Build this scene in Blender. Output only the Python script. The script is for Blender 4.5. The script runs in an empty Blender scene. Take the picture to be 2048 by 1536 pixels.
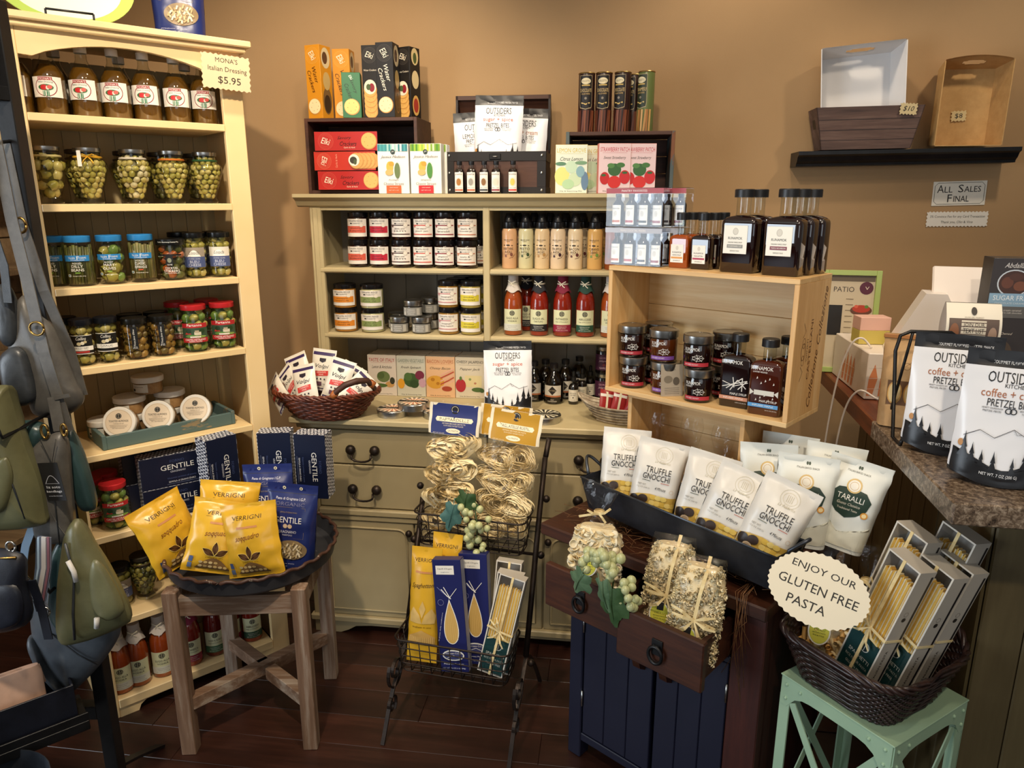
import bpy, math, random
from mathutils import Vector, Matrix, noise
rnd = random.Random(11)
sc = bpy.context.scene
COL = sc.collection
R = math.radians
PI = math.pi
# ------------------------------------------------------------------ camera
cam_d = bpy.data.cameras.new('camera'); cam_d.sensor_width = 36.0; cam_d.lens = 1450 / 2048 * 36
cam_d.clip_start = 0.02
cam = bpy.data.objects.new('camera', cam_d); COL.objects.link(cam)
cam.location = (0, 0, 1.6); cam.rotation_euler = (R(90 - 14.3), 0, 0)
sc.camera = cam
# ------------------------------------------------------------------ light
sc.view_settings.view_transform = 'Standard'; sc.view_settings.look = 'None'
sc.view_settings.gamma = 1.0; sc.view_settings.use_curve_mapping = False
sc.view_settings.exposure = 0.0
sc.cycles.transparent_max_bounces = 24
sc.cycles.max_bounces = 8
sc.cycles.use_denoising = True
world = bpy.data.worlds.new('world'); sc.world = world; world.use_nodes = True
bg = world.node_tree.nodes['Background']; bg.inputs[0].default_value = (1.0, 0.93, 0.85, 1); bg.inputs[1].default_value = 0.16
def spot(name, loc, aim, power, size=95, blend=0.7, col=(1.0, 0.84, 0.64), rad=0.045):
    l = bpy.data.lights.new(name, 'SPOT'); l.energy = power; l.color = col; l.spot_size = R(size); l.spot_blend = blend; l.shadow_soft_size = rad
    o = bpy.data.objects.new(name, l); COL.objects.link(o); o.location = loc
    o.rotation_euler = (Vector(aim) - Vector(loc)).to_track_quat('-Z', 'Y').to_euler(); o['kind'] = 'helper'
    return o
WARM = (1.0, 0.80, 0.56)
spot('ceiling_spot', (-0.55, 0.65, 2.75), (-0.95, 2.15, 1.35), 138, size=80)
spot('ceiling_spot', (0.05, 1.15, 2.75), (0.0, 2.45, 0.9), 50)
spot('ceiling_spot', (0.35, -0.2, 2.75), (0.66, 1.65, 1.2), 80, size=46, blend=0.9)
spot('ceiling_spot', (0.85, 0.75, 2.75), (0.8, 1.6, 0.9), 20)
spot('ceiling_spot', (1.55, 1.75, 2.75), (1.6, 2.4, 1.3), 26)
spot('ceiling_spot', (-0.45, 1.95, 2.75), (-0.65, 2.8, 1.3), 40, size=100)
spot('ceiling_spot', (0.75, 2.25, 2.75), (0.75, 2.6, 1.2), 20, size=110)
def area(name, loc, aim, power, sx, sy, col):
    l = bpy.data.lights.new(name, 'AREA'); l.shape = 'RECTANGLE'; l.size = sx; l.size_y = sy; l.energy = power; l.color = col
    o = bpy.data.objects.new(name, l); COL.objects.link(o); o.location = loc
    o.rotation_euler = (Vector(aim) - Vector(loc)).to_track_quat('-Z', 'Y').to_euler(); o['kind'] = 'helper'
    return o
area('window_daylight', (-3.3, -0.05, 1.4), (0.4, 0.15, 1.3), 80, 1.6, 1.7, (0.80, 0.90, 1.0))
area('shopfront_daylight', (0.6, -3.2, 1.7), (0.2, 1.5, 1.0), 22, 2.6, 1.6, (0.82, 0.91, 1.0))
# ------------------------------------------------------------------ materials
MATS = {}
def lin(h):
    h = h.lstrip('#'); out = []
    for i in (0, 2, 4):
        c = int(h[i:i + 2], 16) / 255
        out.append(c / 12.92 if c <= 0.04045 else ((c + 0.055) / 1.055) ** 2.4)
    return (*out, 1.0)
def newmat(name):
    m = bpy.data.materials.new(name); m.use_nodes = True
    nt = m.node_tree; b = nt.nodes['Principled BSDF']
    return m, nt, b
def nd(nt, t, **kw):
    n = nt.nodes.new(t)
    for k, v in kw.items(): setattr(n, k, v)
    return n
def coords(nt, scale=(1, 1, 1), rot=(0, 0, 0)):
    tc = nd(nt, 'ShaderNodeTexCoord'); mp = nd(nt, 'ShaderNodeMapping')
    mp.inputs['Scale'].default_value = scale; mp.inputs['Rotation'].default_value = rot
    nt.links.new(tc.outputs['Object'], mp.inputs['Vector']); return mp.outputs['Vector']
def ntex(nt, vec, scale, detail=4, rough=0.6, dist=0.0):
    n = nd(nt, 'ShaderNodeTexNoise'); n.inputs['Scale'].default_value = scale; n.inputs['Detail'].default_value = detail
    n.inputs['Roughness'].default_value = rough; n.inputs['Distortion'].default_value = dist
    nt.links.new(vec, n.inputs['Vector']); return n.outputs['Fac']
def ramp(nt, fac, stops):
    r = nd(nt, 'ShaderNodeValToRGB'); e = r.color_ramp.elements
    while len(e) < len(stops): e.new(0.5)
    for x, (p, c) in zip(e, stops): x.position = p; x.color = lin(c) if isinstance(c, str) else c
    nt.links.new(fac, r.inputs['Fac']); return r.outputs['Color']
def bump(nt, b, fac, strength=0.2, dist=0.002):
    n = nd(nt, 'ShaderNodeBump'); n.inputs['Strength'].default_value = strength; n.inputs['Distance'].default_value = dist
    nt.links.new(fac, n.inputs['Height']); nt.links.new(n.outputs['Normal'], b.inputs['Normal'])
def flat(key):
    s = key.split('|'); m, nt, b = newmat('paint_' + s[0].strip('#'))
    b.inputs['Base Color'].default_value = lin(s[0])
    b.inputs['Roughness'].default_value = float(s[1]) if len(s) > 1 else 0.45
    if len(s) > 2: b.inputs['Metallic'].default_value = float(s[2])
    if len(s) > 3: b.inputs['Coat Weight'].default_value = float(s[3]); b.inputs['Coat Roughness'].default_value = 0.05
    return m
def mat(key):
    if key not in MATS:
        MATS[key] = flat(key)
    return MATS[key]
def mottled(name, c1, c2, scale=6, rough=0.6, bs=0.15, bd=0.001, stretch=(1, 1, 1), detail=5, metal=0, lo=0.35, hi=0.65, bscale=None):
    m, nt, b = newmat(name); v = coords(nt, stretch); f = ntex(nt, v, scale, detail)
    nt.links.new(ramp(nt, f, [(lo, c1), (hi, c2)]), b.inputs['Base Color']); b.inputs['Roughness'].default_value = rough; b.inputs['Metallic'].default_value = metal
    if bs: bump(nt, b, ntex(nt, v, bscale or scale * 6, 3), bs, bd)
    MATS[name] = m; return m
def wood(name, c1, c2, c3, axis=0, scale=9, rough=0.5, rings=1.0, knots=None):
    m, nt, b = newmat(name); st = [1.0, 1.0, 1.0]; st[axis] = 0.07; v = coords(nt, st)
    f1 = ntex(nt, v, scale, 6, 0.65, 0.6 * rings); f2 = ntex(nt, v, scale * 7, 4, 0.7)
    mx = nd(nt, 'ShaderNodeMath', operation='MULTIPLY_ADD'); nt.links.new(f2, mx.inputs[0]); mx.inputs[1].default_value = 0.35; 
    sb = nd(nt, 'ShaderNodeMath', operation='MULTIPLY'); nt.links.new(f1, sb.inputs[0]); sb.inputs[1].default_value = 0.8
    nt.links.new(sb.outputs[0], mx.inputs[2])
    col = ramp(nt, mx.outputs[0], [(0.38, c1), (0.56, c2), (0.74, c3)])
    if knots:
        vo = nd(nt, 'ShaderNodeTexVoronoi'); vo.inputs['Scale'].default_value = 5.0; s2 = [1.0, 1.0, 1.0]; s2[axis] = 0.45
        nt.links.new(coords(nt, s2), vo.inputs['Vector'])
        k = ramp(nt, vo.outputs['Distance'], [(0.03, (1, 1, 1, 1)), (0.12, (0, 0, 0, 1))])
        mix = nd(nt, 'ShaderNodeMix', data_type='RGBA'); nt.links.new(k, mix.inputs[0]); nt.links.new(col, mix.inputs[6]); mix.inputs[7].default_value = lin(knots); col = mix.outputs[2]
    nt.links.new(col, b.inputs['Base Color']); b.inputs['Roughness'].default_value = rough
    bump(nt, b, mx.outputs[0], 0.25, 0.0015); MATS[name] = m; return m
def chipped(name, paint, under, thresh=0.66, scale=14, rough=0.5, stretch=(1, 1, 1), c2=None, metal=0):
    m, nt, b = newmat(name); v = coords(nt, stretch)
    f = ntex(nt, v, scale, 8, 0.75); k = ramp(nt, f, [(thresh, (0, 0, 0, 1)), (thresh + 0.03, (1, 1, 1, 1))])
    base = ramp(nt, ntex(nt, v, 3.5, 3), [(0.35, paint), (0.7, c2 or paint)])
    mix = nd(nt, 'ShaderNodeMix', data_type='RGBA'); nt.links.new(k, mix.inputs[0]); nt.links.new(base, mix.inputs[6]); mix.inputs[7].default_value = lin(under)
    nt.links.new(mix.outputs[2], b.inputs['Base Color']); b.inputs['Roughness'].default_value = rough; b.inputs['Metallic'].default_value = metal
    bump(nt, b, ntex(nt, v, 60, 3), 0.1, 0.001); MATS[name] = m; return m
def clear(name, tint='#ffffff', ior=1.45, rough=0.03, extra=0.02, crinkle=0, cs=40, opac=0.0, body='#ffffff'):
    m = bpy.data.materials.new(name); m.use_nodes = True; nt = m.node_tree; nt.nodes.remove(nt.nodes['Principled BSDF'])
    out = nt.nodes['Material Output']; tr = nd(nt, 'ShaderNodeBsdfTransparent'); tr.inputs[0].default_value = lin(tint)
    gl = nd(nt, 'ShaderNodeBsdfGlossy'); gl.inputs['Roughness'].default_value = rough
    fr = nd(nt, 'ShaderNodeLayerWeight'); fr.inputs['Blend'].default_value = 0.5
    pw = nd(nt, 'ShaderNodeMath', operation='POWER'); nt.links.new(fr.outputs['Facing'], pw.inputs[0]); pw.inputs[1].default_value = 4.0
    ad = nd(nt, 'ShaderNodeMath', operation='MULTIPLY_ADD'); ad.use_clamp = True; nt.links.new(pw.outputs[0], ad.inputs[0]); ad.inputs[1].default_value = (ior - 1) * 1.2; ad.inputs[2].default_value = extra
    src = tr.outputs[0]
    if opac:
        df = nd(nt, 'ShaderNodeBsdfDiffuse'); df.inputs[0].default_value = lin(body); m0 = nd(nt, 'ShaderNodeMixShader'); m0.inputs[0].default_value = opac
        nt.links.new(tr.outputs[0], m0.inputs[1]); nt.links.new(df.outputs[0], m0.inputs[2]); src = m0.outputs[0]
    mx = nd(nt, 'ShaderNodeMixShader'); nt.links.new(ad.outputs[0], mx.inputs[0]); nt.links.new(src, mx.inputs[1]); nt.links.new(gl.outputs[0], mx.inputs[2])
    if crinkle:
        bp = nd(nt, 'ShaderNodeBump'); bp.inputs['Strength'].default_value = crinkle; bp.inputs['Distance'].default_value = 0.01
        nt.links.new(ntex(nt, coords(nt), cs, 3, 0.6, 1.5), bp.inputs['Height'])
        nt.links.new(bp.outputs[0], gl.inputs['Normal']); nt.links.new(bp.outputs[0], fr.inputs['Normal'])
    nt.links.new(mx.outputs[0], out.inputs[0]); MATS[name] = m; return m
mottled('wall', '#a5835a', '#ac8a60', 1.5, 0.75, 0.12, 0.002, bscale=220)
mottled('wall_wood', '#8d7a5f', '#a48f70', 4, 0.7, 0.1)
wood('floor_wood', '#20110c', '#3a2018', '#523024', 0, 5, 0.32)
wood('floor_wood2', '#1c0f0b', '#331c15', '#482a20', 0, 6, 0.34)
mottled('ceiling', '#e6dccb', '#ece3d4', 3, 0.9, 0)
chipped('cream', '#f8daa4', '#a58a55', 0.80, 9, 0.42, c2='#f0d096')
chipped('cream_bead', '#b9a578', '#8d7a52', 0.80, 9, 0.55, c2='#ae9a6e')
chipped('hutch', '#c6b68c', '#5c452b', 0.715, 11, 0.5, (1, 1, 1), c2='#b8a77e')
chipped('hutch_shaded', '#b0a07a', '#5c452b', 0.75, 9, 0.5, c2='#a4946f')  # darker copy of the hutch paint: lower cabinet's shade put into the colour
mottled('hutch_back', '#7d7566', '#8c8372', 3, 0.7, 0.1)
mottled('iron', '#2a2421', '#40352e', 20, 0.42, 0.2, metal=0.7)
mottled('black_metal', '#121213', '#1c1c1e', 20, 0.4, 0.1, metal=0.3)
wood('leg_wood', '#5a4130', '#7d604a', '#b0a08e', 2, 11, 0.7)
wood('stretch_wood', '#5a4130', '#7d604a', '#b0a08e', 0, 11, 0.7)
wood('crate_brown', '#2b1812', '#45281c', '#5b3827', 0, 9, 0.55)
chipped('teal_crate', '#55605f', '#7a4a2c', 0.56, 9, 0.6, (1, 1, 0.4), c2='#434f50')
wood('crate_pine', '#c99a5e', '#dcb47a', '#ecd09c', 0, 7, 0.5, 1.6, '#7a4a22')
wood('crate_pine_v', '#c08d52', '#d5a76a', '#e6c48e', 2, 7, 0.5, 1.6, '#7a4a22')
wood('crate_end', '#c4935a', '#d6a86c', '#e4bf88', 2, 14, 0.5)
wood('chest_wood', '#1f0f08', '#3a1c0e', '#552d17', 0, 10, 0.45)
wood('chest_red', '#240f0b', '#3b1811', '#522318', 2, 8, 0.5)
chipped('chest_navy', '#191b2e', '#4a5068', 0.74, 10, 0.42, (1, 1, 0.5), c2='#15172a')
mottled('zinc', '#3b3f47', '#5d636c', 9, 0.38, 0.15, metal=0.8)
mottled('zinc_dark', '#24262c', '#3a3d45', 9, 0.42, 0.15, metal=0.6)
chipped('tray_metal', '#4a4a4e', '#b9b0a2', 0.66, 16, 0.5, c2='#37373b', metal=0.4)
chipped('tray_rim', '#3b241b', '#c9bda8', 0.60, 30, 0.5, c2='#4a2d20')
chipped('stool_green', '#a7c3a4', '#3a2d22', 0.745, 10, 0.42, c2='#9dbb9c')
chipped('teal_wood', '#5d7370', '#8a7a5c', 0.58, 16, 0.65, (0.3, 1, 1), c2='#4d6361')
m_, nt_, b_ = newmat('laminate'); v_ = coords(nt_); nt_.links.new(ramp(nt_, ntex(nt_, v_, 75, 8, 0.8, 0.6), [(0.36, '#231a13'), (0.5, '#6a5847'), (0.66, '#b3a18b')]), b_.inputs['Base Color']); b_.inputs['Roughness'].default_value = 0.28; MATS['laminate'] = m_
wood('desk_edge', '#4a2313', '#6e371d', '#8b4d2b', 1, 9, 0.4)
wood('counter_panel', '#4d4128', '#5b4e32', '#675a3c', 2, 5, 0.5)
wood('counter_side', '#2a1911', '#3c241a', '#4a3022', 2, 5, 0.45)
mottled('wicker', '#4a1f12', '#7a3a22', 30, 0.35, 0.3)
mottled('wicker_dark', '#1d1210', '#3a2620', 40, 0.32, 0.3)
mottled('wicker_white', '#8f7d66', '#c9bda6', 40, 0.6, 0.3)
mottled('raffia', '#d9bd80', '#ecd9a6', 60, 0.6, 0.3)
mottled('straw', '#4d3016', '#7a5026', 60, 0.7, 0.3)
clear('glass', '#f3f4ef', 1.75, 0.02, 0.05); clear('glass_green', '#e9f0d8'); clear('acrylic', '#fafcff', 1.5, 0.02, 0.05)
clear('cello', '#ffffff', 1.3, 0.08, 0.035, 0.5, 30); clear('cello_thick', '#f6f6f6', 1.45, 0.10, 0.05, 1.0, 60, 0.12, '#d8d4cc')
clear('brine', '#c9b878', 1.35); clear('amber', '#b98a3a', 1.4)
mottled('olive', '#9a9140', '#b8ac58', 30, 0.22, 0.1); mottled('olive_green', '#5d7a34', '#7a9444', 30, 0.22, 0.1); mottled('olive_pale', '#b3a45c', '#cbbb74', 30, 0.25, 0.1)
mottled('pasta', '#f2dba2', '#f9eac4', 40, 0.5, 0.2); mottled('pasta_dry', '#e6cf9c', '#f2e2bc', 40, 0.6, 0.2); mottled('spaghetti', '#f0b440', '#f6c860', 30, 0.4, 0.1)
mottled('leather_grey', '#4d4a46', '#5a5752', 40, 0.42, 0.3, 0.0006, bscale=500); mottled('leather_dark', '#2c2f33', '#3a3d40', 40, 0.36, 0.3, 0.0006, bscale=500)
mottled('leather_olive', '#57563a', '#6a6848', 10, 0.4, 0.3, 0.0006, bscale=500); mottled('leather_teal', '#263a3a', '#324848', 12, 0.3, 0.3, 0.0006, bscale=500)
mottled('leather_navy', '#0d0f18', '#161925', 20, 0.45, 0.3, 0.0006, bscale=500); mottled('leather_pink', '#d9ad93', '#e3bba2', 20, 0.45, 0.2, 0.0006, bscale=400)
mottled('leather_slate', '#41464c', '#4e5358', 20, 0.42, 0.3, 0.0006, bscale=500)
mottled('kraft', '#b08a5c', '#bf9a6b', 30, 0.75, 0.2, bscale=120); mottled('kraft_box', '#b98f56', '#c79d63', 30, 0.75, 0.15, bscale=150)
mottled('grape', '#a9ab78', '#c5c896', 25, 0.3, 0.05); mottled('leaf_green', '#2e4a26', '#48633a', 20, 0.5, 0.4); mottled('leaf_blue', '#38605c', '#557d76', 20, 0.5, 0.4); mottled('leaf_grey', '#4d6848', '#66805e', 20, 0.5, 0.4)
mottled('almond', '#9c6a3c', '#c79a68', 30, 0.6, 0.2); mottled('cracker', '#d9a95c', '#ecca88', 60, 0.7, 0.3)
mottled('pickle', '#4a4a22', '#6b6a30', 14, 0.35, 0.1); mottled('bread', '#c9a564', '#e3cb94', 40, 0.8, 0.3)
wood('print_planks', '#3a2a26', '#5d463d', '#7b6256', 0, 12, 0.6)
wood('rustic', '#6b553c', '#8a7152', '#a58c6a', 0, 8, 0.7)
MATS['steel'] = mottled('steel_', '#a9a8a4', '#c4c3bf', 30, 0.28, 0, metal=1.0)
mottled('brass', '#9a7b45', '#b3945a', 30, 0.35, 0, metal=1.0)
mottled('dressing', '#55370c', '#75511a', 5, 0.08, 0, lo=0.3, hi=0.7)
mottled('syrup_dark', '#140606', '#1d0908', 5, 0.04, 0); mottled('syrup_amber', '#8a3a0c', '#a04a12', 5, 0.05, 0); mottled('syrup_amber_dark', '#3a1206', '#4d1a09', 5, 0.05, 0)
for k_ in ('syrup_dark', 'syrup_amber', 'syrup_amber_dark', 'dressing'):
    b_ = MATS[k_].node_tree.nodes['Principled BSDF']; b_.inputs['Coat Weight'].default_value = 1.0; b_.inputs['Coat Roughness'].default_value = 0.015; b_.inputs['Coat IOR'].default_value = 1.55
# ------------------------------------------------------------------ mesh builder
def frame_from(t, up=(0, 0, 1)):
    t = Vector(t).normalized(); u = Vector(up)
    if abs(t.dot(u)) > 0.95: u = Vector((1, 0, 0)) if abs(t.x) < 0.9 else Vector((0, 1, 0))
    a = t.cross(u).normalized(); return a, a.cross(t).normalized()
_TX = {}
def text_geo(st, shear=0.0):
    k = (st, shear)
    if k not in _TX:
        cu = bpy.data.curves.new('lettering', 'FONT'); cu.body = st; cu.resolution_u = 2; cu.shear = shear; cu.align_x = 'CENTER'
        ob = bpy.data.objects.new('lettering', cu); me = ob.to_mesh()
        vs = [(v.co.x, v.co.y) for v in me.vertices]; fs = [tuple(p.vertices) for p in me.polygons]
        ob.to_mesh_clear(); bpy.data.objects.remove(ob); bpy.data.curves.remove(cu)
        if not vs: vs = [(0, 0)]
        x0, x1 = min(v[0] for v in vs), max(v[0] for v in vs); y0, y1 = min(v[1] for v in vs), max(v[1] for v in vs)
        w, h = max(x1 - x0, 1e-6), max(y1 - y0, 1e-6)
        _TX[k] = ([((x - (x0 + x1) / 2) / w, (y - (y0 + y1) / 2) / h) for x, y in vs], fs, w / h)
    return _TX[k]
class MB:
    def __init__(s, M=None): s.v = []; s.f = []; s.fm = []; s.fs = []; s.mats = []; s.M = M
    def add(s, vs, fs, m, smooth=False):
        b = len(s.v)
        if s.M is not None: vs = [s.M @ Vector(v) for v in vs]
        s.v += [tuple(v) for v in vs]
        if m not in s.mats: s.mats.append(m)
        i = s.mats.index(m)
        for f in fs: s.f.append(tuple(b + k for k in f)); s.fm.append(i); s.fs.append(smooth)
    def box(s, x0, x1, y0, y1, z0, z1, m, bev=0.0):
        c = ((x0 + x1) / 2, (y0 + y1) / 2, (z0 + z1) / 2); h = (abs(x1 - x0) / 2, abs(y1 - y0) / 2, abs(z1 - z0) / 2)
        if not bev:
            vs = [(c[0] + a * h[0], c[1] + b * h[1], c[2] + d * h[2]) for a in (-1, 1) for b in (-1, 1) for d in (-1, 1)]
            s.add(vs, [(0, 1, 3, 2), (4, 6, 7, 5), (0, 4, 5, 1), (2, 3, 7, 6), (0, 2, 6, 4), (1, 5, 7, 3)], m); return
        bev = min(bev, min(h) * 0.9); vs = []; ix = {}
        for a in (-1, 1):
            for b in (-1, 1):
                for d in (-1, 1):
                    for ax in range(3):
                        e = [h[k] - (0 if k == ax else bev) for k in range(3)]
                        ix[(a, b, d, ax)] = len(vs); vs.append((c[0] + a * e[0], c[1] + b * e[1], c[2] + d * e[2]))
        fs = []; q = ((-1, -1), (1, -1), (1, 1), (-1, 1))
        for ax in range(3):
            o = [k for k in range(3) if k != ax]
            for sg in (-1, 1):
                f = []
                for a, b in q:
                    t = [0, 0, 0]; t[ax] = sg; t[o[0]] = a; t[o[1]] = b; f.append(ix[(*t, ax)])
                fs.append(f)
            for a, b in q:
                f = []
                for sg, k in ((-1, 0), (1, 0), (1, 1), (-1, 1)):
                    t = [0, 0, 0]; t[ax] = sg; t[o[0]] = a; t[o[1]] = b; f.append(ix[(*t, o[k])])
                fs.append(f)
        for a in (-1, 1):
            for b in (-1, 1):
                for d in (-1, 1): fs.append([ix[(a, b, d, 0)], ix[(a, b, d, 1)], ix[(a, b, d, 2)]])
        cv = Vector(c); out = []
        for f in fs:
            p = [Vector(vs[k]) for k in f]; n = (p[1] - p[0]).cross(p[2] - p[0]); g = sum(p, Vector()) / len(p) - cv
            out.append(tuple(f) if n.dot(g) >= 0 else tuple(reversed(f)))
        s.add(vs, out, m)
    def prism(s, pts, a0, a1, m, axis='y', msides=None):
        def P(p, a): return {'y': (p[0], a, p[1]), 'z': (p[0], p[1], a), 'x': (a, p[0], p[1])}[axis]
        n = len(pts); vs = [P(p, a0) for p in pts] + [P(p, a1) for p in pts]
        s.add(vs, [tuple(range(n)), tuple(range(2 * n - 1, n - 1, -1))], m)
        s.add(vs, [(i, n + i, n + (i + 1) % n, (i + 1) % n) for i in range(n)], msides or m)
    def lathe(s, prof, m, n=20, c=(0, 0, 0), sx=1.0, sy=1.0, a0=0.0, a1=2 * PI, sharp=35):
        full = abs(a1 - a0 - 2 * PI) < 1e-6; k = n if full else n + 1
        rings = []; P = [Vector((p[0], p[1])) for p in prof]
        for i, p in enumerate(P):
            rings.append(p)
            if 0 < i < len(P) - 1:
                d1 = P[i] - P[i - 1]; d2 = P[i + 1] - P[i]
                if d1.length > 1e-7 and d2.length > 1e-7 and d1.angle(d2) > R(sharp): rings.append(None); rings.append(p)
        cs = [(math.sin(a0 + (a1 - a0) * j / n), -math.cos(a0 + (a1 - a0) * j / n)) for j in range(k)]
        seg = []
        for p in rings + [None]:
            if p is None:
                vs = [(c[0] + q[0] * sx * x, c[1] + q[0] * sy * y, c[2] + q[1]) for q in seg for x, y in cs]; fs = []
                for i in range(len(seg) - 1):
                    for j in range(n):
                        j2 = (j + 1) % k; f = [i * k + j, i * k + j2, (i + 1) * k + j2, (i + 1) * k + j]
                        if seg[i][0] < 1e-7: f = [f[0], f[2], f[3]]
                        elif seg[i + 1][0] < 1e-7: f = f[:3]
                        fs.append(tuple(f))
                s.add(vs, fs, m, True); seg = []
            else: seg.append(p)
    def tube(s, pts, r, m, n=6, closed=False, flatten=1.0, up=(0, 0, 1), caps=True):
        P = [Vector(p) for p in pts]; N = len(P); vs = []; a = None
        for i in range(N):
            if closed: t = P[(i + 1) % N] - P[i - 1]
            else: t = P[min(i + 1, N - 1)] - P[max(i - 1, 0)]
            if t.length < 1e-9: t = Vector((0, 0, 1))
            t.normalize()
            if a is None: a, b = frame_from(t, up)
            else:
                a = (a - t * a.dot(t))
                a = a.normalized() if a.length > 1e-6 else frame_from(t, up)[0]
                b = a.cross(t).normalized()
            rr = r[i] if isinstance(r, (list, tuple)) else r
            for j in range(n):
                an = 2 * PI * j / n; vs.append(P[i] + a * (rr * math.cos(an)) + b * (rr * flatten * math.sin(an)))
        fs = []
        for i in range(N if closed else N - 1):
            for j in range(n):
                i2 = (i + 1) % N; j2 = (j + 1) % n; fs.append((i * n + j, i2 * n + j, i2 * n + j2, i * n + j2))
        if caps and not closed: fs += [tuple(range(n)), tuple(range(N * n - 1, N * n - n - 1, -1))]
        s.add(vs, fs, m, True)
    def strip(s, pts, w, m, side=(1, 0, 0), th=0.0, smooth=True):
        P = [Vector(p) for p in pts]; N = len(P); L = []; Rr = []; Nn = []
        for i in range(N):
            sd = Vector(side[i]) if isinstance(side, list) else Vector(side)
            ww = w[i] if isinstance(w, (list, tuple)) else w
            t = P[min(i + 1, N - 1)] - P[max(i - 1, 0)]; sd = sd - t * (sd.dot(t) / max(t.length_squared, 1e-12)); sd = sd.normalized() if sd.length > 1e-6 else frame_from(t)[0]
            L.append(P[i] - sd * ww / 2); Rr.append(P[i] + sd * ww / 2); nn = t.cross(sd); Nn.append(nn.normalized() * th / 2 if nn.length > 1e-9 else Vector())
        if not th:
            s.add(L + Rr, [(i, i + 1, N + i + 1, N + i) for i in range(N - 1)], m, smooth); return
        vs = [L[i] + Nn[i] for i in range(N)] + [Rr[i] + Nn[i] for i in range(N)] + [L[i] - Nn[i] for i in range(N)] + [Rr[i] - Nn[i] for i in range(N)]
        fs = []
        for i in range(N - 1):
            fs += [(i, N + i, N + i + 1, i + 1), (2 * N + i, 2 * N + i + 1, 3 * N + i + 1, 3 * N + i), (i, i + 1, 2 * N + i + 1, 2 * N + i), (N + i, 3 * N + i, 3 * N + i + 1, N + i + 1)]
        fs += [(0, 2 * N, 3 * N, N), (N - 1, 2 * N - 1, 4 * N - 1, 3 * N - 1)]
        s.add(vs, fs, m, False)
    def grid(s, fn, nu, nv, m, smooth=True, mfun=None):
        vs = [fn(i / nu, j / nv) for j in range(nv + 1) for i in range(nu + 1)]
        q = lambda i, j: (j * (nu + 1) + i, j * (nu + 1) + i + 1, (j + 1) * (nu + 1) + i + 1, (j + 1) * (nu + 1) + i)
        if mfun is None: s.add(vs, [q(i, j) for j in range(nv) for i in range(nu)], m, smooth)
        else:
            g = {}
            for j in range(nv):
                for i in range(nu): g.setdefault(mfun((i + 0.5) / nu, (j + 0.5) / nv), []).append(q(i, j))
            for k, fs in g.items(): s.add(vs, fs, k, smooth)
    def ball(s, c, r, m, sc=(1, 1, 1), n=8, rot=None):
        h = n // 2; vs = []; Q = rot.to_matrix() if rot is not None else None
        for j in range(h + 1):
            for i in range(n):
                v = Vector((math.sin(PI * j / h) * math.cos(2 * PI * i / n) * r * sc[0], math.sin(PI * j / h) * math.sin(2 * PI * i / n) * r * sc[1], math.cos(PI * j / h) * r * sc[2]))
                if Q is not None: v = Q @ v
                vs.append((c[0] + v.x, c[1] + v.y, c[2] + v.z))
        fs = []
        for j in range(h):
            for i in range(n):
                i2 = (i + 1) % n; f = (j * n + i, (j + 1) * n + i, (j + 1) * n + i2, j * n + i2)
                fs.append(f[:3] if j == h - 1 else (f[0], f[1], f[2]) if j == 0 else f)
        fs = [((j0 := f)[0], f[1], f[2]) if len(f) == 3 else f for f in fs]
        s.add(vs, fs, m, True)
    def decal(s, mp, items, seg=0.2, base=0.0003, step=0.00012):
        for k, it in enumerate(items):
            o = base + k * step; t = it[0]
            if t == 'r':
                _, u0, v0, u1, v1, m = it[:6]; nu = max(1, math.ceil(abs(u1 - u0) / seg)); nv = max(1, math.ceil(abs(v1 - v0) / seg))
                s.grid(lambda a, b: mp(u0 + (u1 - u0) * a, v0 + (v1 - v0) * b, o), nu, nv, m)
            elif t == 'e':
                _, u, v, ru, rv, m = it[:6]; n = it[6] if len(it) > 6 else 18
                pts = [(u + ru * math.cos(2 * PI * i / n), v + rv * math.sin(2 * PI * i / n)) for i in range(n)]
                if seg < 0.05 and max(ru, rv) > seg * 1.2: s.fan(mp, pts, o, m, seg)
                else: s.add([mp(u, v, o)] + [mp(a, b, o) for a, b in pts], [(0, 1 + i, 1 + (i + 1) % n) for i in range(n)], m, True)
            elif t == 'p':
                _, pts, m = it[:3]
                if seg > 0.05: s.add([mp(a, b, o) for a, b in pts], [tuple(range(len(pts)))], m, False)
                else: s.fan(mp, pts, o, m, seg)
            elif t == 'l':
                _, pts, w, m = it[:4]; cl = len(it) > 4 and it[4]; n = len(pts); L = []
                for i in range(n):
                    a = pts[(i - 1) % n] if cl else pts[max(i - 1, 0)]; b = pts[(i + 1) % n] if cl else pts[min(i + 1, n - 1)]
                    dx, dy = b[0] - a[0], b[1] - a[1]; d = math.hypot(dx, dy) or 1
                    L.append((-dy / d * w / 2, dx / d * w / 2))
                vs = [mp(p[0] + q[0], p[1] + q[1], o) for p, q in zip(pts, L)] + [mp(p[0] - q[0], p[1] - q[1], o) for p, q in zip(pts, L)]
                s.add(vs, [(i, (i + 1) % n, n + (i + 1) % n, n + i) for i in range(n if cl else n - 1)], m)
            elif t == 'o':
                _, u, v, ru, rv, w, m = it[:7]; n = 20
                s.decal(mp, [('l', [(u + ru * math.cos(2 * PI * i / n), v + rv * math.sin(2 * PI * i / n)) for i in range(n)], w, m, True)], seg, o)
            elif t == 't':
                _, u, v, h, st, m = it[:6]; W = it[6] if len(it) > 6 else None; rot = R(it[7]) if len(it) > 7 else 0; sh = it[8] if len(it) > 8 else 0
                vs, fs, asp = text_geo(st, sh)
                if W is None: W = h * asp
                ca, sa = math.cos(rot), math.sin(rot)
                s.add([mp(u + x * W * ca - y * h * sa, v + x * W * sa + y * h * ca, o) for x, y in vs], fs, m)
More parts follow.
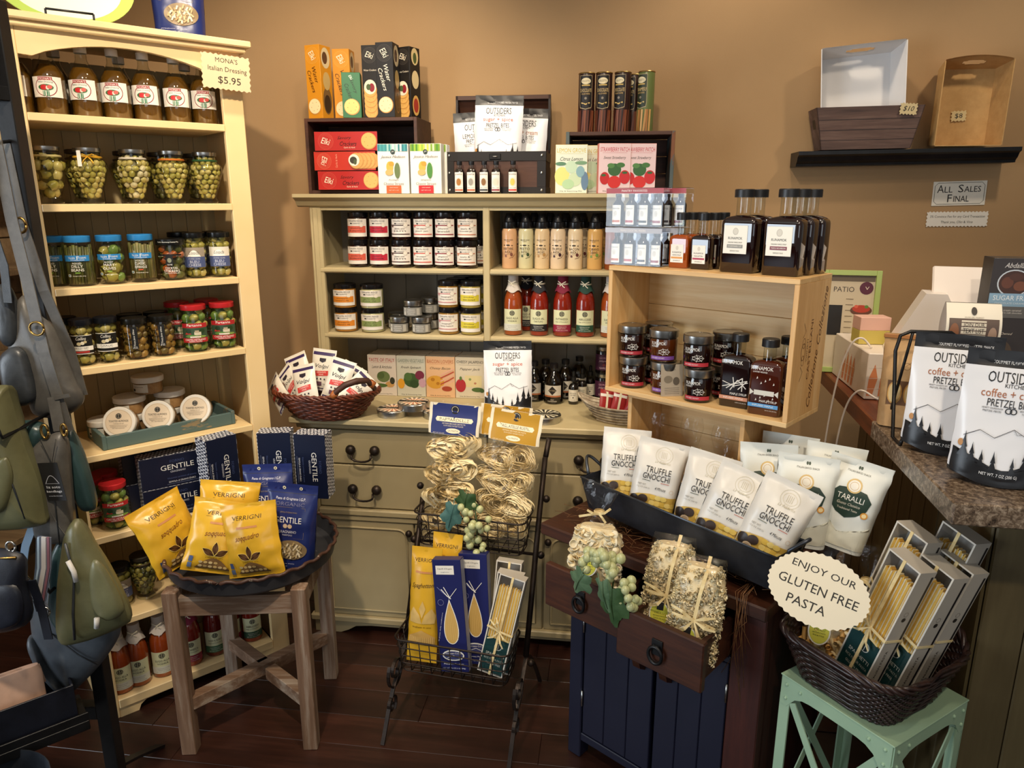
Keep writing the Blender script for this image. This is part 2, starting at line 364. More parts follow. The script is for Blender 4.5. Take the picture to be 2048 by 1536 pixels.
    def fan(s, mp, pts, o, m, seg):
        q = []
        for i in range(len(pts)):
            a, b = pts[i], pts[(i + 1) % len(pts)]; k = max(1, math.ceil(math.hypot(b[0] - a[0], b[1] - a[1]) / seg))
            q += [(a[0] + (b[0] - a[0]) * j / k, a[1] + (b[1] - a[1]) * j / k) for j in range(k)]
        n = len(q); cu = sum(p[0] for p in q) / n; cv = sum(p[1] for p in q) / n; K_ = max(1, math.ceil(max(math.hypot(p[0] - cu, p[1] - cv) for p in q) / seg))
        vs = [mp(cu, cv, o)] + [mp(cu + (p[0] - cu) * r / K_, cv + (p[1] - cv) * r / K_, o) for r in range(1, K_ + 1) for p in q]
        fs = [(0, 1 + i, 1 + (i + 1) % n) for i in range(n)] + [(1 + (r - 1) * n + i, 1 + r * n + i, 1 + r * n + (i + 1) % n, 1 + (r - 1) * n + (i + 1) % n) for r in range(1, K_) for i in range(n)]
        s.add(vs, fs, m, True)
    def mesh(s, name):
        me = bpy.data.meshes.new(name); me.from_pydata(s.v, [], s.f)
        for m in s.mats: me.materials.append(mat(m))
        me.polygons.foreach_set('material_index', s.fm); me.polygons.foreach_set('use_smooth', s.fs); me.update()
        return me
    def build(s, name, parent=None, label=None, kind=None):
        return link(name, s.mesh(name), parent, label, kind)
def link(name, me, parent=None, label=None, kind=None):
    o = bpy.data.objects.new(name, me); COL.objects.link(o)
    if parent is not None: o.parent = parent
    if label: o['label'] = label
    if kind: o['kind'] = kind
    return o
def plane_map(o=(0, 0, 0), u=(1, 0, 0), v=(0, 0, 1)):
    o, u, v = Vector(o), Vector(u), Vector(v); n = u.cross(v)
    return lambda a, b, d: o + u * a + v * b + n * d
def cyl_map(r, a0=0.0, c=(0, 0)):
    return lambda u, v, d: (c[0] + (r + d) * math.sin(a0 + u / r), c[1] - (r + d) * math.cos(a0 + u / r), v)
class Frame:
    def __init__(s, o, ang): s.o = Vector(o); s.ang = R(ang); a = s.ang; s.x = Vector((math.cos(a), math.sin(a), 0)); s.y = Vector((-math.sin(a), math.cos(a), 0))
    def w(s, x, y, z): return s.o + s.x * x + s.y * y + Vector((0, 0, z))
    def mtx(s): return Matrix.Translation(s.o) @ Matrix.Rotation(s.ang, 4, 'Z')
H = Frame((-0.6864, 2.4531, 0), -7.7)          # hutch and back wall
B = Frame((-1.2805, 1.9461, 0), 40.1)          # corner bookcase
CH = Frame((0.1664, 1.8350, 0), -42.8)         # navy chest
CR = Frame((0.262, 1.977, 1.078), -42.9)       # wine crate on top
TR = Frame(CH.w(-0.02, 0.07, 0.755), -51.3)    # zinc trough
CT = Frame((0.812, 1.236, 1.06), -10.5)        # counter corner
CA = Frame((-0.3918, 1.8556, 0), -15)          # wire cart
TT = Frame((-0.79, 2.02, 0), 0)                # tray table
WF = Frame((0, 0, 0), 0)
def thing(name, label, cat, F=WF, x=0, y=0, z=0, rz=0, tilt=0, roll=0, group=None):
    o = bpy.data.objects.new(name, None); COL.objects.link(o); o.empty_display_size = 0.05
    o.location = F.w(x, y, z); o.rotation_euler = (R(tilt), R(roll), F.ang + R(rz)); o['label'] = label; o['category'] = cat
    if group: o['group'] = group
    return o
class Spec:
    def __init__(s): s.parts = []
    def part(s, name, mb, parent=None, kind=None, label=None):
        s.parts.append((name, mb.mesh(name), parent, kind, label)); return len(s.parts) - 1
def spawn(spec, name, label, cat, F, x, y, z, rz=0, tilt=0, roll=0, group=None):
    t = thing(name, label, cat, F, x, y, z + 0.0007, rz, tilt, roll, group); obs = []
    for nm, me, pa, kd, lb in spec.parts: obs.append(link(nm, me, t if pa is None else obs[pa], lb, kd))
    return t
def struct(name, mb, F=None, parent=None):
    o = mb.build(name, parent)
    if parent is None: o['kind'] = 'structure'
    if F is not None: o.matrix_world = F.mtx()
    return o
ORD = ['leftmost', 'second from left', 'third from left', 'fourth from left', 'fifth from left', 'sixth from left', 'seventh from left', 'eighth from left']
# ------------------------------------------------------------------ room shell
def room():
    mb = MB(); mb.box(-1.30, 3.2, 0.47, 0.57, 0, 2.8, 'wall'); struct('wall_back', mb, H)
    mb = MB(); mb.box(-1.40, -1.30, -1.3, 0.57, 0, 2.8, 'wall'); struct('wall_left', mb, H)
    mb = MB(); mb.box(-4, 4, -4, 1.2, 2.8, 2.86, 'ceiling'); struct('ceiling', mb, H)
    mb = MB(); mb.box(-4, 4, -4.5, 0.6, -0.05, -0.004, '#1a0c08'); fl = struct('floor', mb, H)
    ms = []
    for k, nm in enumerate(('floor_wood', 'floor_wood2')):
        mb = MB(); mb.box(0, 1.215, 0, 0.1265, -0.004, 0, nm, 0.0012); ms.append(mb.mesh('plank'))
    for j in range(12):
        off = rnd.random() * 1.2
        for i in range(-1, 3):
            o = link('plank', ms[(i + j * 3) % 2], fl); o.location = (-1.6 + off + i * 1.216 - 0.6, 0.45 - (j + 1) * 0.127, 0)
    mb = MB(); mb.box(-1.25, -0.08, 0.455, 0.47, 0, 0.1, '#d8c89a', 0.003); struct('baseboard_back', mb, H)
room()
# ------------------------------------------------------------------ corner bookcase
SZ = [1.817, 1.587, 1.362, 1.135, 0.875, 0.618, 0.333, 0.065]
def bookcase():
    t = thing('bookcase', 'tall cream painted bookcase with arched top, full of jars and bottles', 'bookcase', B)
    D = 0.30
    for x0, x1 in ((0.004, 0.024), (0.586, 0.606)):
        mb = MB(); mb.box(x0, x1, 0.018, D, 0, 2.03, 'cream'); mb.build('side_panel', t)
    for x0, x1 in ((0.0, 0.046), (0.548, 0.61)):
        mb = MB(); mb.box(x0, x1, 0, 0.018, 0.0, 2.03, 'cream', 0.002); mb.build('stile', t)
    pts = [(0.046, 1.957), (0.076, 1.955)] + [(0.076 + 0.444 * i / 14, 1.955 + 0.043 * math.sin(PI * i / 14) ** 0.75) for i in range(1, 14)] + [(0.52, 1.955), (0.548, 1.957), (0.548, 2.03), (0.046, 2.03)]
    mb = MB(); mb.prism(pts, 0.0005, 0.0175, 'cream'); mb.build('arched_rail', t)
    mb = MB(); mb.box(-0.025, 0.635, -0.035, D + 0.01, 2.034, 2.052, 'cream', 0.003); mb.box(-0.014, 0.624, -0.02, D, 2.02, 2.034, 'cream', 0.003); mb.build('cornice', t)
    sh = MB(); sh.box(0.024, 0.586, 0.0, D - 0.02, -0.02, 0, 'cream', 0.0015); me = sh.mesh('shelf')
    me2 = MB(); me2.box(0.0465, 0.5475, -0.0015, D - 0.02, -0.02, 0, 'cream', 0.0015); me = me2.mesh('shelf')
    for z in SZ[:7]: link('shelf', me, t).location = (0, 0, z)
    mb = MB(); mb.box(0.0465, 0.5475, -0.006, D - 0.02, 0.035, SZ[7], 'cream', 0.002); mb.build('shelf', t)
    pts = [(0.046, 0), (0.10, 0), (0.108, 0.018), (0.125, 0.03), (0.30, 0.034), (0.47, 0.03), (0.49, 0.018), (0.498, 0), (0.548, 0), (0.548, 0.05), (0.046, 0.05)]
    mb = MB(); mb.prism(pts, 0.001, 0.017, 'cream'); mb.build('base_rail', t)
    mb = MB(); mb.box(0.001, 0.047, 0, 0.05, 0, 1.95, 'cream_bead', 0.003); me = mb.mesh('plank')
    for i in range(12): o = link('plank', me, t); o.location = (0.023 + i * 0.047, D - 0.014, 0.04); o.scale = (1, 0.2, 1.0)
bookcase()
# ------------------------------------------------------------------ hutch
def knob_pull(t):
    mb = MB()
    for x in (-0.044, 0.044): mb.ball((x, -0.016, 0), 0.019, 'iron', (1, 0.8, 1), 12)
    mb.build('rosette', t) if False else None
    return mb
def hutch():
    t = thing('hutch', 'distressed cream hutch with open shelves above drawers and cupboard doors', 'hutch', H)
    U = 0.20; D = 0.465; X0, X1 = -0.065, 1.205
    p = lambda nm, *a, **k: (lambda mb: (mb.box(*a, **k), mb.build(nm, t))[1])(MB())
    p('side_panel', X0, X0 + 0.02, U + 0.02, D, 0.86, 1.59, 'hutch'); p('side_panel', X1 - 0.02, X1, U + 0.02, D, 0.86, 1.59, 'hutch')
    for x0, x1 in ((X0, X0 + 0.042), (X1 - 0.042, X1)):
        mb = MB(); mb.box(x0, x1, U, U + 0.02, 0.86, 1.585, 'hutch', 0.003); mb.box(x0 + 0.012, x1 - 0.012, U - 0.006, U, 0.88, 1.57, 'hutch', 0.003); mb.build('stile', t)
    p('divider', 0.563, 0.587, U, D - 0.01, 0.86, 1.585, 'hutch', bev=0.003)
    for nm, pr in (('cornice', [(U - 0.045, 1.618), (U - 0.045, 1.606), (U - 0.025, 1.596), (U - 0.012, 1.578), (U, 1.573), (D, 1.573), (D, 1.618)]),):
        mb = MB(); mb.prism(pr, X0 - 0.04, X1 + 0.04, 'hutch', 'x'); mb.build(nm, t)
    p('header_rail', X0 + 0.04, X1 - 0.04, U + 0.002, U + 0.02, 1.562, 1.585, 'hutch')
    for z in (1.36, 1.12):
        for x0, x1 in ((-0.045, 0.563), (0.587, 1.185)):
            mb = MB(); mb.box(x0, x1, U + 0.004, D - 0.012, z - 0.02, z, 'hutch', 0.002); mb.box(x0, x1, U - 0.002, U + 0.006, z - 0.016, z - 0.004, 'hutch', 0.002); mb.build('shelf', t)
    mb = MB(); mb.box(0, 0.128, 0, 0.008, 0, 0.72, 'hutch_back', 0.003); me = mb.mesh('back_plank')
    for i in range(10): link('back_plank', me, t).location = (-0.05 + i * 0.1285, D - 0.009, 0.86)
    mb = MB(); mb.box(X0 - 0.03, X1 + 0.03, -0.035, D, 0.838, 0.86, 'hutch', 0.004); mb.box(X0 - 0.012, X1 + 0.012, -0.015, D, 0.818, 0.838, 'hutch_shaded', 0.004); mb.build('countertop', t)
    # base cabinet
    p('cabinet_body', X0, X1, 0.02, D, 0.07, 0.818, 'hutch_shaded')
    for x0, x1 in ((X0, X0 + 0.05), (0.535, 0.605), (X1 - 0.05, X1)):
        p('post', x0, x1, 0.0, 0.02, 0.05, 0.818, 'hutch_shaded', bev=0.002)
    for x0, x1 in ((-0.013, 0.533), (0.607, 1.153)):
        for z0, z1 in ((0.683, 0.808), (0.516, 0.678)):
            p_ = MB(); p_.box(x0, x1, 0.004, 0.022, z0, z1, 'hutch_shaded', 0.003); d = p_.build('drawer', t)
            cx = x0 + 0.175 if x0 < 0.3 else x0 + 0.36
            for xx in ([cx - 0.044, cx + 0.044],):
                hb = MB()
                zc = (z0 + z1) / 2 - 0.004
                for q in xx: hb.ball((q, -0.012, zc), 0.0185, 'iron', (1, 0.85, 1), 14)
                a = [(xx[0] + 0.012, -0.02, zc - 0.012)] + [(cx + 0.036 * -math.cos(PI * i / 8), -0.032, zc - 0.02 - 0.016 * math.sin(PI * i / 8)) for i in range(9)] + [(xx[1] - 0.012, -0.02, zc - 0.012)]
                hb.tube(a, 0.0038, 'iron', 8); hb.build('drawer_pull', d)
        mb = MB(); mb.box(x0 - 0.005, x1 + 0.005, -0.010, 0.02, 0.487, 0.512, 'hutch_shaded', 0.005); mb.box(x0 - 0.005, x1 + 0.005, -0.003, 0.02, 0.465, 0.487, 'hutch_shaded', 0.004); mb.build('moulding', t)
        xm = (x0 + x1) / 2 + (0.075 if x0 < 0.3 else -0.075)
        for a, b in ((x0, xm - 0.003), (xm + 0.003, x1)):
            mb = MB(); mb.box(a, b, 0.004, 0.022, 0.075, 0.462, 'hutch_shaded', 0.003); d = mb.build('door', t)
            w = b - a; r = 0.035; c = [(a + 0.025, 0.10), (b - 0.025, 0.10), (b - 0.025, 0.437), (a + 0.025, 0.437)]
            pts = [c[0], c[1]]
            pts += [(b - 0.025 - r + r * math.cos(PI / 2 * i / 6), 0.437 - r + r * math.sin(PI / 2 * i / 6)) for i in range(7)]
            pts += [(a + 0.025 + r - r * math.sin(PI / 2 * i / 6), 0.437 - r + r * math.cos(PI / 2 * i / 6)) for i in range(7)]
            mb = MB(); mb.tube([(x, 0.003, z) for x, z in pts], 0.0045, 'hutch_shaded', 6, True); mb.build('panel_bead', d)
            mb = MB(); mb.ball((b - 0.014 if x0 < 0.3 and a == x0 else a + 0.014, -0.010, 0.43), 0.013, 'iron', n=12); mb.build('knob', d)
    mb = MB(); mb.box(X0 - 0.012, X1 + 0.012, -0.012, 0.02, 0.05, 0.075, 'hutch_shaded', 0.004)
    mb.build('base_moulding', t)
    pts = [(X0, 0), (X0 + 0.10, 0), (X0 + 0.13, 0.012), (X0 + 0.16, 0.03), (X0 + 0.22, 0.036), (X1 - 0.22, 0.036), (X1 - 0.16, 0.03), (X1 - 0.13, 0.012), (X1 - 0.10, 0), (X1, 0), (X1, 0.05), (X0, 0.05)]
    mb = MB(); mb.prism(pts, 0.0, 0.018, 'hutch_shaded'); mb.build('bracket_base', t)
    p('back_foot', X0, X0 + 0.06, D - 0.06, D - 0.005, 0, 0.07, 'hutch_shaded'); p('back_foot', X1 - 0.06, X1, D - 0.06, D - 0.005, 0, 0.07, 'hutch_shaded')
hutch()
# ------------------------------------------------------------------ tray table
def tray_table():
    t = thing('tray_table', 'round grey metal tray on a four-legged rustic wood stand', 'table', TT)
    L = [(-0.163, -0.195), (0.191, -0.164), (0.158, 0.136), (-0.216, 0.196)]
    L = [(-0.17, -0.185), (0.185, -0.165), (0.165, 0.165), (-0.155, 0.13)]
    for k, (x, y) in enumerate(L):
        mb = MB(Matrix.Translation((x, y, 0)) @ Matrix.Rotation(R(3), 4, 'Z')); mb.box(-0.021, 0.021, -0.021, 0.021, 0, 0.535, 'leg_wood', 0.002); mb.build('leg', t)
    for k in range(4):
        a, b = Vector((*L[k], 0)), Vector((*L[(k + 1) % 4], 0)); d = (b - a); an = math.atan2(d.y, d.x)
        mb = MB(Matrix.Translation(a) @ Matrix.Rotation(an, 4, 'Z')); mb.box(0.018, d.length - 0.018, -0.011, 0.011, 0.455, 0.515, 'stretch_wood', 0.002); mb.build('apron', t)
    for k, z in ((0, 0.16), (1, 0.16)):
        a, b = Vector((*L[k], 0)), Vector((*L[k + 2], 0)); d = b - a; an = math.atan2(d.y, d.x)
        mb = MB(Matrix.Translation(a) @ Matrix.Rotation(an, 4, 'Z'))
        if k == 0: mb.box(0.015, d.length - 0.015, -0.018, 0.018, z - 0.02, z + 0.02, 'stretch_wood', 0.002)
        else:
            mb.box(0.015, d.length / 2 - 0.019, -0.018, 0.018, z - 0.02, z + 0.02, 'stretch_wood', 0.002); mb.box(d.length / 2 + 0.019, d.length - 0.015, -0.018, 0.018, z - 0.02, z + 0.02, 'stretch_wood', 0.002)
        mb.build('stretcher', t)
    mb = MB(); mb.lathe([(0, 0.536), (0.225, 0.536), (0.24, 0.548), (0.247, 0.59), (0.244, 0.59), (0.236, 0.552), (0.222, 0.541), (0, 0.541)], 'tray_metal', 56); mb.build('tray', t)
    mb = MB(); n = 112
    pts = [((0.248 + 0.0035 * math.cos(28 * 2 * PI * i / n)) * math.sin(2 * PI * i / n), -(0.248 + 0.0035 * math.cos(28 * 2 * PI * i / n)) * math.cos(2 * PI * i / n), 0.591 + 0.003 * math.sin(28 * 2 * PI * i / n)) for i in range(n)]
    mb.tube(pts, 0.0055, 'tray_rim', 6, True); mb.build('crimped_rim', t)
tray_table()
# ------------------------------------------------------------------ wire cart
def cart():
    t = thing('wire_cart', 'dark iron two-tier wire basket stand with scrolled legs', 'stand', CA)
    prof = [(0.0, 0.0), (0.02, 0.03), (0.055, 0.085), (0.09, 0.13), (0.145, 0.175), (0.21, 0.24), (0.30, 0.45), (0.385, 0.65), (0.455, 0.80)]
    for x in (0.0, 0.395):
        lean = prof if x > 0.1 else prof[:-1]
        mb = MB(); mb.strip([(x, y, z) for y, z in lean], 0.012, 'iron', (1, 0, 0), 0.006); mb.tube([(x + 0.0, y - 0.006, z) for y, z in lean[5:]], 0.009, 'iron', 8); mb.build('side_rail', t)
        mb = MB(); mb.strip([(x, 0.21 + 0.20 * i / 8, 0.24 - 0.236 * (i / 8) ** 1.3) for i in range(9)], 0.012, 'iron', (1, 0, 0), 0.006); mb.build('rear_leg', t)
        mb = MB(); sp = []
        for i in range(40):
            a = i / 39 * 3.2 * PI; r = 0.058 * (1 - 0.8 * i / 39); sp.append((x, 0.115 + r * math.cos(a + 2.4), 0.235 - 0.055 + r * math.sin(a + 2.4)))
        mb.strip(sp, 0.01, 'iron', (1, 0, 0), 0.004); mb.build('scroll', t)
        mb = MB(); sp = []
        for i in range(30):
            a = i / 29 * 2.6 * PI; r = 0.035 * (1 - 0.8 * i / 29); sp.append((x, 0.075 + r * math.cos(a - 1), 0.085 + r * math.sin(a - 1)))
        mb.strip(sp, 0.01, 'iron', (1, 0, 0), 0.004); mb.build('scroll', t)
        for y, z in ((0.205, 0.22), (0.33, 0.52), (0.40, 0.68)):
            mb = MB(); mb.ball((x + (0.016 if x > 0.1 else -0.016), y, z), 0.012, 'iron', n=12); mb.build('finial', t)
    mb = MB(); mb.tube([(0.395, 0.455, 0.80)] + [(0.395, 0.455 + 0.05 * math.sin(a), 0.80 + 0.03 * (1 - math.cos(a)) * 0 + 0.045 * math.sin(a)) for a in (0.5, 1.0, 1.5)], 0.009, 'iron', 8); mb.build('handle', t)
    mb = MB(); mb.tube([(0.0, 0.33, 0.52), (0.395, 0.33, 0.52)], 0.005, 'iron', 8); mb.build('crossbar', t)
    def basket(x0, x1, y0, y1, z0, z1, name):
        b = bpy.data.objects.new(name, None); COL.objects.link(b); b.parent = t
        def ring(z, ins, r, nm):
            pts = []; rr = 0.025
            for cx, cy, s in ((x1 - ins - rr, y0 + ins + rr, -PI / 2), (x1 - ins - rr, y1 - ins - rr, 0), (x0 + ins + rr, y1 - ins - rr, PI / 2), (x0 + ins + rr, y0 + ins + rr, PI)):
                pts += [(cx + rr * math.cos(s + PI / 2 * i / 4), cy + rr * math.sin(s + PI / 2 * i / 4), z) for i in range(5)]
            mb = MB(); mb.tube(pts, r, 'iron', 6, True); mb.build(nm, b)
        n = 4
        for i in range(n + 1): ring(z0 + (z1 - z0) * i / n, 0.014 * (1 - i / n), 0.0032 if i == n else 0.0019, 'rim' if i == n else 'wire')
        mb = MB(); k = max(3, int((x1 - x0) / 0.036)); 
        for i in range(k + 1):
            x = x0 + 0.02 + (x1 - x0 - 0.04) * i / k
            mb.tube([(x, y0, z1), (x, y0 + 0.014, z0 + 0.004), (x, y0 + 0.02, z0), (x, y1 - 0.02, z0), (x, y1 - 0.014, z0 + 0.004), (x, y1, z1)], 0.0017, 'iron', 5)
        m = max(2, int((y1 - y0) / 0.036))
        for i in range(1, m):
            y = y0 + (y1 - y0) * i / m
            mb.tube([(x0, y, z1), (x0 + 0.014, y, z0 + 0.004), (x0 + 0.02, y, z0), (x1 - 0.02, y, z0), (x1 - 0.014, y, z0 + 0.004), (x1, y, z1)], 0.0017, 'iron', 5)
        mb.build('wire_mesh', b)
    basket(0.018, 0.378, 0.245, 0.375, 0.545, 0.655, 'upper_basket')
    basket(0.018, 0.378, 0.065, 0.215, 0.215, 0.325, 'lower_basket')
cart()
# ------------------------------------------------------------------ navy chest
def chest():
    t = thing('chest', 'small navy painted chest with two brown drawers pulled open', 'cabinet', CH)
    Wd = 0.56; D = 0.44; T = 0.715
    p = lambda nm, *a, **k: (lambda mb: (mb.box(*a, **k), mb.build(nm, t))[1])(MB())
    p('top_board', -0.10, Wd + 0.005, -0.02, D, T - 0.035, T, 'chest_wood', bev=0.004)
    p('side_panel', 0.0, 0.02, 0.03, D - 0.01, 0.06, T - 0.035, 'chest_navy'); p('side_panel', Wd - 0.02, Wd, 0.03, D - 0.01, 0.06, T - 0.035, 'chest_red')
    p('back_panel', 0.02, Wd - 0.02, D - 0.03, D - 0.01, 0.06, T - 0.035, 'chest_navy')
    p('bottom_board', 0.02, Wd - 0.02, 0.03, D - 0.03, 0.08, 0.10, 'chest_navy')
    for x0, x1, m in ((0, 0.045, 'chest_navy'), (Wd - 0.08, Wd, 'chest_red')):
        for y0, y1 in ((0, 0.045), (D - 0.05, D - 0.005)): p('leg', x0, x1, y0, y1, 0, T - 0.035, m, bev=0.003)
    for x0, x1, z0, z1 in ((0.045, Wd - 0.08, 0.525, 0.543), (0.045, Wd - 0.08, 0.668, 0.68), (0.045, Wd - 0.08, 0.06, 0.085)): p('rail', x0, x1, 0.002, 0.03, z0, z1, 'chest_navy', bev=0.002)
    p('rail', 0.243, 0.262, 0.002, 0.03, 0.543, 0.668, 'chest_navy')
    # drawers
    for x0, x1, out in ((0.0, 0.24, 0.095), (0.266, 0.492, 0.145)):
        mb = MB(); mb.box(x0, x1, -out - 0.02, -out, 0.541, 0.664, 'chest_wood', 0.003); d = mb.build('drawer', t)
        mb = MB()
        a, b = x0 + 0.016, x1 - 0.016
        if x0 < 0.1: a = 0.05
        mb.box(a, a + 0.012, -out, 0.20, 0.548, 0.646, 'chest_wood'); mb.box(b - 0.012, b, -out, 0.20, 0.548, 0.646, 'chest_wood'); mb.box(a + 0.012, b - 0.012, -out, 0.20, 0.548, 0.556, 'chest_wood'); mb.box(a, b, 0.20, 0.21, 0.548, 0.646, 'chest_wood')
        mb.build('drawer_box', d)
        cx = (x0 + x1) / 2; mb = MB(); mb.box(cx - 0.014, cx + 0.014, -out - 0.024, -out - 0.0195, 0.588, 0.628, 'black_metal', 0.001); mb.box(cx - 0.008, cx + 0.008, -out - 0.032, -out - 0.02, 0.607, 0.617, 'black_metal', 0.002)
        mb.tube([(cx + 0.0175 * math.sin(2 * PI * i / 20), -out - 0.030, 0.592 + 0.021 * math.cos(2 * PI * i / 20)) for i in range(20)], 0.0042, 'black_metal', 8, True); mb.build('ring_pull', d)
    # doors
    for x0, x1 in ((0.048, 0.272), (0.282, 0.477)):
        for k in range(3):
            w = (x1 - x0) / 3; mb = MB(); mb.box(x0 + k * w + 0.0006, x0 + (k + 1) * w - 0.0006, 0.004, 0.026, 0.088, 0.522, 'chest_navy', 0.002); mb.build('door_board', t)
        h = x1 - 0.035 if x0 < 0.1 else x0 + 0.035
        mb = MB(); pts = [(h - 0.016, 0.395), (h + 0.016, 0.395), (h + 0.018, 0.45), (h + 0.016, 0.515), (h - 0.016, 0.515), (h - 0.018, 0.45)]
        pr = [(0.004, 0.395), (-0.020, 0.41), (-0.030, 0.44), (-0.030, 0.475), (-0.020, 0.505), (0.004, 0.518)]
        mb.prism(pr, h - 0.011, h + 0.011, 'chest_wood', 'x'); mb.build('latch_block', t)
        mb = MB(); mb.tube([(x0 if x0 < 0.1 else x1, 0.0, 0.42), (x0 if x0 < 0.1 else x1, 0.0, 0.47)], 0.003, 'steel', 6); mb.build('hinge', t)
        mb = MB(); mb.tube([(x0 if x0 < 0.1 else x1, 0.0, 0.18), (x0 if x0 < 0.1 else x1, 0.0, 0.23)], 0.003, 'steel', 6); mb.build('hinge', t)
    mb = MB(); mb.box(0.225, 0.335, -0.024, -0.006, 0.44, 0.462, 'crate_end', 0.002); mb.build('latch_bar', t)
chest()
# ------------------------------------------------------------------ counter
def counter():
    t = thing('sales_counter', 'sales counter with speckled laminate top and dark panelled base', 'counter', CT)
    pts = [(0, 0), (0.9, 0), (0.9, 1.15), (0, 1.15)]
    mb = MB(); mb.box(0, 0.95, 0, 0.52, -0.045, 0, 'laminate', 0.003); mb.build('worktop', t)
    mb = MB(); mb.box(0.005, 0.75, 0.522, 1.2, -0.05, -0.002, 'desk_edge', 0.003); mb.build('desk_top', t)
    z0, z1 = -1.06, -0.046
    mb = MB(); mb.box(0.165, 0.9, 0.18, 1.15, z0, z1, 'counter_side'); mb.build('base', t)
    mb = MB(); mb.box(0.001, 0.0875, -0.008, 0, z0, z1, 'counter_panel', 0.003); me = mb.mesh('panel_board')
    for i in range(8): link('panel_board', me, t).location = (0.16 + i * 0.0885, 0.179, 0)
    mb = MB(); mb.box(-0.008, 0, 0.001, 0.0875, z0, z1, 'counter_panel', 0.003); me = mb.mesh('side_board')
    for i in range(11): link('side_board', me, t).location = (0.164, 0.18 + i * 0.0885, 0)
counter()
# ------------------------------------------------------------------ green stool
def stool():
    n = Vector((0.757, 1.211, 0.55)); F = Frame((n.x, n.y, 0), 180 - 58.95 + 0)     # x axis runs from near corner to left corner
    F = Frame((0.616, 1.445, 0), -58.9)                                            # x: left corner -> near corner, y: back to the right
    t = thing('metal_stool', 'pale green riveted metal stool with cross braces under the black basket', 'stool', F)
    S = 0.273; T = 0.55
    mb = MB(); mb.box(0, S, 0, S, T - 0.004, T, 'stool_green', 0.001); mb.build('seat', t)
    L = [(0.004, 0.004), (S - 0.004, 0.004), (S - 0.004, S - 0.004), (0.004, S - 0.004)]
    for k in range(4):
        a, b = Vector((*L[k], 0)), Vector((*L[(k + 1) % 4], 0)); d = (b - a).normalized(); q = Vector((d.y, -d.x, 0)); ln = (b - a).length
        def P(u, z, o=0.0): return a + d * u + q * o + Vector((0, 0, z))
        mb = MB()
        arch = [(0.0, T - 0.004), (0.0, T - 0.075), (0.018, T - 0.075)] + [(0.018 + (ln - 0.036) * i / 12, T - 0.034 - 0.04 * abs(2 * i / 12 - 1) ** 6) for i in range(13)] + [(ln - 0.018, T - 0.075), (ln, T - 0.075), (ln, T - 0.004)]
        vs = [P(u, z, 0.003) for u, z in arch] + [P(u, z, 0.0) for u, z in arch]; m = len(arch)
        mb.add(vs, [tuple(range(m)), tuple(range(2 * m - 1, m - 1, -1))], 'stool_green'); mb.add(vs, [(i, m + i, m + (i + 1) % m, (i + 1) % m) for i in range(m)], 'stool_green'); ap = mb.build('apron', t)
        mb = MB(); mb.ball((0, 0, 0), 0.0045, 'stool_green', n=8); me = mb.mesh('rivet')
        for u, z in ((0.014, T - 0.02), (0.014, T - 0.055), (0.05, T - 0.02), (ln - 0.014, T - 0.02), (ln - 0.014, T - 0.055), (ln - 0.05, T - 0.02)): link('rivet', me, ap).location = P(u, z, 0.003)
        for s, e in ((0.03, ln - 0.01), (ln - 0.03, 0.01)):
            mb = MB(); mb.strip([P(s, T - 0.06, 0.0 if s < 0.1 else -0.004), P(e, 0.12, 0.0 if s < 0.1 else -0.004)], 0.018, 'stool_green', tuple(d), 0.003); mb.build('brace', t)
        mb = MB(Matrix.Translation(a) @ Matrix.Rotation(math.atan2(d.y, d.x), 4, 'Z')); mb.box(-0.002, 0.024, -0.002, 0.002, 0, T - 0.05, 'stool_green'); mb.box(-0.002, 0.002, 0.0, 0.024, 0, T - 0.05, 'stool_green'); mb.build('leg', t)
        mb = MB(); mb.strip([P(0.01, 0.12, 0), P(ln - 0.01, 0.12, 0)], 0.02, 'stool_green', (0, 0, 1), 0.003); mb.build('foot_rail', t)
stool()
# ------------------------------------------------------------------ jars and bottles
def rad_at(prof, z):
    for (r0, z0), (r1, z1) in zip(prof, prof[1:]):
        if z0 <= z <= z1 and z1 > z0: return r0 + (r1 - r0) * (z - z0) / (z1 - z0)
    return prof[-1][0]
def olive_mb(prof, z0, z1, r, mats, core, inset=0.94, jit=0.25, stretch=1.15, n=8):
    mb = MB(); q = random.Random(5); z = z0 + r; k = 0
    while z < z1:
        R_ = rad_at(prof, z) * inset - r
        if R_ > r * 0.4:
            m = max(3, int(2 * PI * R_ / (2 * r * 0.97)))
            for i in range(m):
                a = 2 * PI * (i + 0.5 * (k % 2)) / m + q.uniform(-.1, .1); dr = q.uniform(-jit, 0) * r
                mb.ball(((R_ + dr) * math.sin(a), -(R_ + dr) * math.cos(a), z + q.uniform(-.2, .2) * r), r, mats[q.randrange(len(mats))], (1, 1, stretch), n, Matrix.Rotation(q.uniform(0, 3), 4, Vector((q.random(), q.random(), q.random() + .1)).normalized()).to_quaternion())
        z += r * 1.62; k += 1
    cp = [(0, z0)] + [(max(0.001, rad_at(prof, z0 + (z1 - z0) * i / 8) * inset - r * 0.9), z0 + (z1 - z0) * i / 8) for i in range(9)] + [(0, z1)]
    mb.lathe(cp, core, 16, sharp=80); return mb
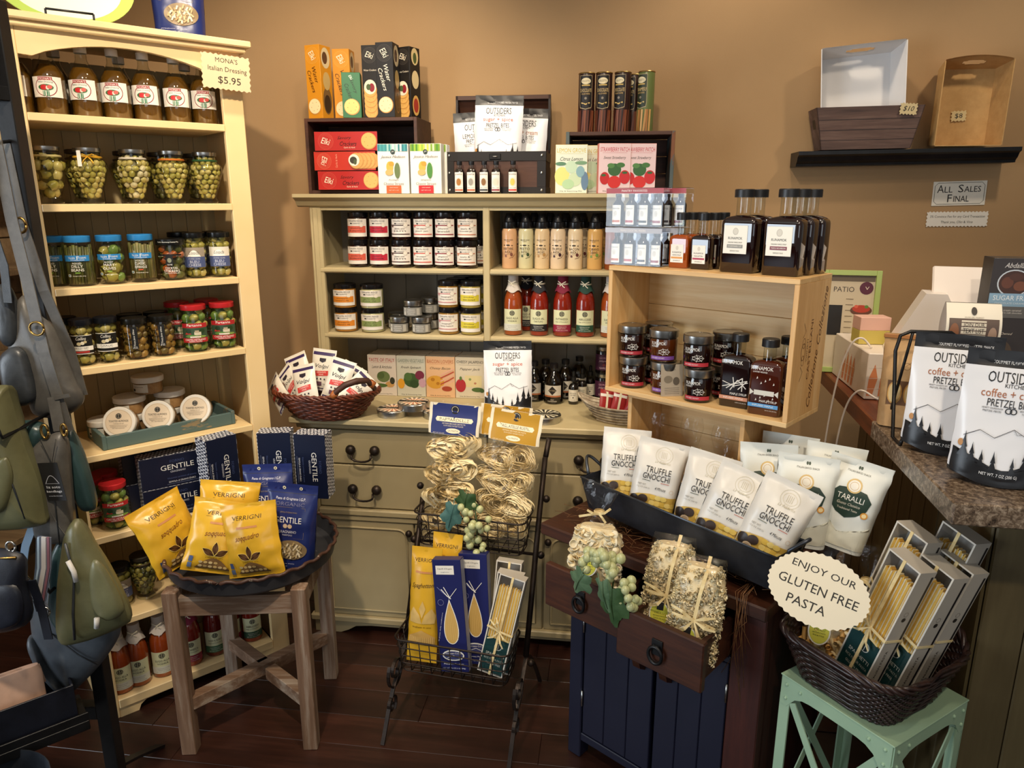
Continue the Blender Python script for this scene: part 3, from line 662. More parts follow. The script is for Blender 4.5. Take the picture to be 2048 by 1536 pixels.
def jar(prof, lid=None, lidm='#222222|0.3', contents=None, fill=None, label=None, glass='glass', n=24, lidn=24):
    s = Spec()
    mb = MB(); mb.lathe([(0, prof[0][1])] + prof, glass, n); s.part('glass_jar', mb)
    if contents is not None: s.part('olives', contents, None, 'stuff')
    if fill: 
        mb = MB(); z0, z1, m = fill[:3]; ins = fill[3] if len(fill) > 3 else 0.95
        ks = sorted({z0, z1, *[p[1] for p in prof if z0 < p[1] < z1]})
        mb.lathe([(0, z0)] + [(rad_at(prof, z) * ins, z) for z in ks] + [(0, z1)], m, n); s.part('contents', mb)
    if lid:
        r, z0, z1 = lid[:3]; mb = MB(); b = 0.0015
        mb.lathe([(r, z0), (r + 0.0006, z0 + b), (r + 0.0006, z1 - b), (r - b, z1), (r * 0.8, z1), (r * 0.78, z1 - 0.0008), (0, z1 - 0.0008)], lidm, lidn); s.part('lid', mb)
    if label:
        r, z0, z1, ha, base, items = label[:6]; a0 = label[6] if len(label) > 6 else 0.0
        mb = MB(); w = r * ha
        if base: mb.lathe([(r + 0.0004, z0), (r + 0.0004, z1)], base, max(6, int(ha * 10)), a0=a0 - ha, a1=a0 + ha)
        mb.decal(cyl_map(r + 0.0004, a0), items, 0.006); s.part('label', mb)
    return s
WH = '#f4efe4'; BK = '#141414'
# --- dressing bottles
bp = [(0.034, 0), (0.038, 0.006), (0.038, 0.098), (0.034, 0.112), (0.022, 0.132), (0.0145, 0.148), (0.0135, 0.17)]
lab = [('r', -.038, .044, .038, .094, WH), ('o', 0, .069, .026, .023, .002, '#8a1f22'), ('r', -.017, .086, .017, .094, '#9b1c22'), ('t', 0, .090, .0055, "MONA'S", WH, .03),
       ('t', 0, .081, .0055, 'Italian Dressing', '#2f5b4a', .036, 0, .3), ('e', 0, .068, .018, .008, '#2f6b3c'), ('e', -.004, .068, .009, .0065, '#c4262b'), ('e', .004, .067, .004, .005, '#e9d8c8'), ('e', .009, .069, .006, .005, '#d65a50'),
       ('r', -.008, .046, -.0065, .059, '#2b7a55'), ('r', -.005, .046, -.003, .059, '#2b7a55'), ('r', -.002, .046, -.001, .059, '#2b7a55'), ('r', .001, .046, .004, .059, '#2b7a55'), ('r', .005, .046, .007, .059, '#2b7a55')]
dress = jar(bp, (0.0155, 0.166, 0.186), '#efe9dc|0.4', None, (0.003, 0.128, 'dressing'), (0.038, 0.044, 0.095, 1.05, WH, lab))
for i, x in enumerate((0.063, 0.118, 0.201, 0.278, 0.357, 0.440, 0.518)):
    xx = x if i else 0.052
    spawn(dress, 'dressing_bottle', 'amber Italian dressing bottle with white label, %s in the front row' % ORD[i], 'bottle', B, xx + (0.0 if i else -0.008), 0.075 + (0.02 if i == 0 else 0), SZ[0], rz=-34 + i * 2.5 + (8 if i == 1 else 0), group='dressing bottles on the top shelf')
for i, (x, w) in enumerate(((0.155, 'between the second and third bottles'), (0.32, 'behind the fourth and fifth bottles'), (0.505, 'behind the rightmost bottle'))):
    spawn(dress, 'dressing_bottle', 'amber dressing bottle in the back row ' + w, 'bottle', B, x, 0.185, SZ[0], rz=-30, group='dressing bottles on the top shelf')
# --- amphora olive jars
ap = [(0.026, 0), (0.029, 0.004), (0.027, 0.010), (0.023, 0.017), (0.027, 0.03), (0.037, 0.058), (0.046, 0.086), (0.0485, 0.1), (0.046, 0.112), (0.037, 0.121), (0.032, 0.126), (0.032, 0.143)]
def amphora(r, mats, core, ribbon, bow=False, lidm='steel'):
    s = jar(ap, (0.0345, 0.140, 0.152), lidm, olive_mb(ap, 0.014, 0.134, r, mats, core, 0.95), None, None)
    mb = MB(); mb.lathe([(0.0335, 0.1235), (0.0365, 0.124), (0.037, 0.127), (0.0345, 0.129)], ribbon, 20)
    if bow:
        for sg in (-1, 1): mb.tube([(0.012, -0.036, 0.127), (0.012 + sg * 0.012, -0.043, 0.133), (0.012 + sg * 0.024, -0.04, 0.129), (0.012, -0.037, 0.126)], 0.0028, ribbon, 6, flatten=0.5); mb.tube([(0.012, -0.037, 0.127), (0.012 + sg * 0.01, -0.044, 0.117), (0.012 + sg * 0.014, -0.046, 0.108)], 0.0025, ribbon, 6, flatten=0.5)
        mb.box(-0.012, -0.002, -0.049, -0.048, 0.10, 0.142, WH)
    s.part('ribbon', mb); return s
AM = [amphora(0.0145, ['olive', 'olive_pale'], '#5d5522', '#d8c98a'), amphora(0.0088, ['olive', 'olive_pale'], '#5d5522', '#e0a92c', True), amphora(0.0092, ['olive_pale', 'olive', '#cfc39a|0.3'], '#5d5522', '#e6ddc8'), amphora(0.0088, ['olive', 'olive_pale', 'olive'], '#5d5522', '#d97a2c'), amphora(0.0085, ['olive', 'olive_pale', 'olive'], '#4f4a1e', '#2f5a34')]
al = ['olive jar of large olives with pale cord, beside the bookcase stile', 'amphora olive jar tied with a yellow ribbon bow', 'amphora jar of garlic stuffed olives with cream band', 'amphora olive jar with an orange band at its neck', 'amphora olive jar with a dark green band at its neck']
for i, x in enumerate((0.086, 0.186, 0.302, 0.408, 0.506)):
    spawn(AM[i], 'olive_jar', al[i], 'jar', B, x, 0.085, SZ[1], rz=-30 + 3 * i, group='amphora olive jars on the second shelf')
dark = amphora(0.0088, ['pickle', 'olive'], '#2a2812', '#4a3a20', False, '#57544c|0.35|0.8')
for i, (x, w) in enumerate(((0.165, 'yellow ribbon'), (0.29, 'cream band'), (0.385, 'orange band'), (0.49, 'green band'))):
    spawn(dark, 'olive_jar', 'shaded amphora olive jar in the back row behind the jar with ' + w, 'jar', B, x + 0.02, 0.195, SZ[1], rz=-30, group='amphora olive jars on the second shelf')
# --- pickled vegetables
kp = [(0.034, 0), (0.037, 0.006), (0.037, 0.098), (0.033, 0.108), (0.031, 0.113), (0.031, 0.124)]
def sticks(prof, z0, z1, mats, r=0.0045, ins=0.93):
    mb = MB(); q = random.Random(3)
    for i in range(26):
        a = 2 * PI * i / 26; R_ = rad_at(prof, (z0 + z1) / 2) * ins - r; top = z1 - q.uniform(0, .012)
        mb.tube([(R_ * math.sin(a), -R_ * math.cos(a), z0), (R_ * math.sin(a + .1), -R_ * math.cos(a + .1), top)], r, mats[i % len(mats)], 6)
    mb.lathe([(0, z0), (0.024, z0), (0.024, z1 - .015), (0, z1 - .015)], mats[0], 12); return mb
BL = '#2f86c8|0.35'; CW = '#fbf8ee'
def tillen(l1, l2, l3, cont, tag):
    L = [('r', -.034, .070, .034, .086, BL), ('t', -.012, .079, .005, 'TILLEN', CW, .018), ('t', 0.0045, .079, .009, 'F', CW, .006), ('t', .017, .079, .005, 'FARMS', CW, .016), ('t', .003, .073, .003, 'BY STONEWALL KITCHEN', CW, .034),
         ('t', 0, .064, .0045, l1, CW, .022), ('t', 0, .056, .0075, l2, CW, .028), ('t', 0, .046, .0075, l3, CW, .032), ('r', -.006, .0365, .006, .0395, tag), ('t', .002, .029, .0035, 'exceptionally crisp', CW, .032), ('r', -.027, .027, -.019, .034, '#e8e4d8'), ('e', -.023, .0305, .003, .0025, '#4a7a8a')]
    return jar(kp, (0.0335, 0.121, 0.138), BL, cont, None, (0.037, 0.06, 0.08, 0.9, None, L))
dil = tillen('PICKLED', 'DILLY', 'BEANS', sticks(kp, 0.006, 0.115, ['pickle', '#5b5f2a|0.3', '#3d3f1c|0.3']), '#7aa83c')
blo = tillen('BLOODY', 'MARY', 'OLIVES', olive_mb(kp, 0.004, 0.118, 0.0155, ['olive', 'olive_green', 'olive'], '#6a5a20', 0.95), '#9ac04a')
asp = tillen('PICKLED', 'CLASSIC', 'ASPARAGUS', sticks(kp, 0.012, 0.116, ['#6b6a3a|0.35', '#7d7444|0.35', '#574f2a|0.35'], 0.005), '#d8552c')
grp3 = 'jars of pickles on the third shelf'
spawn(dil, 'pickle_jar', 'pickled dilly beans jar with blue lid, half hidden beside the stile', 'jar', B, 0.068, 0.10, SZ[2], rz=-24, group=grp3)
spawn(dil, 'pickle_jar', 'pickled dilly beans jar with blue lid, nearer the bloody mary olives', 'jar', B, 0.125, 0.055, SZ[2], rz=-22, group=grp3)
spawn(blo, 'pickle_jar', 'bloody mary olives jar with blue lid and blue band', 'jar', B, 0.205, 0.055, SZ[2], rz=-22, group=grp3)
spawn(asp, 'pickle_jar', 'pickled asparagus jar with blue lid and band', 'jar', B, 0.288, 0.055, SZ[2], rz=-24, group=grp3)
sp_ = [(0.034, 0), (0.038, 0.006), (0.040, 0.075), (0.0385, 0.088), (0.0385, 0.105)]
L = [('r', -.036, .073, .036, .078, BK), ('l', [(-.036, .0715), (.036, .0715)], .0008, CW), ('r', -.010, .045, .010, .074, BK), ('e', 0, .06, .006, .007, '#8a8f7a'), ('t', 0, .047, .004, 'OLIVES', CW, .014), ('t', 0.004, .037, .0065, 'COCKTAIL', CW, .036), ('t', .004, .028, .0075, 'STIRRERS', CW, .044), ('t', .004, .0215, .003, 'hand packed vegetables', CW, .038)]
stir = jar(sp_, (0.041, 0.104, 0.122), BK + '|0.25', olive_mb(sp_, 0.004, 0.10, 0.012, ['pickle', '#5b5f2a|0.3', '#a8551f|0.3'], '#35351a', 0.95), None, (0.0405, 0.02, 0.08, 0.9, None, L))
s = stir; mb = MB(); mb.decal(cyl_map(0.0417), [('t', 0, .113, .005, 'Cold or Roomtemp Cocktail Mix', CW, .062)], .006); s.part('lid_print', mb)
spawn(stir, 'cocktail_stirrer_jar', 'wide jar of cocktail stirrers with printed black lid', 'jar', B, 0.372, 0.06, SZ[2], rz=-26, group=grp3)
cp = [(0.030, 0), (0.034, 0.004), (0.034, 0.108), (0.031, 0.118), (0.030, 0.126)]
def bleu(base):
    L = [('r', -.034, .066, .034, .094, base), ('p', [(-.02 + .04 * i / 10, .066 + .02 * math.sin(PI * i / 10)) for i in range(11)], CW), ('t', 0, .078, .010, 'Losada', '#5a5348', .03, 0, .4), ('r', -.034, .034, .034, .066, '#4d5a86'), ('t', 0, .060, .004, 'STUFFED OLIVES', '#cfd4e2', .034), ('t', 0, .051, .008, 'BLEU', '#cfd4e2', .026), ('t', 0, .041, .008, 'CHEESE', '#cfd4e2', .036)]
    return jar(cp, (0.0325, 0.122, 0.138), BK + '|0.25', olive_mb(cp, 0.004, 0.122, 0.0125, ['olive', 'olive_pale', 'olive'], '#6a6428', 0.94), None, (0.034, 0.034, 0.094, 1.1, None, L))
b1, b2 = bleu('#a39684'), bleu('#e9e3d3')
for x, y, sp, w in ((0.443, 0.065, b1, 'taupe label, between stirrers and the white-labelled jar'), (0.515, 0.055, b2, 'white script label at the shelf front'), (0.525, 0.135, b1, 'taupe label behind the white-labelled jar'), (0.42, 0.14, b1, 'taupe label in the back row')):
    spawn(sp, 'olive_jar', 'bleu cheese olive jar with ' + w, 'jar', B, x, y, SZ[2], rz=-24, group=grp3)
# --- fourth shelf
co = [(0.028, 0), (0.031, 0.004), (0.031, 0.105), (0.0285, 0.113), (0.0285, 0.122)]
def collins(nm, tag):
    L = [('r', -.0305, .036, .0305, .090, CW), ('r', -.0305, .038, .0305, .0885, BK), ('t', 0, .081, .009, 'Collins', CW, .026, 0, .3), ('e', -.006, .066, .006, .005, '#cfc39a'), ('e', .003, .068, .005, .005, '#e6dfc8'), ('e', .010, .071, .004, .004, '#c9b98a'), ('l', [(-.015, .061), (.018, .075)], .0008, '#d0c8a8'), ('r', -.0305, .046, .0305, .0585, CW), ('t', 0, .0535, .0055, nm, BK, .032), ('t', 0, .0485, .002, 'gourmet olives', BK, .03), ('r', -.018, .040, .018, .0445, tag)]
    return jar(co, (0.0305, 0.117, 0.134), '#14161c|0.3', olive_mb(co, 0.004, 0.115, 0.013, ['olive', 'olive_pale', 'olive'], '#5d5826', 0.94), None, (0.031, 0.036, 0.09, 1.0, None, L))
cb, cg = collins('BLOODY MARY', '#c23b33'), collins('GARLIC', BK)
g4 = 'olive jars on the fourth shelf'
for x, y, sp, w in ((0.075, 0.12, cb, 'bloody mary olive jar with black label, set back beside the handbag'), (0.103, 0.05, cb, 'bloody mary olive jar with black label and red tag at the shelf front'), (0.166, 0.05, cg, 'garlic olive jar with black and white label')):
    spawn(sp, 'olive_jar', w, 'jar', B, x, y, SZ[3], rz=-18, group=g4)
tj = [(0.032, 0), (0.036, 0.005), (0.036, 0.1), (0.034, 0.106), (0.034, 0.112)]
L = [('r', -.0085, .035, .0085, .100, BK), ('t', -.0005, .068, .006, 'Tony Jane Olive', CW, .05, 90, .3), ('t', 0, .040, .003, 'NET WT', CW, .010), ('t', 0, .0365, .003, '8 OZ', CW, .012)]
tony = jar(tj, (0.0355, 0.106, 0.124), '#191713|0.25', olive_mb(tj, 0.004, 0.105, 0.0115, ['#8a6a2c|0.25', '#a07a3a|0.25', '#6e5a2a|0.25'], '#5a3a14', 0.94), None, (0.036, 0.03, 0.1, 0.6, None, L))
for x, y, w in ((0.242, 0.05, 'front row beside the garlic jar'), (0.318, 0.05, 'front row beside the red-lidded jars'), (0.25, 0.135, 'back row behind the first brown olive jar'), (0.325, 0.135, 'back row behind the second brown olive jar')):
    spawn(tony, 'olive_jar', 'brown olive jar with narrow vertical black label, ' + w, 'jar', B, x, y, SZ[3], rz=-18, group=g4)
pa = [(0.038, 0), (0.042, 0.005), (0.042, 0.108), (0.038, 0.12), (0.034, 0.126), (0.034, 0.136)]
L = [('r', -.040, .032, .040, .092, '#b8252b'), ('r', -.040, .046, .040, .078, '#39503a'), ('t', 0, .0865, .008, 'Partanna', CW, .044), ('p', [(-.03, .058), (-.02, .072), (-.01, .058)], '#b8382c'), ('e', -.018, .068, .008, .007, '#22381f'), ('e', .02, .067, .010, .007, '#27401f'), ('r', -.002, .055, .018, .065, '#d8cdb2'), ('r', .0, .063, .012, .070, '#b8a88a'), ('e', -.01, .052, .018, .005, '#5f8a3c'), ('e', .014, .050, .02, .004, '#87a04a'), ('r', -.014, .0475, .016, .052, CW), ('t', .001, .0498, .003, 'WHOLE OLIVES', '#b8252b', .026), ('t', 0, .041, .006, 'CASTELVETRANO', CW, .060), ('t', 0, .0355, .0032, 'GREEN OLIVES', CW, .036)]
part = jar(pa, (0.037, 0.131, 0.147), '#c0282c|0.3', olive_mb(pa, 0.004, 0.132, 0.0135, ['olive_green', 'olive_green', 'olive'], '#465a22', 0.94), None, (0.042, 0.032, 0.092, 1.15, None, L))
for x, y, z, w in ((0.415, 0.055, SZ[3], 'front row of the fourth shelf beside the brown olives'), (0.503, 0.055, SZ[3], 'front row of the fourth shelf beside the stile'), (0.395, 0.155, SZ[3], 'back row of the fourth shelf, more to the left'), (0.488, 0.155, SZ[3], 'back row of the fourth shelf near the side panel')):
    spawn(part, 'olive_jar', 'red lidded green olive jar, ' + w, 'jar', B, x, y, z, rz=-18, group='red lidded green olive jars')
for x, y, w in ((0.125, 0.055, 'sixth shelf in front of the navy boxes'), (0.075, 0.13, 'sixth shelf partly behind the handbags'), (0.125, 0.165, 'sixth shelf right behind another red lid')):
    spawn(part, 'olive_jar', 'red lidded green olive jar, ' + w, 'jar', B, x, y, SZ[5], rz=-8, group='red lidded green olive jars')
# --- fifth shelf: tray of almond tubs
t = thing('wooden_tray', 'weathered teal wooden tray holding almond tubs on the fifth shelf', 'tray', B, 0.305, 0.12, SZ[4] + .0008, rz=3)
for nm, a in (('end_board', (-.2, -.188, -.085, .085, 0, .045)), ('end_board', (.188, .2, -.085, .085, 0, .045)), ('long_board', (-.188, .188, -.085, -.073, 0, .04)), ('long_board', (-.188, .188, .073, .085, 0, .04)), ('bottom_board', (-.188, .188, -.073, .073, 0, .008))):
    mb = MB(); mb.box(*a, 'teal_wood', 0.0015); mb.build(nm, t)
tb = [(0.040, 0), (0.043, 0.003), (0.044, 0.040), (0.044, 0.044)]
def tub(face):
    s = jar(tb, None, '', None, (0.002, 0.036, 'almond'), None, 'glass')
    mb = MB(); mb.lathe([(0.0465, 0.038), (0.0475, 0.040), (0.0475, 0.054), (0.0455, 0.056), (0, 0.056)], '#e9e4da|0.35', 28); k = s.part('lid', mb)
    if face:
        mp = plane_map((0, 0, 0.0562), (1, 0, 0), (0, 1, 0)); mb = MB()
        mb.decal(mp, [('e', 0, 0, .039, .039, '#e6d3b8', 28), ('o', 0, 0, .037, .037, .0005, '#8a7a62'), ('e', 0, .019, .0085, .0085, BK), ('o', 0, .019, .006, .006, .0006, '#cbbfa8'), ('l', [(0, .013), (0, .025)], .001, '#cbbfa8'), ('t', 0, .004, .006, 'TOASTED ALMONDS', '#2a2320', .056), ('t', 0, -.004, .004, 'rosemary sea salt', '#6a5a4a', .03, 0, .3), ('l', [(-.026, -.009), (.026, -.009)], .0006, '#6a5a4a'), ('t', 0, -.0135, .0025, 'INGREDIENTS ALMONDS OIL', '#6a5a4a', .046), ('t', 0, -.018, .0025, 'SALT AND ROSEMARY', '#6a5a4a', .036)])
        s.part('lid_sticker', mb, k)
    else:
        mb = MB(); mb.lathe([(0.0445, 0.008), (0.0445, 0.034)], '#d8d2c4', 8, a0=-1.0, a1=0.25); mb.decal(cyl_map(0.0446), [('r', -.04, .012, -.03, .02, BK), ('t', -.018, .026, .003, 'NUTRITION', BK, .03), ('l', [(-.038, .010), (.005, .010)], .0008, BK)], .006); s.part('side_label', mb)
    return s
tf, ts = tub(True), tub(False); g5 = 'almond tubs in the teal tray'
for x, rr, w in ((0.195, 8, 'nearest the handbags'), (0.305, 2, 'in the middle of the front row'), (0.418, -8, 'at the end by the bookcase stile')):
    spawn(tf, 'almond_tub', 'almond tub tilted to show its lid sticker, ' + w, 'tub', B, x, 0.105, SZ[4] + 0.052, rz=-32, tilt=72, roll=0, group=g5)
for x, y, z, w in ((0.225, 0.165, 0.009, 'low in the tray behind the first tilted tub'), (0.33, 0.165, 0.009, 'low in the tray behind the middle tilted tub'), (0.225, 0.165, 0.066, 'upright on the second layer, nearer the handbags'), (0.345, 0.165, 0.066, 'upright on the second layer behind the middle'), (0.285, 0.165, 0.123, 'topmost of the stack'), (0.145, 0.155, 0.009, 'upright at the tray end by the handbags')):
    spawn(ts, 'almond_tub', 'toasted almond tub with plain white lid, ' + w, 'tub', B, x, y, SZ[4] + z, rz=-30, group=g5)
# --- navy pasta boxes
NV = '#0f1730|0.4'
def gentile_box(W=0.215, Hh=0.103, D=0.062):
    s = Spec(); mb = MB(); mb.box(-W / 2, W / 2, 0, D, 0, Hh, NV, 0.001); k = s.part('carton', mb)
    mb = MB()
    def tri(mp, w, h, c=0.0165):
        nx, ny = max(1, round(w / c)), max(1, round(h / c)); cx, cy = w / nx, h / ny; it = []
        for i in range(nx):
            for j in range(ny):
                x, y = -w / 2 + i * cx, j * cy; f = (i + j) % 2; m = (x + cx / 2, y + cy / 2)
                q = [((x, y), (x + cx, y)), ((x + cx, y + cy), (x, y + cy))] if f else [((x + cx, y), (x + cx, y + cy)), ((x, y + cy), (x, y))]
                for a, b in q: it.append(('p', [a, b, (m[0] * .85 + (a[0] + b[0]) * .075, m[1] * .85 + (a[1] + b[1]) * .075)], '#e6e6ea'))
        mb.decal(mp, it, base=0.0004, step=0)
    tri(plane_map((-W / 2, D / 2, 0), (0, -1, 0), (0, 0, 1)), D - 0.002, Hh); tri(plane_map((W / 2, D / 2, 0), (0, 1, 0), (0, 0, 1)), D - 0.002, Hh); [tri(plane_map((0, 0, z_), (1, 0, 0), (0, sg_, 0)), W - 0.002, D) for z_, sg_ in ((Hh, 1),)]; mb.M = None; tri(lambda u, v, d: (u, v, -d), W - 0.002, D)
    s.part('pattern_print', mb, k); mb = MB(); mp = plane_map((0, 0, 0))
    mb.decal(mp, [('t', 0, Hh * .80, .0085, 'FORNO', '#3d4a74', .042), ('t', 0, Hh * .62, .0165, 'GENTILE', '#eceae4', .098), ('t', 0, Hh * .47, .006, 'GRAGNANO', '#c9ccd6', .045), ('t', .01, Hh * .26, .007, 'Vesuvio artisan di pasta', '#4a5884', .085, 0, .3), ('t', .01, Hh * .15, .0055, 'SEMOLA di GRANO DURO', '#dcdde2', .08), ('l', [(-.035, Hh * .08), (.055, Hh * .08)], .0008, '#7d88a8')] + [('l', [(-W / 2 + .004 + i * .012, .001), (-W / 2 + .011 + i * .012, .001)], .0012, '#dcdde2') for i in range(17)])
    s.part('front_print', mb, k); return s
gb = gentile_box(); gG = 'navy pasta cartons'
for z, w in ((0, 'lower of the stack on the sixth shelf'), (0.1035, 'upper of the stack on the sixth shelf')):
    spawn(gb, 'pasta_carton', 'navy pasta carton lying lengthwise, ' + w, 'carton', B, 0.305, 0.012, SZ[5] + z, rz=-3, group=gG)
for z, w in ((0, 'lower'), (0.1035, 'upper')):
    spawn(gb, 'pasta_carton', 'navy pasta carton of the rear stack on the sixth shelf, ' + w, 'carton', B, 0.275, 0.10, SZ[5] + z, rz=-2, group=gG)
# upright cartons standing in the round tray, on cartons laid flat
def up(x, y, z, rz, w):
    t = spawn(gb, 'pasta_carton', w, 'carton', TT, x, y, z, group=gG); t.rotation_euler = (0, R(90), R(rz)); return t
for x, y, rz, w in ((-0.15, 0.085, 50, 'navy carton standing upright with its triangle pattern side showing, by the bookcase'), (-0.02, 0.165, 6, 'navy carton standing upright, middle of three behind the bags'), (0.098, 0.158, -6, 'navy carton standing upright nearest the hutch drawers')):
    up(x, y, 0.665 + 0.1075, rz, w)
for k, (x, w) in enumerate(((-0.11, 'under the upright carton by the bookcase'), (0.05, 'under the upright cartons by the hutch'))):
    for j in range(1):
        t = thing('pasta_carton', 'navy carton laid flat in the tray ' + w, 'carton', TT, x, 0.135, 0.5415, 0, group=gG)
        mb = MB(); mb.box(-.075, .075, -.0, .062, 0, .123, NV, 0.001); mb.build('carton', t)
# --- seventh and eighth shelves
for x, y, w in ((0.185, 0.10, 'seventh shelf in deep shade'), (0.30, 0.14, 'seventh shelf behind the yellow bags')):
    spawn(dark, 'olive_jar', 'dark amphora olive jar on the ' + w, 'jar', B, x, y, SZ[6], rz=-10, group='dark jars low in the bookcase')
spawn(b1, 'olive_jar', 'bleu cheese olive jar on the low shelf beside the olive handbag', 'jar', B, 0.115, 0.10, SZ[6], rz=-5, group='dark jars low in the bookcase')
# --- sauce bottles (also used in the hutch)
sp = [(0.031, 0), (0.0345, 0.005), (0.0345, 0.115), (0.032, 0.135), (0.024, 0.158), (0.017, 0.172), (0.016, 0.205)]
LB = '#d9d9b0'
def sauce(n1, n2, band, cap, fillc, bow=True, white=False):
    L = [('r', -.036, .020, .036, .096, LB), ('e', 0, .082, .0095, .0095, '#23201c'), ('o', 0, .082, .007, .007, .0007, LB), ('l', [(0, .075), (0, .089)], .0012, LB), ('l', [(-.006, .082), (.006, .082)], .0012, LB), ('t', 0, .064, .0075, n1, '#26221c', .044), ('t', 0, .0535, .0065 if n2.isupper() else .005, n2, '#26221c', .034 if n2.isupper() else .046), ('r', -.036, .018, .036, .043, band), ('t', 0, .036, .003, 'VEGETARIAN GLUTEN', '#e9e4d4' if not white else '#8a8678', .036), ('t', 0, .030, .003, 'PRODUCT OF ITALY', '#e9e4d4' if not white else '#8a8678', .03), ('t', 0, .023, .0038, 'NET WT 17.6 oz (500g)', '#e9e4d4' if not white else '#8a8678', .044)]
    s = jar(sp, None, '', None, (0.002, 0.168, fillc, 0.97), (0.0345, 0.018, 0.098, 1.1, None, L), n=26)
    mb = MB(); mb.lathe([(0, 0.215), (0.0175, 0.215), (0.0185, 0.212), (0.0185, 0.19), (0.0175, 0.184)], cap, 18); n = 28
    def sk(u, v): a = 2 * PI * u; r = 0.0178 + v * 0.012 + 0.0016 * math.sin(9 * a) * v; return (r * math.sin(a), -r * math.cos(a), 0.186 - v * (0.022 + 0.010 * abs(math.cos(2 * a)) ** 1.5))
    mb.grid(sk, n, 3, cap); k = s.part('cloth_cap', mb)
    mb = MB(); mb.lathe([(0.0185, 0.1835), (0.0205, 0.185), (0.0205, 0.188), (0.0185, 0.1895)], '#ece4cc', 16)
    if bow:
        for dx, dz in ((.016, .010), (-.012, .012), (.012, -.012), (-.006, -.006)): mb.strip([(-.004, -.0215, .1865), (-.004 + dx * .5, -.025, .1865 + dz * .6), (-.004 + dx, -.024, .1865 + dz)], .0028, '#ece4cc', (0, 0, 1), .0005)
    s.part('raffia_tie', mb, k); return s
mottled('sauce_red', '#8c1f10', '#a62c16', 12, 0.12, 0); mottled('sauce_orange', '#a8461a', '#bb5a24', 12, 0.12, 0); mottled('sauce_deep', '#6e1712', '#861f16', 12, 0.12, 0)
SA = {'vodka': sauce('SUGO ALLA', 'VODKA', '#d6d6c8', '#d9cfc4|0.8', 'sauce_orange', True, True), 'tartufo': sauce('SUGO AL', 'TARTUFO', '#1c1b1d', '#23242a|0.8', 'sauce_red'), 'putt': sauce('PUTTANESCA', 'Sugo al Pomodoro', '#8f1f3a', '#7d1a36|0.8', 'sauce_red'), 'abr': sauce('ABRUZZESE', 'Sugo al Pomodoro', '#1f4a36', '#1f4136|0.8', 'sauce_red'), 'ros': sauce('SUGO AL BURRO', 'Sugo al Pomodoro', '#3f6a4a', '#4a1f2a|0.8', 'sauce_deep')}
low = [(0.072, 0.05, 'vodka', 'vodka sauce bottle half hidden by the black rack post'), (0.125, 0.055, 'vodka', 'vodka sauce bottle under the grey tote'), (0.198, 0.055, 'vodka', 'vodka sauce bottle beside the tray table leg'), (0.29, 0.055, 'putt', 'puttanesca sauce bottle behind the near tray table leg'), (0.37, 0.06, 'ros', 'burro sauce bottle between the tray table legs'), (0.435, 0.085, 'putt', 'dark red sauce bottle behind the far tray table leg'), (0.50, 0.06, 'abr', 'abruzzese sauce bottle by the bookcase stile'), (0.245, 0.15, 'ros', 'dark red sauce bottle in the back row of the bottom shelf')]
for x, y, k, w in low: spawn(SA[k], 'sauce_bottle', w + ' on the bottom shelf' if 'bottom' not in w else w, 'bottle', B, x, y, SZ[7], rz=-14, group='sauce bottles on the bottom shelf')
# --- price card, plate with easel, bag on the bookcase top
def wavy_card(w, h, wave, n, amp):
    pts = []
    for (x0, y0), (x1, y1) in (((-w / 2, -h / 2), (w / 2, -h / 2)), ((w / 2, -h / 2), (w / 2, h / 2)), ((w / 2, h / 2), (-w / 2, h / 2)), ((-w / 2, h / 2), (-w / 2, -h / 2))):
        L = math.hypot(x1 - x0, y1 - y0); k = max(2, round(L / wave)) ; dx, dy = (x1 - x0) / L, (y1 - y0) / L
        for i in range(k * n):
            f = i / (k * n); o = amp * math.sin(2 * PI * f * k); pts.append((x0 + (x1 - x0) * f + dy * o, y0 + (y1 - y0) * f - dx * o))
    return pts
def card(name, label, F, x, y, z, w, h, items, paper='#e9cfa6', rz=0, roll=0, tilt=0, wave=0.016, amp=0.0018, cat='sign'):
    t = thing(name, label, cat, F, x, y, z, rz, tilt, roll); mb = MB(); mb.prism(wavy_card(w, h, wave, 6, amp), -0.0006, 0.0006, paper); mb.build('card', t)
    mb = MB(); mb.decal(plane_map((0, -0.0006, 0)), items); mb.build('lettering', t); return t
card('price_card', "price card reading MONA'S Italian Dressing on the bookcase corner", B, 0.553, -0.037, 1.958, 0.138, 0.094, [('t', 0.002, .032, .013, "MONA'S", '#4a4436', .064), ('t', 0.004, .006, .017, 'Italian Dressing', '#4a4436', .112), ('t', 0.008, -.023, .022, '$5.95', '#3a352b', .066)], '#e8cca4', rz=0, roll=2)
t = thing('serving_plate', 'white oval plate with lime green rim on a wire easel', 'plate', B, 0.19, 0.10, 2.062, rz=-6, tilt=-14)
mb = MB(Matrix.Translation((0, 0, 0.10)) @ Matrix.Rotation(R(90), 4, 'X')); mb.lathe([(0, 0.0), (0.75, 0.0)], '#f3f0e4|0.15', 48, sx=0.19, sy=0.135); mb.lathe([(0, 0.006), (0.72, 0.006), (0.80, 0.012), (0.82, 0.012)], '#f3f0e4|0.15', 48, sx=0.17, sy=0.118); mb.build('plate_centre', t)
mb = MB(Matrix.Translation((0, 0, 0.10)) @ Matrix.Rotation(R(90), 4, 'X')); mb.lathe([(0.82, 0.012), (1.0, 0.022), (1.0, 0.026), (0.82, 0.016)], '#b9d66a|0.2', 48, sx=0.17, sy=0.118, c=(0, 0, 0)); mb.build('green_rim', t)
t = thing('plate_easel', 'twisted black wire easel holding the green rimmed plate', 'easel', B, 0.19, 0.10, 2.053, rz=-6)
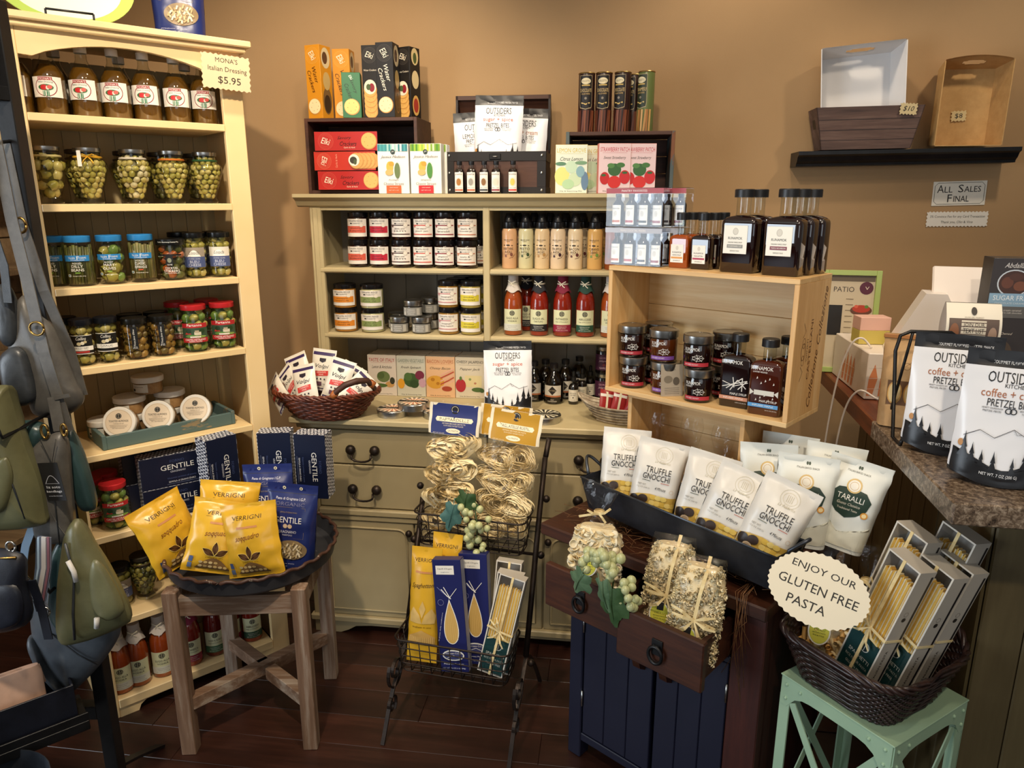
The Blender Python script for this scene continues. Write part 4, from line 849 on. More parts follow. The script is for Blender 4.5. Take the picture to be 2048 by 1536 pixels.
for sg in (-1, 1):
    x = sg * 0.055; mb = MB(); mb.tube([(x, -0.055, 0.028), (x, -0.052, 0.004), (x, 0.03, 0.004), (x * .7, 0.075, 0.10), (x * .2, 0.085, 0.14)], 0.003, 'black_metal', 6); mb.build('wire_leg', t)
mb = MB(); mb.tube([(-0.055, -0.055, 0.028), (0.055, -0.055, 0.028)], 0.003, 'black_metal', 6); mb.build('front_bar', t)
# ------------------------------------------------------------------ bags, pouches, cartons
def bag(w, h, d, kind, base, items, wr=0.0015, seed=1, back=None, bands=None, nu=18, nv=26, seg=0.008, extra=None, name='bag'):
    se = Vector((seed * 3.7, seed * 1.3, seed * 7.1))
    def thick(U, V):
        if kind == 'stand': return d / 2 * max(0, 1 - V / 0.9) ** 0.75 * max(0, 1 - U * U) ** 0.5
        if kind == 'pillow':
            if V < 0.05 or V > 0.93: return 0.0006
            return 0.0006 + d / 2 * math.sin(PI * (V - 0.05) / 0.88) ** 0.5 * max(0, 1 - U * U) ** 0.55
        f = 1.0 if V < 0.55 else max(0.0, 1 - ((V - 0.55) / 0.37) ** 1.6)
        return 0.0006 + d / 2 * f * (1 - abs(U) ** 5) ** 0.6
    def S(u, v, off, sd=-1):
        U = max(-1, min(1, 2 * u / w)); V = max(0, min(1, v / h))
        ww = 1.0 if kind == 'stand' else (1 - 0.05 * math.sin(PI * V)) if kind == 'pillow' else (1 - 0.10 * max(0, 0.92 - V) / 0.92 * abs(U) ** 6)
        n = noise.noise(Vector((u * 28, v * 28, sd)) + se) * wr + noise.noise(Vector((u * 75, v * 60, sd + 5)) + se) * wr * 0.4
        e = (1 - abs(U) ** 8) * (1 if 0.03 < V < 0.985 else 0.25)
        zz = v + (0.010 * (U * U - 1) * max(0, 1 - V * 6) if kind == 'stand' else 0)
        return (u * ww + noise.noise(Vector((v * 30, sd, seed))) * wr * 0.8 * abs(U), sd * (thick(U, V) + n * e + off), zz)
    s = Spec(); mb = MB(); mf = None
    if bands: mf = lambda a, b: next(m for vm, m in bands if b <= vm)
    mb.grid(lambda a, b: S((a - .5) * w, b * h, 0), nu, nv, base, True, mf); mb.grid(lambda a, b: S((a - .5) * w, b * h, 0, 1), nu, nv, back or base, True, mf)
    if kind == 'block': mb.grid(lambda a, b: [S((a - .5) * w, 0, 0)[i] * (1 - b) + S((a - .5) * w, 0, 0, 1)[i] * b for i in range(3)], nu, 1, base)
    k = s.part(name, mb)
    if items:
        mb = MB(); mb.decal(lambda u, v, o: S(u, v, o), items, seg, 0.0006, 0.00015); s.part('front_print', mb, k)
    if extra: extra(s, S, k)
    return s
def carton(W, Hh, D, mats, items, side_items=None, name='carton', bev=0.0008, left_items=None, top_items=None):
    """mats: (front, side, top)"""
    s = Spec(); mb = MB(); mb.box(-W / 2, W / 2, 0, D, 0, Hh, mats[1], bev); k = s.part(name, mb)
    mb = MB(); mb.decal(plane_map((0, 0, 0)), ([('r', -W / 2 + bev, bev, W / 2 - bev, Hh - bev, mats[0])] if mats[0] != mats[1] else []) + items)
    if side_items: mb.decal(plane_map((W / 2, D / 2, 0), (0, 1, 0)), side_items)
    if left_items: mb.decal(plane_map((-W / 2, D / 2, 0), (0, -1, 0)), left_items)
    if top_items: mb.decal(plane_map((0, D / 2, Hh), (1, 0, 0), (0, 1, 0)), top_items)
    if mats[2] != mats[1]: mb.decal(plane_map((0, D / 2, Hh), (1, 0, 0), (0, 1, 0)), [('r', -W / 2 + bev, -D / 2 + bev, W / 2 - bev, D / 2 - bev, mats[2])], base=0.0002)
    if mb.v: s.part('print', mb, k)
    return s
# --- pretzel pouches
def pretzel(flav, fcol, W=0.168, Hh=0.245, seed=1):
    P_ = '#e9e9ec'; K = '#17171a|0.35'
    tr = lambda x, y, h, b: ('p', [(x - b, y), (x - b * .3, y + h * .35), (x - b * .6, y + h * .35), (x - b * .15, y + h * .7), (x, y + h), (x + b * .15, y + h * .7), (x + b * .6, y + h * .35), (x + b * .3, y + h * .35), (x + b, y)], K)
    it = [('r', -W / 2 + .0005, Hh * .875, W / 2 - .0005, Hh - .001, K), ('t', .012, Hh * .905, .006, 'GOURMET FLAVORED PRETZEL SNACK', '#f0f0f0', .105), ('t', 0, Hh * .79, .021, 'OUTSIDERS', '#16161a', .088), ('t', .004, Hh * .728, .0075, 'KITCHEN', '#16161a', .038), ('t', 0, Hh * .665, .0155, flav, fcol, .104), ('t', 0, Hh * .59, .0145, 'PRETZEL BITES', '#16161a', .080),
          ('t', -.030, Hh * .545, .0035, 'HEARTY SOURDOUGH', '#33333a', .034), ('t', -.030, Hh * .522, .0035, 'PRETZEL PIECES', '#33333a', .030), ('t', .032, Hh * .545, .0035, 'BROKEN + FLAVORED', '#33333a', .034), ('t', .032, Hh * .522, .0035, 'TO PERFECTION', '#33333a', .028), ('o', -.0035, Hh * .535, .005, .005, .0018, '#16161a'), ('o', .0045, Hh * .535, .005, .005, .0018, '#16161a')]
    base = [('p', [(-W / 2 + .002, .004), (-W / 2 + .002, .05), (-.06, .038), (-.045, .028), (0, .022), (.04, .026), (.055, .034), (W / 2 - .002, .05), (W / 2 - .002, .004), (.04, -.004), (0, -.006), (-.04, -.004)], K), tr(-.066, .035, .05, .009), tr(-.052, .03, .035, .007), tr(.056, .03, .06, .012), tr(.073, .035, .045, .009), ('e', -.072, .06, .004, .007, '#b8803a'),
            tr(-.036, .024, .03, .006), tr(.036, .026, .042, .009), tr(.016, .02, .026, .006), tr(-.016, .02, .034, .007), ('l', [(-.07, .075), (-.045, .09), (-.02, .078), (.01, .098), (.04, .08), (.07, .088)], .0012, '#3a3a40'), ('l', [(.0, .091), (.01, .098), (.016, .088), (.024, .09)], .0008, '#3a3a40'), ('t', -.004, .013, .0062, 'NET WT. 7 OZ (200 G)', '#f0f0f0', .062)]
    return bag(W, Hh, 0.07, 'stand', P_ + '|0.3', it + base, 0.0022, seed, None, [(0.03, '#17171a|0.35'), (0.875, P_ + '|0.3'), (1.01, '#17171a|0.35')], 20, 30, 0.008, None, 'pouch')
PZ = {'sugar': pretzel('sugar + spice', '#c4552c', seed=2), 'lemon': pretzel('LEMON + HERB', '#16161a', seed=3), 'cream': pretzel('coffee + cream', '#a8653f', seed=4)}
gP = 'pretzel pouches'
TOPZ = 1.618
# ------------------------------------------------------------------ crates on the hutch
def open_crate(name, label, F, x, y, z, W, Hh, D, m, rz=0, th=0.012, back=True, endm=None):
    t = thing(name, label, 'crate', F, x, y, z + 0.0006, rz)
    p = lambda nm, *a, mm=m: (lambda mb: (mb.box(*a, mm, 0.001), mb.build(nm, t))[1])(MB())
    p('top_board', th, W - th, 0, D, Hh - th, Hh); p('bottom_board', th, W - th, 0, D, 0, th); p('end_board', 0, th, 0, D, 0, Hh, mm=endm or m); p('end_board', W - th, W, 0, D, 0, Hh, mm=endm or m)
    if back:
        for i in range(3): p('back_slat', th, W - th, D - 0.008, D, th + (Hh - 2 * th) * i / 3 + 0.001, th + (Hh - 2 * th) * (i + 1) / 3 - 0.001)
    return t
open_crate('wooden_crate', 'dark brown crate on the hutch holding red cracker boxes', H, -0.072, 0.225, TOPZ, 0.405, 0.255, 0.20, 'crate_brown')
CZ = TOPZ + 0.2565
t = open_crate('wooden_crate', 'dark crate with weathered blue end on the hutch, under wafer tins', H, 0.845, 0.225, TOPZ, 0.36, 0.2, 0.21, 'crate_brown', endm='teal_crate')
mb = MB(); mp = plane_map((0.3605, 0.105, 0), (0, 1, 0)); mb.decal(mp, [('e', -.055, .10, .012, .045, '#120d0a'), ('r', -.005, .03, .055, .175, '#17171a'), ('l', [(0, .035), (.05, .035), (.05, .17), (0, .17)], .0015, '#e8e4d8', True)] + [('l', [(.012 + .026 * ((i * 7) % 5) / 4, .045 + i * .012), (.035 - .02 * ((i * 3) % 4) / 3, .055 + i * .012)], .003, '#e8e4d8') for i in range(10)]); mb.build('end_label', t)
# red cracker boxes
RD = '#b3231f'
def cracker_round(u, v, r, m='#e0b264'): return [('e', u, v, r, r, '#c98f48', 22), ('e', u - r * .04, v + r * .03, r * .92, r * .92, m, 22)] + [('e', u + r * .55 * math.cos(k * 1.1), v + r * .55 * math.sin(k * 1.1), r * .05, r * .05, '#b0783a', 6) for k in range(6)]
def elki(u, v, r, c='#e5c9a0', tc='#f6ead2', rot=-15): return [('o', u, v, r, r, .0006, c), ('o', u, v, r * .85, r * .85, .0005, c), ('o', u, v, r * .68, r * .68, .0005, c), ('t', u, v, r * .75, 'Elki', tc, r * 1.15, rot, .2)]
sav1 = carton(0.225, 0.064, 0.064, (RD, '#1a0d0c', '#a81e1c'), elki(-.072, .032, .027, '#d8705c') + [('t', -.005, .042, .013, 'Savory', '#2a0d0a', .050, 0, .35), ('t', .008, .024, .014, 'Crackers', '#2a0d0a', .060, 0, .35), ('t', .012, .011, .005, 'Garlic & Herb', '#f0d8c0', .040)] + cracker_round(.082, .032, .028), None, 'cracker_box')
sav2 = carton(0.225, 0.064, 0.064, ('#c23425', '#1a0d0c', '#a81e1c'), elki(-.075, .032, .026, '#dc8a6c', rot=-105) + [('t', -.03, .032, .007, 'Garlic & Herb', '#e9a58c', .045, 90)] + sum([cracker_round(.100 - i * .014, .032, .027, '#dca45a') for i in range(5)], []) + [('e', .036, .034, .02, .02, '#e9e2d0'), ('e', .034, .034, .013, .012, '#3d3a2c'), ('e', .04, .028, .006, .009, '#4f5a38')], None, 'cracker_box')
for sp, z, rz, x, w in ((sav1, 0.013, 0, 0.088, 'bottom'), (sav2, 0.0785, -1, 0.077, 'middle'), (sav1, 0.144, 2, 0.085, 'top')):
    spawn(sp, 'cracker_box', 'red savory cracker box lying in the brown crate, %s of the stack' % w, 'box', H, x, 0.20, TOPZ + z, rz=rz, group='red cracker boxes')
OR = '#d18b1e'
def water(base, dark_, tc, logo):
    W, Hh = 0.062, 0.24
    it = elki(0, .206, .027, logo, '#f6ead2', -60) + [('t', .009, .142, .015, 'Water', tc, .055, -75, .3), ('t', -.008, .122, .015, 'Crackers', tc, .075, -75, .3)] + cracker_round(.0, .04, .027, '#ecd9a8')
    return carton(W, Hh, W, (base, base, base), it, [('e', 0, .20, .024, .034, '#d8c49a'), ('e', -.004, .20, .014, .02, '#5a3a22'), ('e', 0, .06, .024, .045, '#7a5a34'), ('e', 0, .05, .018, .03, '#3d2a1a'), ('e', 0, .125, .02, .03, '#c9a96a')], 'cracker_box')
wy = water(OR, '#8a5a10', '#4a2408', '#e6b860'); wb = water('#1a1614', '#000000', '#f0e6d2', '#6a625a')
W_ = 0.058
wb2 = carton(W_, 0.235, W_, ('#1a1614', '#1a1614', '#1a1614'), elki(0, .203, .025, '#6a625a', rot=-20) + [('t', 0, .155, .006, 'Water Crackers', '#f0e6d2', .046)] + sum([cracker_round(0, .022 + i * .017, .024, '#d9a95c') for i in range(5)], []) + [('e', 0, .10, .022, .024, '#e3d8c0'), ('e', .006, .098, .010, .014, '#8a1f2a'), ('e', -.006, .10, .008, .010, '#4a5a34')], [('e', 0, .205, .02, .028, '#e0c890'), ('e', 0, .20, .01, .018, '#4a5a30'), ('e', 0, .13, .02, .03, '#e6cf9c'), ('e', 0, .045, .02, .034, '#d9a95c'), ('e', 0, .045, .014, .024, '#a8382a')], 'cracker_box')
gr = carton(0.064, 0.148, 0.064, ('#1f6b3f', '#1f6b3f', '#2a7d4c'), [('t', .0, .132, .009, 'Elki', '#dfeee0', .016, -60, .2), ('t', .008, .103, .014, 'Savory', '#0c2416', .050, -70, .3), ('t', -.008, .085, .014, 'Crackers', '#0c2416', .055, -70, .3)] + cracker_round(0, .036, .027, '#e6cf7a'), None, 'cracker_box', left_items=[('e', 0, .05, .018, .04, '#3a2a1c'), ('e', 0, .055, .012, .02, '#c9b08a'), ('e', 0, .12, .014, .012, '#2f7d50')])
gC = 'cracker boxes standing on the brown crate'
for sp, x, y, rz, w in ((wy, -0.038, 0.25, -16, 'tall orange water cracker box at the crate corner'), (wy, 0.035, 0.33, 2, 'tall orange water cracker box set behind the green box'), (gr, 0.098, 0.245, 14, 'short green savory cracker box'), (wb2, 0.165, 0.255, -2, 'black water cracker box showing a stack of crackers'), (wb, 0.222, 0.24, -4, 'black water cracker box with one large cracker in front'), (wb2, 0.27, 0.30, -22, 'black water cracker box turned to show its picture side'), (wb, 0.21, 0.34, -4, 'black water cracker box at the back of the crate')):
    spawn(sp, 'cracker_box', w, 'box', H, x, y, CZ, rz=rz, group=gC)
# cheese straws
def straws(cols, name, foodc, tagc):
    W, Hh = 0.108, 0.163; st = [('r', -W / 2 + .001 + i * .0065, Hh - .024, -W / 2 + .0075 + i * .0065, Hh - .001, cols[(i * 7 + i // 3) % len(cols)]) for i in range(16)]
    return carton(W, Hh, 0.045, ('#f0ece2', '#f0ece2', cols[0]), st + [('e', 0, Hh - .026, .008, .008, '#2a3a38'), ('t', 0, Hh - .026, .006, 'JM', '#e8e4d8', .008), ('t', 0, .120, .011, 'Jessica Madison', '#6a665e', .085, 0, .4), ('e', -.012, .088, .012, .018, '#e0b04a'), ('e', -.006, .098, .009, .008, '#d39a34'), ('e', -.014, .070, .014, .010, '#d8b06a'), ('e', .014, .076, .010, .026, foodc), ('t', 0, .045, .007, name, '#7a766c', .036), ('t', 0, .033, .0085, 'Cheese Straws', '#7a766c', .070), ('r', -.026, .001, .026, .027, tagc), ('t', 0, .020, .003, 'CRISP BAKED', '#f0d8c8', .03), ('t', 0, .011, .003, 'NET WT 4 OZ', '#f0d8c8', .034)], None, 'snack_box')
spawn(straws(['#2f7d86', '#9fc8c0', '#4aa0a0', '#e4ecd8', '#3d8f92'], 'Asiago', '#6a7a4a', '#d8622c'), 'cheese_straw_box', 'white cheese straws box with teal striped top, beside the red crackers', 'box', H, 0.262, 0.163, TOPZ, rz=1, group='cheese straw boxes')
ja = straws(['#7aa02c', '#c9d84a', '#4f8a2a', '#e4ecb0', '#9ac03a'], 'Jalapeno', '#4f8a3a', '#c8282c')
spawn(ja, 'cheese_straw_box', 'white cheese straws box with lime striped top, in front', 'box', H, 0.375, 0.165, TOPZ, rz=-1, group='cheese straw boxes')
spawn(ja, 'cheese_straw_box', 'lime striped cheese straws box tucked behind the front one', 'box', H, 0.384, 0.213, TOPZ, rz=-1, group='cheese straw boxes')
# trunk with open lid
t = thing('trunk', 'small dark wooden trunk with open domed lid and studded edges', 'trunk', H, 0.605, 0.302, TOPZ + 0.0006)
x0, x1, y0, y1 = -0.172, 0.172, -0.08, 0.10; th = 0.01; Z = 0.138
for nm, a in (('front_board', (x0, x1, y0, y0 + th, 0, Z)), ('back_board', (x0, x1, y1 - th, y1, 0, Z)), ('end_board', (x0, x0 + th, y0 + th, y1 - th, 0, Z)), ('end_board', (x1 - th, x1, y0 + th, y1 - th, 0, Z)), ('bottom_board', (x0 + th, x1 - th, y0 + th, y1 - th, 0, th))):
    mb = MB(); mb.box(*a, 'crate_brown', 0.001); mb.build(nm, t)
mb = MB()
for a in ((x0 - .002, x1 + .002, y0 - .003, y0, Z - .03, Z + .001), (x0 - .002, x1 + .002, y0 - .003, y0, 0, .022), (x0 - .002, x0 + .028, y0 - .003, y0, .022, Z - .03), (x1 - .028, x1 + .002, y0 - .003, y0, .022, Z - .03), (x1, x1 + .003, y0, y1, Z - .03, Z), (x1, x1 + .003, y0, y1, 0, .022)): mb.box(*a, '#1a1413|0.4', 0.0005)
mb.build('leather_trim', t); mb = MB(); mb.ball((0, 0, 0), 0.005, 'steel', (1, .6, 1), 8); me = mb.mesh('stud')
for x in (x0 + .012, x1 - .012):
    for z in (.012, Z - .012, Z / 2): link('stud', me, t).location = (x, y0 - .004, z)
mb = MB(); mb.box(-.02, .02, y0 - .007, y0 - .003, Z - .026, Z - .006, 'black_metal', .002); mb.tube([(-.008, y0 - .008, Z - .016), (.008, y0 - .008, Z - .016)], .003, 'steel', 6); mb.build('clasp', t)
pr = [(0.10 + 0.003 - 0.055 * math.sin(PI * i / 12), Z + 0.006 + 0.20 * (i / 12)) for i in range(13)]
pr = [(y1 - 0.0, Z + .004), (y1 + .012, Z + .004)] + [(y1 + .012 + 0.045 * math.sin(PI * i / 10), Z + .004 + .2 * i / 10) for i in range(1, 10)] + [(y1 + .012, Z + .204), (y1, Z + .204), (y1, Z + .19), (y1 + .010, Z + .19)] + [(y1 + .010 + 0.036 * math.sin(PI * (10 - i) / 10), Z + .016 + .174 * (10 - i) / 10) for i in range(1, 10)] + [(y1 + .010, Z + .016), (y1, Z + .016)]
mb = MB(); mb.prism(pr, x0, x1, 'crate_brown', 'x'); 
for x in (x0, x1 - .008): mb.prism([(y1, Z + .004), (y1 + .012, Z + .004)] + [(y1 + .012 + 0.045 * math.sin(PI * i / 10), Z + .004 + .2 * i / 10) for i in range(1, 10)] + [(y1 + .012, Z + .204), (y1, Z + .204)], x, x + .008, '#20130f', 'x')
mb.build('lid', t)
for k, x, y, z, rz, tl, rl, w in (('lemon', 0.53, 0.345, 1.655, 4, -3, -3, 'lemon and herb pretzel pouch in the trunk, beside the front board'), ('sugar', 0.602, 0.272, 1.70, -2, -4, 2, 'sugar and spice pretzel pouch standing tallest in the trunk'), ('cream', 0.678, 0.345, 1.665, -6, -3, 3, 'coffee and cream pretzel pouch half hidden in the trunk')):
    spawn(PZ[k], 'pretzel_pouch', w, 'pouch', H, x, y, z, rz=rz, tilt=tl, roll=rl, group=gP)
# mini syrup bottles
mp_ = [(0.0165, 0), (0.0175, 0.003), (0.0175, 0.068), (0.015, 0.077), (0.008, 0.086), (0.0075, 0.096)]
def minib(bandc, pic, fillc='#1c0b08|0.1'):
    L = [('r', -.0155, .006, .0155, .070, '#f0ece2'), ('t', 0, .063, .0055, 'RUNAMOK', BK, .026), ('e', 0, .038, .008, .012, pic), ('o', 0, .038, .010, .014, .0006, '#8a8478'), ('t', 0, .019, .0025, 'MAPLE SYRUP', BK, .024), ('r', -.014, .009, .014, .0145, bandc)]
    s = jar(mp_, (0.0088, 0.094, 0.108), '#1a1a1c|0.35', None, (0.001, 0.08, fillc, 0.96), (0.0175, 0.006, 0.07, 0.9, None, L), n=16, lidn=14); return s
mini = [minib('#b8603a', '#a8702c'), minib('#b8603a', '#9a9488'), minib('#2a2a2c', '#8a6234'), minib('#8a2a3a', '#d8d0bc'), minib('#c8382c', '#e6c05a')]
for i, (x, w) in enumerate(((0.485, 'cinnamon picture, first of the row'), (0.527, 'grey sprig picture'), (0.571, 'brown wood picture and black band'), (0.612, 'pale egg-like picture and maroon band'), (0.67, 'yellow drop picture, standing apart'))):
    spawn(mini[i], 'syrup_bottle', 'miniature maple syrup bottle before the trunk with ' + w, 'bottle', H, x, 0.195, TOPZ, group='miniature syrup bottles')
# soup and dip mix boxes
def mixbox(title, script, tc, bgc, pics, Hh=0.16, W=0.113, side=None):
    return carton(W, Hh, 0.034, (bgc, side or bgc, '#e9e2d2'), [('t', 0, Hh * .88, Hh * .085, title, tc, W * .90), ('l', [(-W * .38, Hh * .815), (W * .38, Hh * .815)], .0006, tc), ('t', 0, Hh * .71, Hh * .075, script, '#4a443c', W * .7, 0, .4)] + pics + [('t', 0, Hh * .045, .0045, 'Dip & Seasoning Mix', '#2a2622', W * .7)], None, 'mix_box')
E_ = lambda *a: ('e',) + a
lemon = mixbox('LEMON GROVE', 'Citrus Lemon', '#d8bf3a', '#e6ecd8', [E_(-.03, .055, .025, .03, '#f0e488'), E_(.0, .085, .02, .02, '#c9e0c0'), E_(.012, .045, .022, .022, '#cfe0b8'), E_(.045, .04, .012, .03, '#6a86a0'), E_(-.035, .095, .018, .006, '#5f8a6a'), E_(.032, .098, .02, .006, '#7aa07a'), E_(-.01, .03, .02, .016, '#b8d8a8'), E_(.03, .07, .014, .018, '#8ab0b8')], 0.156, 0.106, '#c9a52c')
straw = mixbox('STRAWBERRY PATCH', 'Sweet Strawberry', '#c8283a', '#f0d3d3', [E_(.0, .075, .022, .02, '#3d6a3a'), E_(-.012, .088, .012, .008, '#5a8a4a'), E_(.02, .09, .014, .008, '#4a7a40'), E_(-.032, .048, .016, .020, '#c82a2a'), E_(.0, .036, .022, .020, '#d8342f'), E_(.034, .052, .018, .022, '#cf2f34'), E_(-.036, .058, .008, .004, '#3d6a3a'), E_(.034, .066, .009, .004, '#3d6a3a')], 0.158, 0.106, '#e2847a')
gM = 'dip mix boxes on the hutch top'
for sp, x, y, rz, w in ((lemon, 0.868, 0.172, 3, 'lemon grove mix box at the front of the hutch top'), (lemon, 0.935, 0.222, 4, 'lemon grove mix box half hidden behind the strawberry one'), (straw, 1.01, 0.168, 10, 'strawberry patch mix box in front, showing its pink side'), (straw, 1.092, 0.185, 8, 'strawberry patch mix box nearest the crate end')):
    spawn(sp, 'mix_box', w, 'box', H, x, y, TOPZ, rz=rz, group=gM)
# wafer tins
def wafer(base, panel, name):
    s = Spec(); r = 0.0275; Hh = 0.19; mb = MB(); mb.lathe([(0, 0), (r, 0), (r, Hh - .002), (r - .001, Hh)], base, 24); mb.lathe([(r + .0004, Hh - .004), (r + .0012, Hh - .002), (r, Hh), (0, Hh - .001)], 'brass', 24); k = s.part('tube', mb)
    it = [('p', [(-.022, .09), (-.02, .078), (0, .073), (.02, .078), (.022, .09), (.022, .18), (-.022, .18)], '#c9b48a'), ('p', [(-.021, .091), (-.019, .0795), (0, .0745), (.019, .0795), (.021, .091), (.021, .179), (-.021, .179)], panel), ('e', 0, .162, .0165, .010, '#e6d8b0'), ('t', 0, .162, .006, 'DOLCETTO', '#2a1a12', .026), ('r', -.014, .147, .014, .151, '#c9a85a'), ('t', 0, .133, .011, name, '#e0c080', .038), ('t', 0, .122, .005, 'ROLLED WAFERS', '#d0ac6a', .028), ('e', 0, .108, .004, .004, '#8a8070'), ('l', [(-.014, .094), (0, .089), (.014, .094)], .004, '#d8b86a')]
    it += [('l', [(-.036 + i * .0085, .001), (-.034 + i * .0085 + (.004 if i % 3 == 0 else 0), .07)], .0062, ('#6a3520', '#7d4428', '#5a2a18')[i % 3] if base != '#5f6a3a|0.3' else ('#b8864a', '#a06a34', '#c99a5c')[i % 3]) for i in range(9)]
    mb = MB(); mb.decal(cyl_map(r, 0), it, .005); s.part('print', mb, k); return s
wd, wg = wafer('#2b1512|0.3', '#17110f', 'CHOCOLATE'), wafer('#5f6a3a|0.3', '#2a3320', 'TIRAMISU')
for i, (sp, x, y, rz, w) in enumerate(((wd, 0.908, 0.29, -4, 'first chocolate wafer tin, standing over the lemon box'), (wd, 0.966, 0.288, -8, 'second chocolate wafer tin'), (wd, 1.028, 0.286, -26, 'third chocolate wafer tin turned partly away'), (wd, 1.068, 0.345, -40, 'chocolate wafer tin at the back, mostly hidden'), (wg, 1.106, 0.285, -42, 'olive green tiramisu wafer tin at the crate end'))):
    spawn(sp, 'wafer_tin', w, 'tin', H, x, y, TOPZ + 0.2012, rz=rz, group='wafer tins on the weathered crate')
# ------------------------------------------------------------------ hutch shelves
def tjar(r, h, col1, l2, l3, band, fillc, neck=0.9):
    pf = [(r * .93, 0), (r, 0.004), (r, h * .76), (r * .94, h * .80), (r * .9, h * .84)]; z0, z1 = h * .12, h * .76
    tc = '#1a1a1a'; it = [('t', 0, z1 - h * .075, h * .07, 'TERRAPIN RIDGE', tc, r * 1.5), ('t', r * .12, z1 - h * .165, h * .045, 'FARMS', tc, r * .7), ('e', -r * .42, z1 - h * .165, r * .13, h * .025, tc)]
    if band: it += [('r', -r * 1.05, z0 + h * .14, r * 1.05, z0 + h * .38, col1), ('t', 0, z0 + h * .30, h * .07, l2, '#2a2018', r * 1.0), ('t', 0, z0 + h * .21, h * .07, l3, '#2a2018', r * 1.2)]
    else: it += [('r', -r * 1.05, z0 + h * .40, r * 1.05, z0 + h * .435, col1), ('t', 0, z0 + h * .30, h * .07, l2, '#3a3026', r * 1.0), ('t', 0, z0 + h * .21, h * .075, l3, '#3a3026', r * 1.25), ('r', -r * 1.05, z0 + h * .08, r * 1.05, z0 + h * .115, col1), ('e', -r * .78, z0 + h * .38, r * .12, h * .04, col1)]
    it += [('e', r * .6, z0 + h * .42, r * .2, h * .075, '#efe6d6'), ('o', r * .6, z0 + h * .42, r * .2, h * .075, .0005, '#a8927a')]
    return jar(pf, (r * .96, h * .82, h), '#151315|0.2', None, (0.002, h * .82, fillc), (r, z0, z1, 1.2, '#ece4d8', it))
g1 = 'preserve jars stacked two high on the hutch shelf'
J1 = [('#d8604a', 'strawberry', '& jalapeno', True), ('#c0233a', 'raspberry', 'chipotle', True), ('#4a2a24', 'balsamic onion', 'jam', False), ('#d05a4a', 'hot pepper', 'peach jam', False), ('#8a1f2a', 'jalapeno', 'horseradish', False), ('#c07a5a', 'apple &', 'horseradish jam', False)]
nm1 = ['coral band', 'crimson band', 'dark brown stripe', 'pink stripes', 'maroon stripe and green badge', 'tan stripe']
for i, (x, q) in enumerate(zip((0.096, 0.178, 0.260, 0.341, 0.420, 0.501), J1)):
    sp = tjar(0.037, 0.097, q[0], q[1], q[2], q[3], '#2a0d0a|0.15')
    for z, w in ((0, 'lower'), (0.0975, 'upper')): spawn(sp, 'jam_jar', '%s jam jar with %s, %s from the hutch side' % (w, nm1[i], ('first', 'second', 'third', 'fourth', 'fifth', 'sixth')[i]), 'jar', H, x - (0.004 if z == 0 else 0), 0.25, 1.36 + z, rz=2 - i, group=g1)
    if i > 3: spawn(sp, 'jam_jar', 'jam jar in the back row behind the stack with ' + nm1[i], 'jar', H, x + .02, 0.34, 1.36, group=g1)
for x, c, l2, l3, fc, w in ((0.030, '#e08a2c', 'pineapple', 'habanero dip', '#c98a3a|0.2', 'orange band'), (0.134, '#8a9a5a', 'garlic dill', 'pickle dip', '#d8d0a0|0.2', 'green band')):
    sp = tjar(0.043, 0.088, c, l2, l3, True, fc)
    for z, q in ((0, 'lower'), (0.0885, 'upper')): spawn(sp, 'dip_jar', '%s wide dip jar with %s' % (q, w), 'jar', H, x, 0.255, 1.12 + z, rz=3, group='dip jars on the middle hutch shelf')
for x, c, l2, l3, fc, w, bd in ((0.425, '#c98a8a', 'champagne garlic', 'honey mustard', '#b8863a|0.2', 'pink stripe', False), (0.508, '#d8c83a', 'smokey', 'onion mustard', '#c9b060|0.2', 'yellow band', True)):
    sp = tjar(0.0385, 0.097, c, l2, l3, bd, fc)
    for z, q in ((0, 'lower'), (0.0975, 'upper')): spawn(sp, 'mustard_jar', '%s mustard jar with %s' % (q, w), 'jar', H, x, 0.25, 1.12 + z, rz=-2, group='mustard jars by the hutch divider')
    for k in range(2):
        for z in (0, 0.0975): spawn(sp, 'mustard_jar', '%s mustard jar with %s, %s row back' % ('upper' if z else 'lower', w, ('second', 'third')[k]), 'jar', H, x + .012 * (k + 1) - .0, 0.33 + k * .08 - (0.005 if k else 0), 1.12 + z, group='mustard jars by the hutch divider')
def tin(r, h, lidm='steel'):
    pf = [(r * .9, 0), (r * .95, .003), (r, h * .3), (r, h * .62)]; s = jar(pf, (r * 1.02, h * .66, h), lidm, None, (0.001, h * .6, '#6a655c|0.35'), (r, h * .08, h * .58, 1.25, '#8d8a82', [('r', -r * .9, h * .12, -r * .6, h * .54, '#d8d4c8'), ('t', -r * .75, h * .4, h * .12, 'U', BK), ('t', 0, h * .44, h * .06, 'TAPENADE', '#e8e4d8', r * .8), ('t', 0, h * .32, h * .06, 'ARTICHOKE', '#e8e4d8', r * .9), ('t', 0, h * .2, h * .06, 'SPREAD', '#e8e4d8', r * .7), ('r', r * .6, h * .12, r * .95, h * .54, '#b8b4a8')])); return s
tn = tin(0.0355, 0.06)
for x, y, z, w in ((0.238, 0.25, 0, 'lower, beside the dip jars'), (0.322, 0.25, 0, 'lower, beside the mustards'), (0.290, 0.255, 0.0605, 'on top of two others'), (0.205, 0.335, 0, 'back row behind the dip jars'), (0.33, 0.34, 0, 'back row, lower'), (0.335, 0.335, 0.0605, 'back row, upper')):
    spawn(tn, 'spread_jar', 'small silver-lidded spread jar, ' + w, 'jar', H, x, y, 1.12 + z, group='small silver-lidded jars')
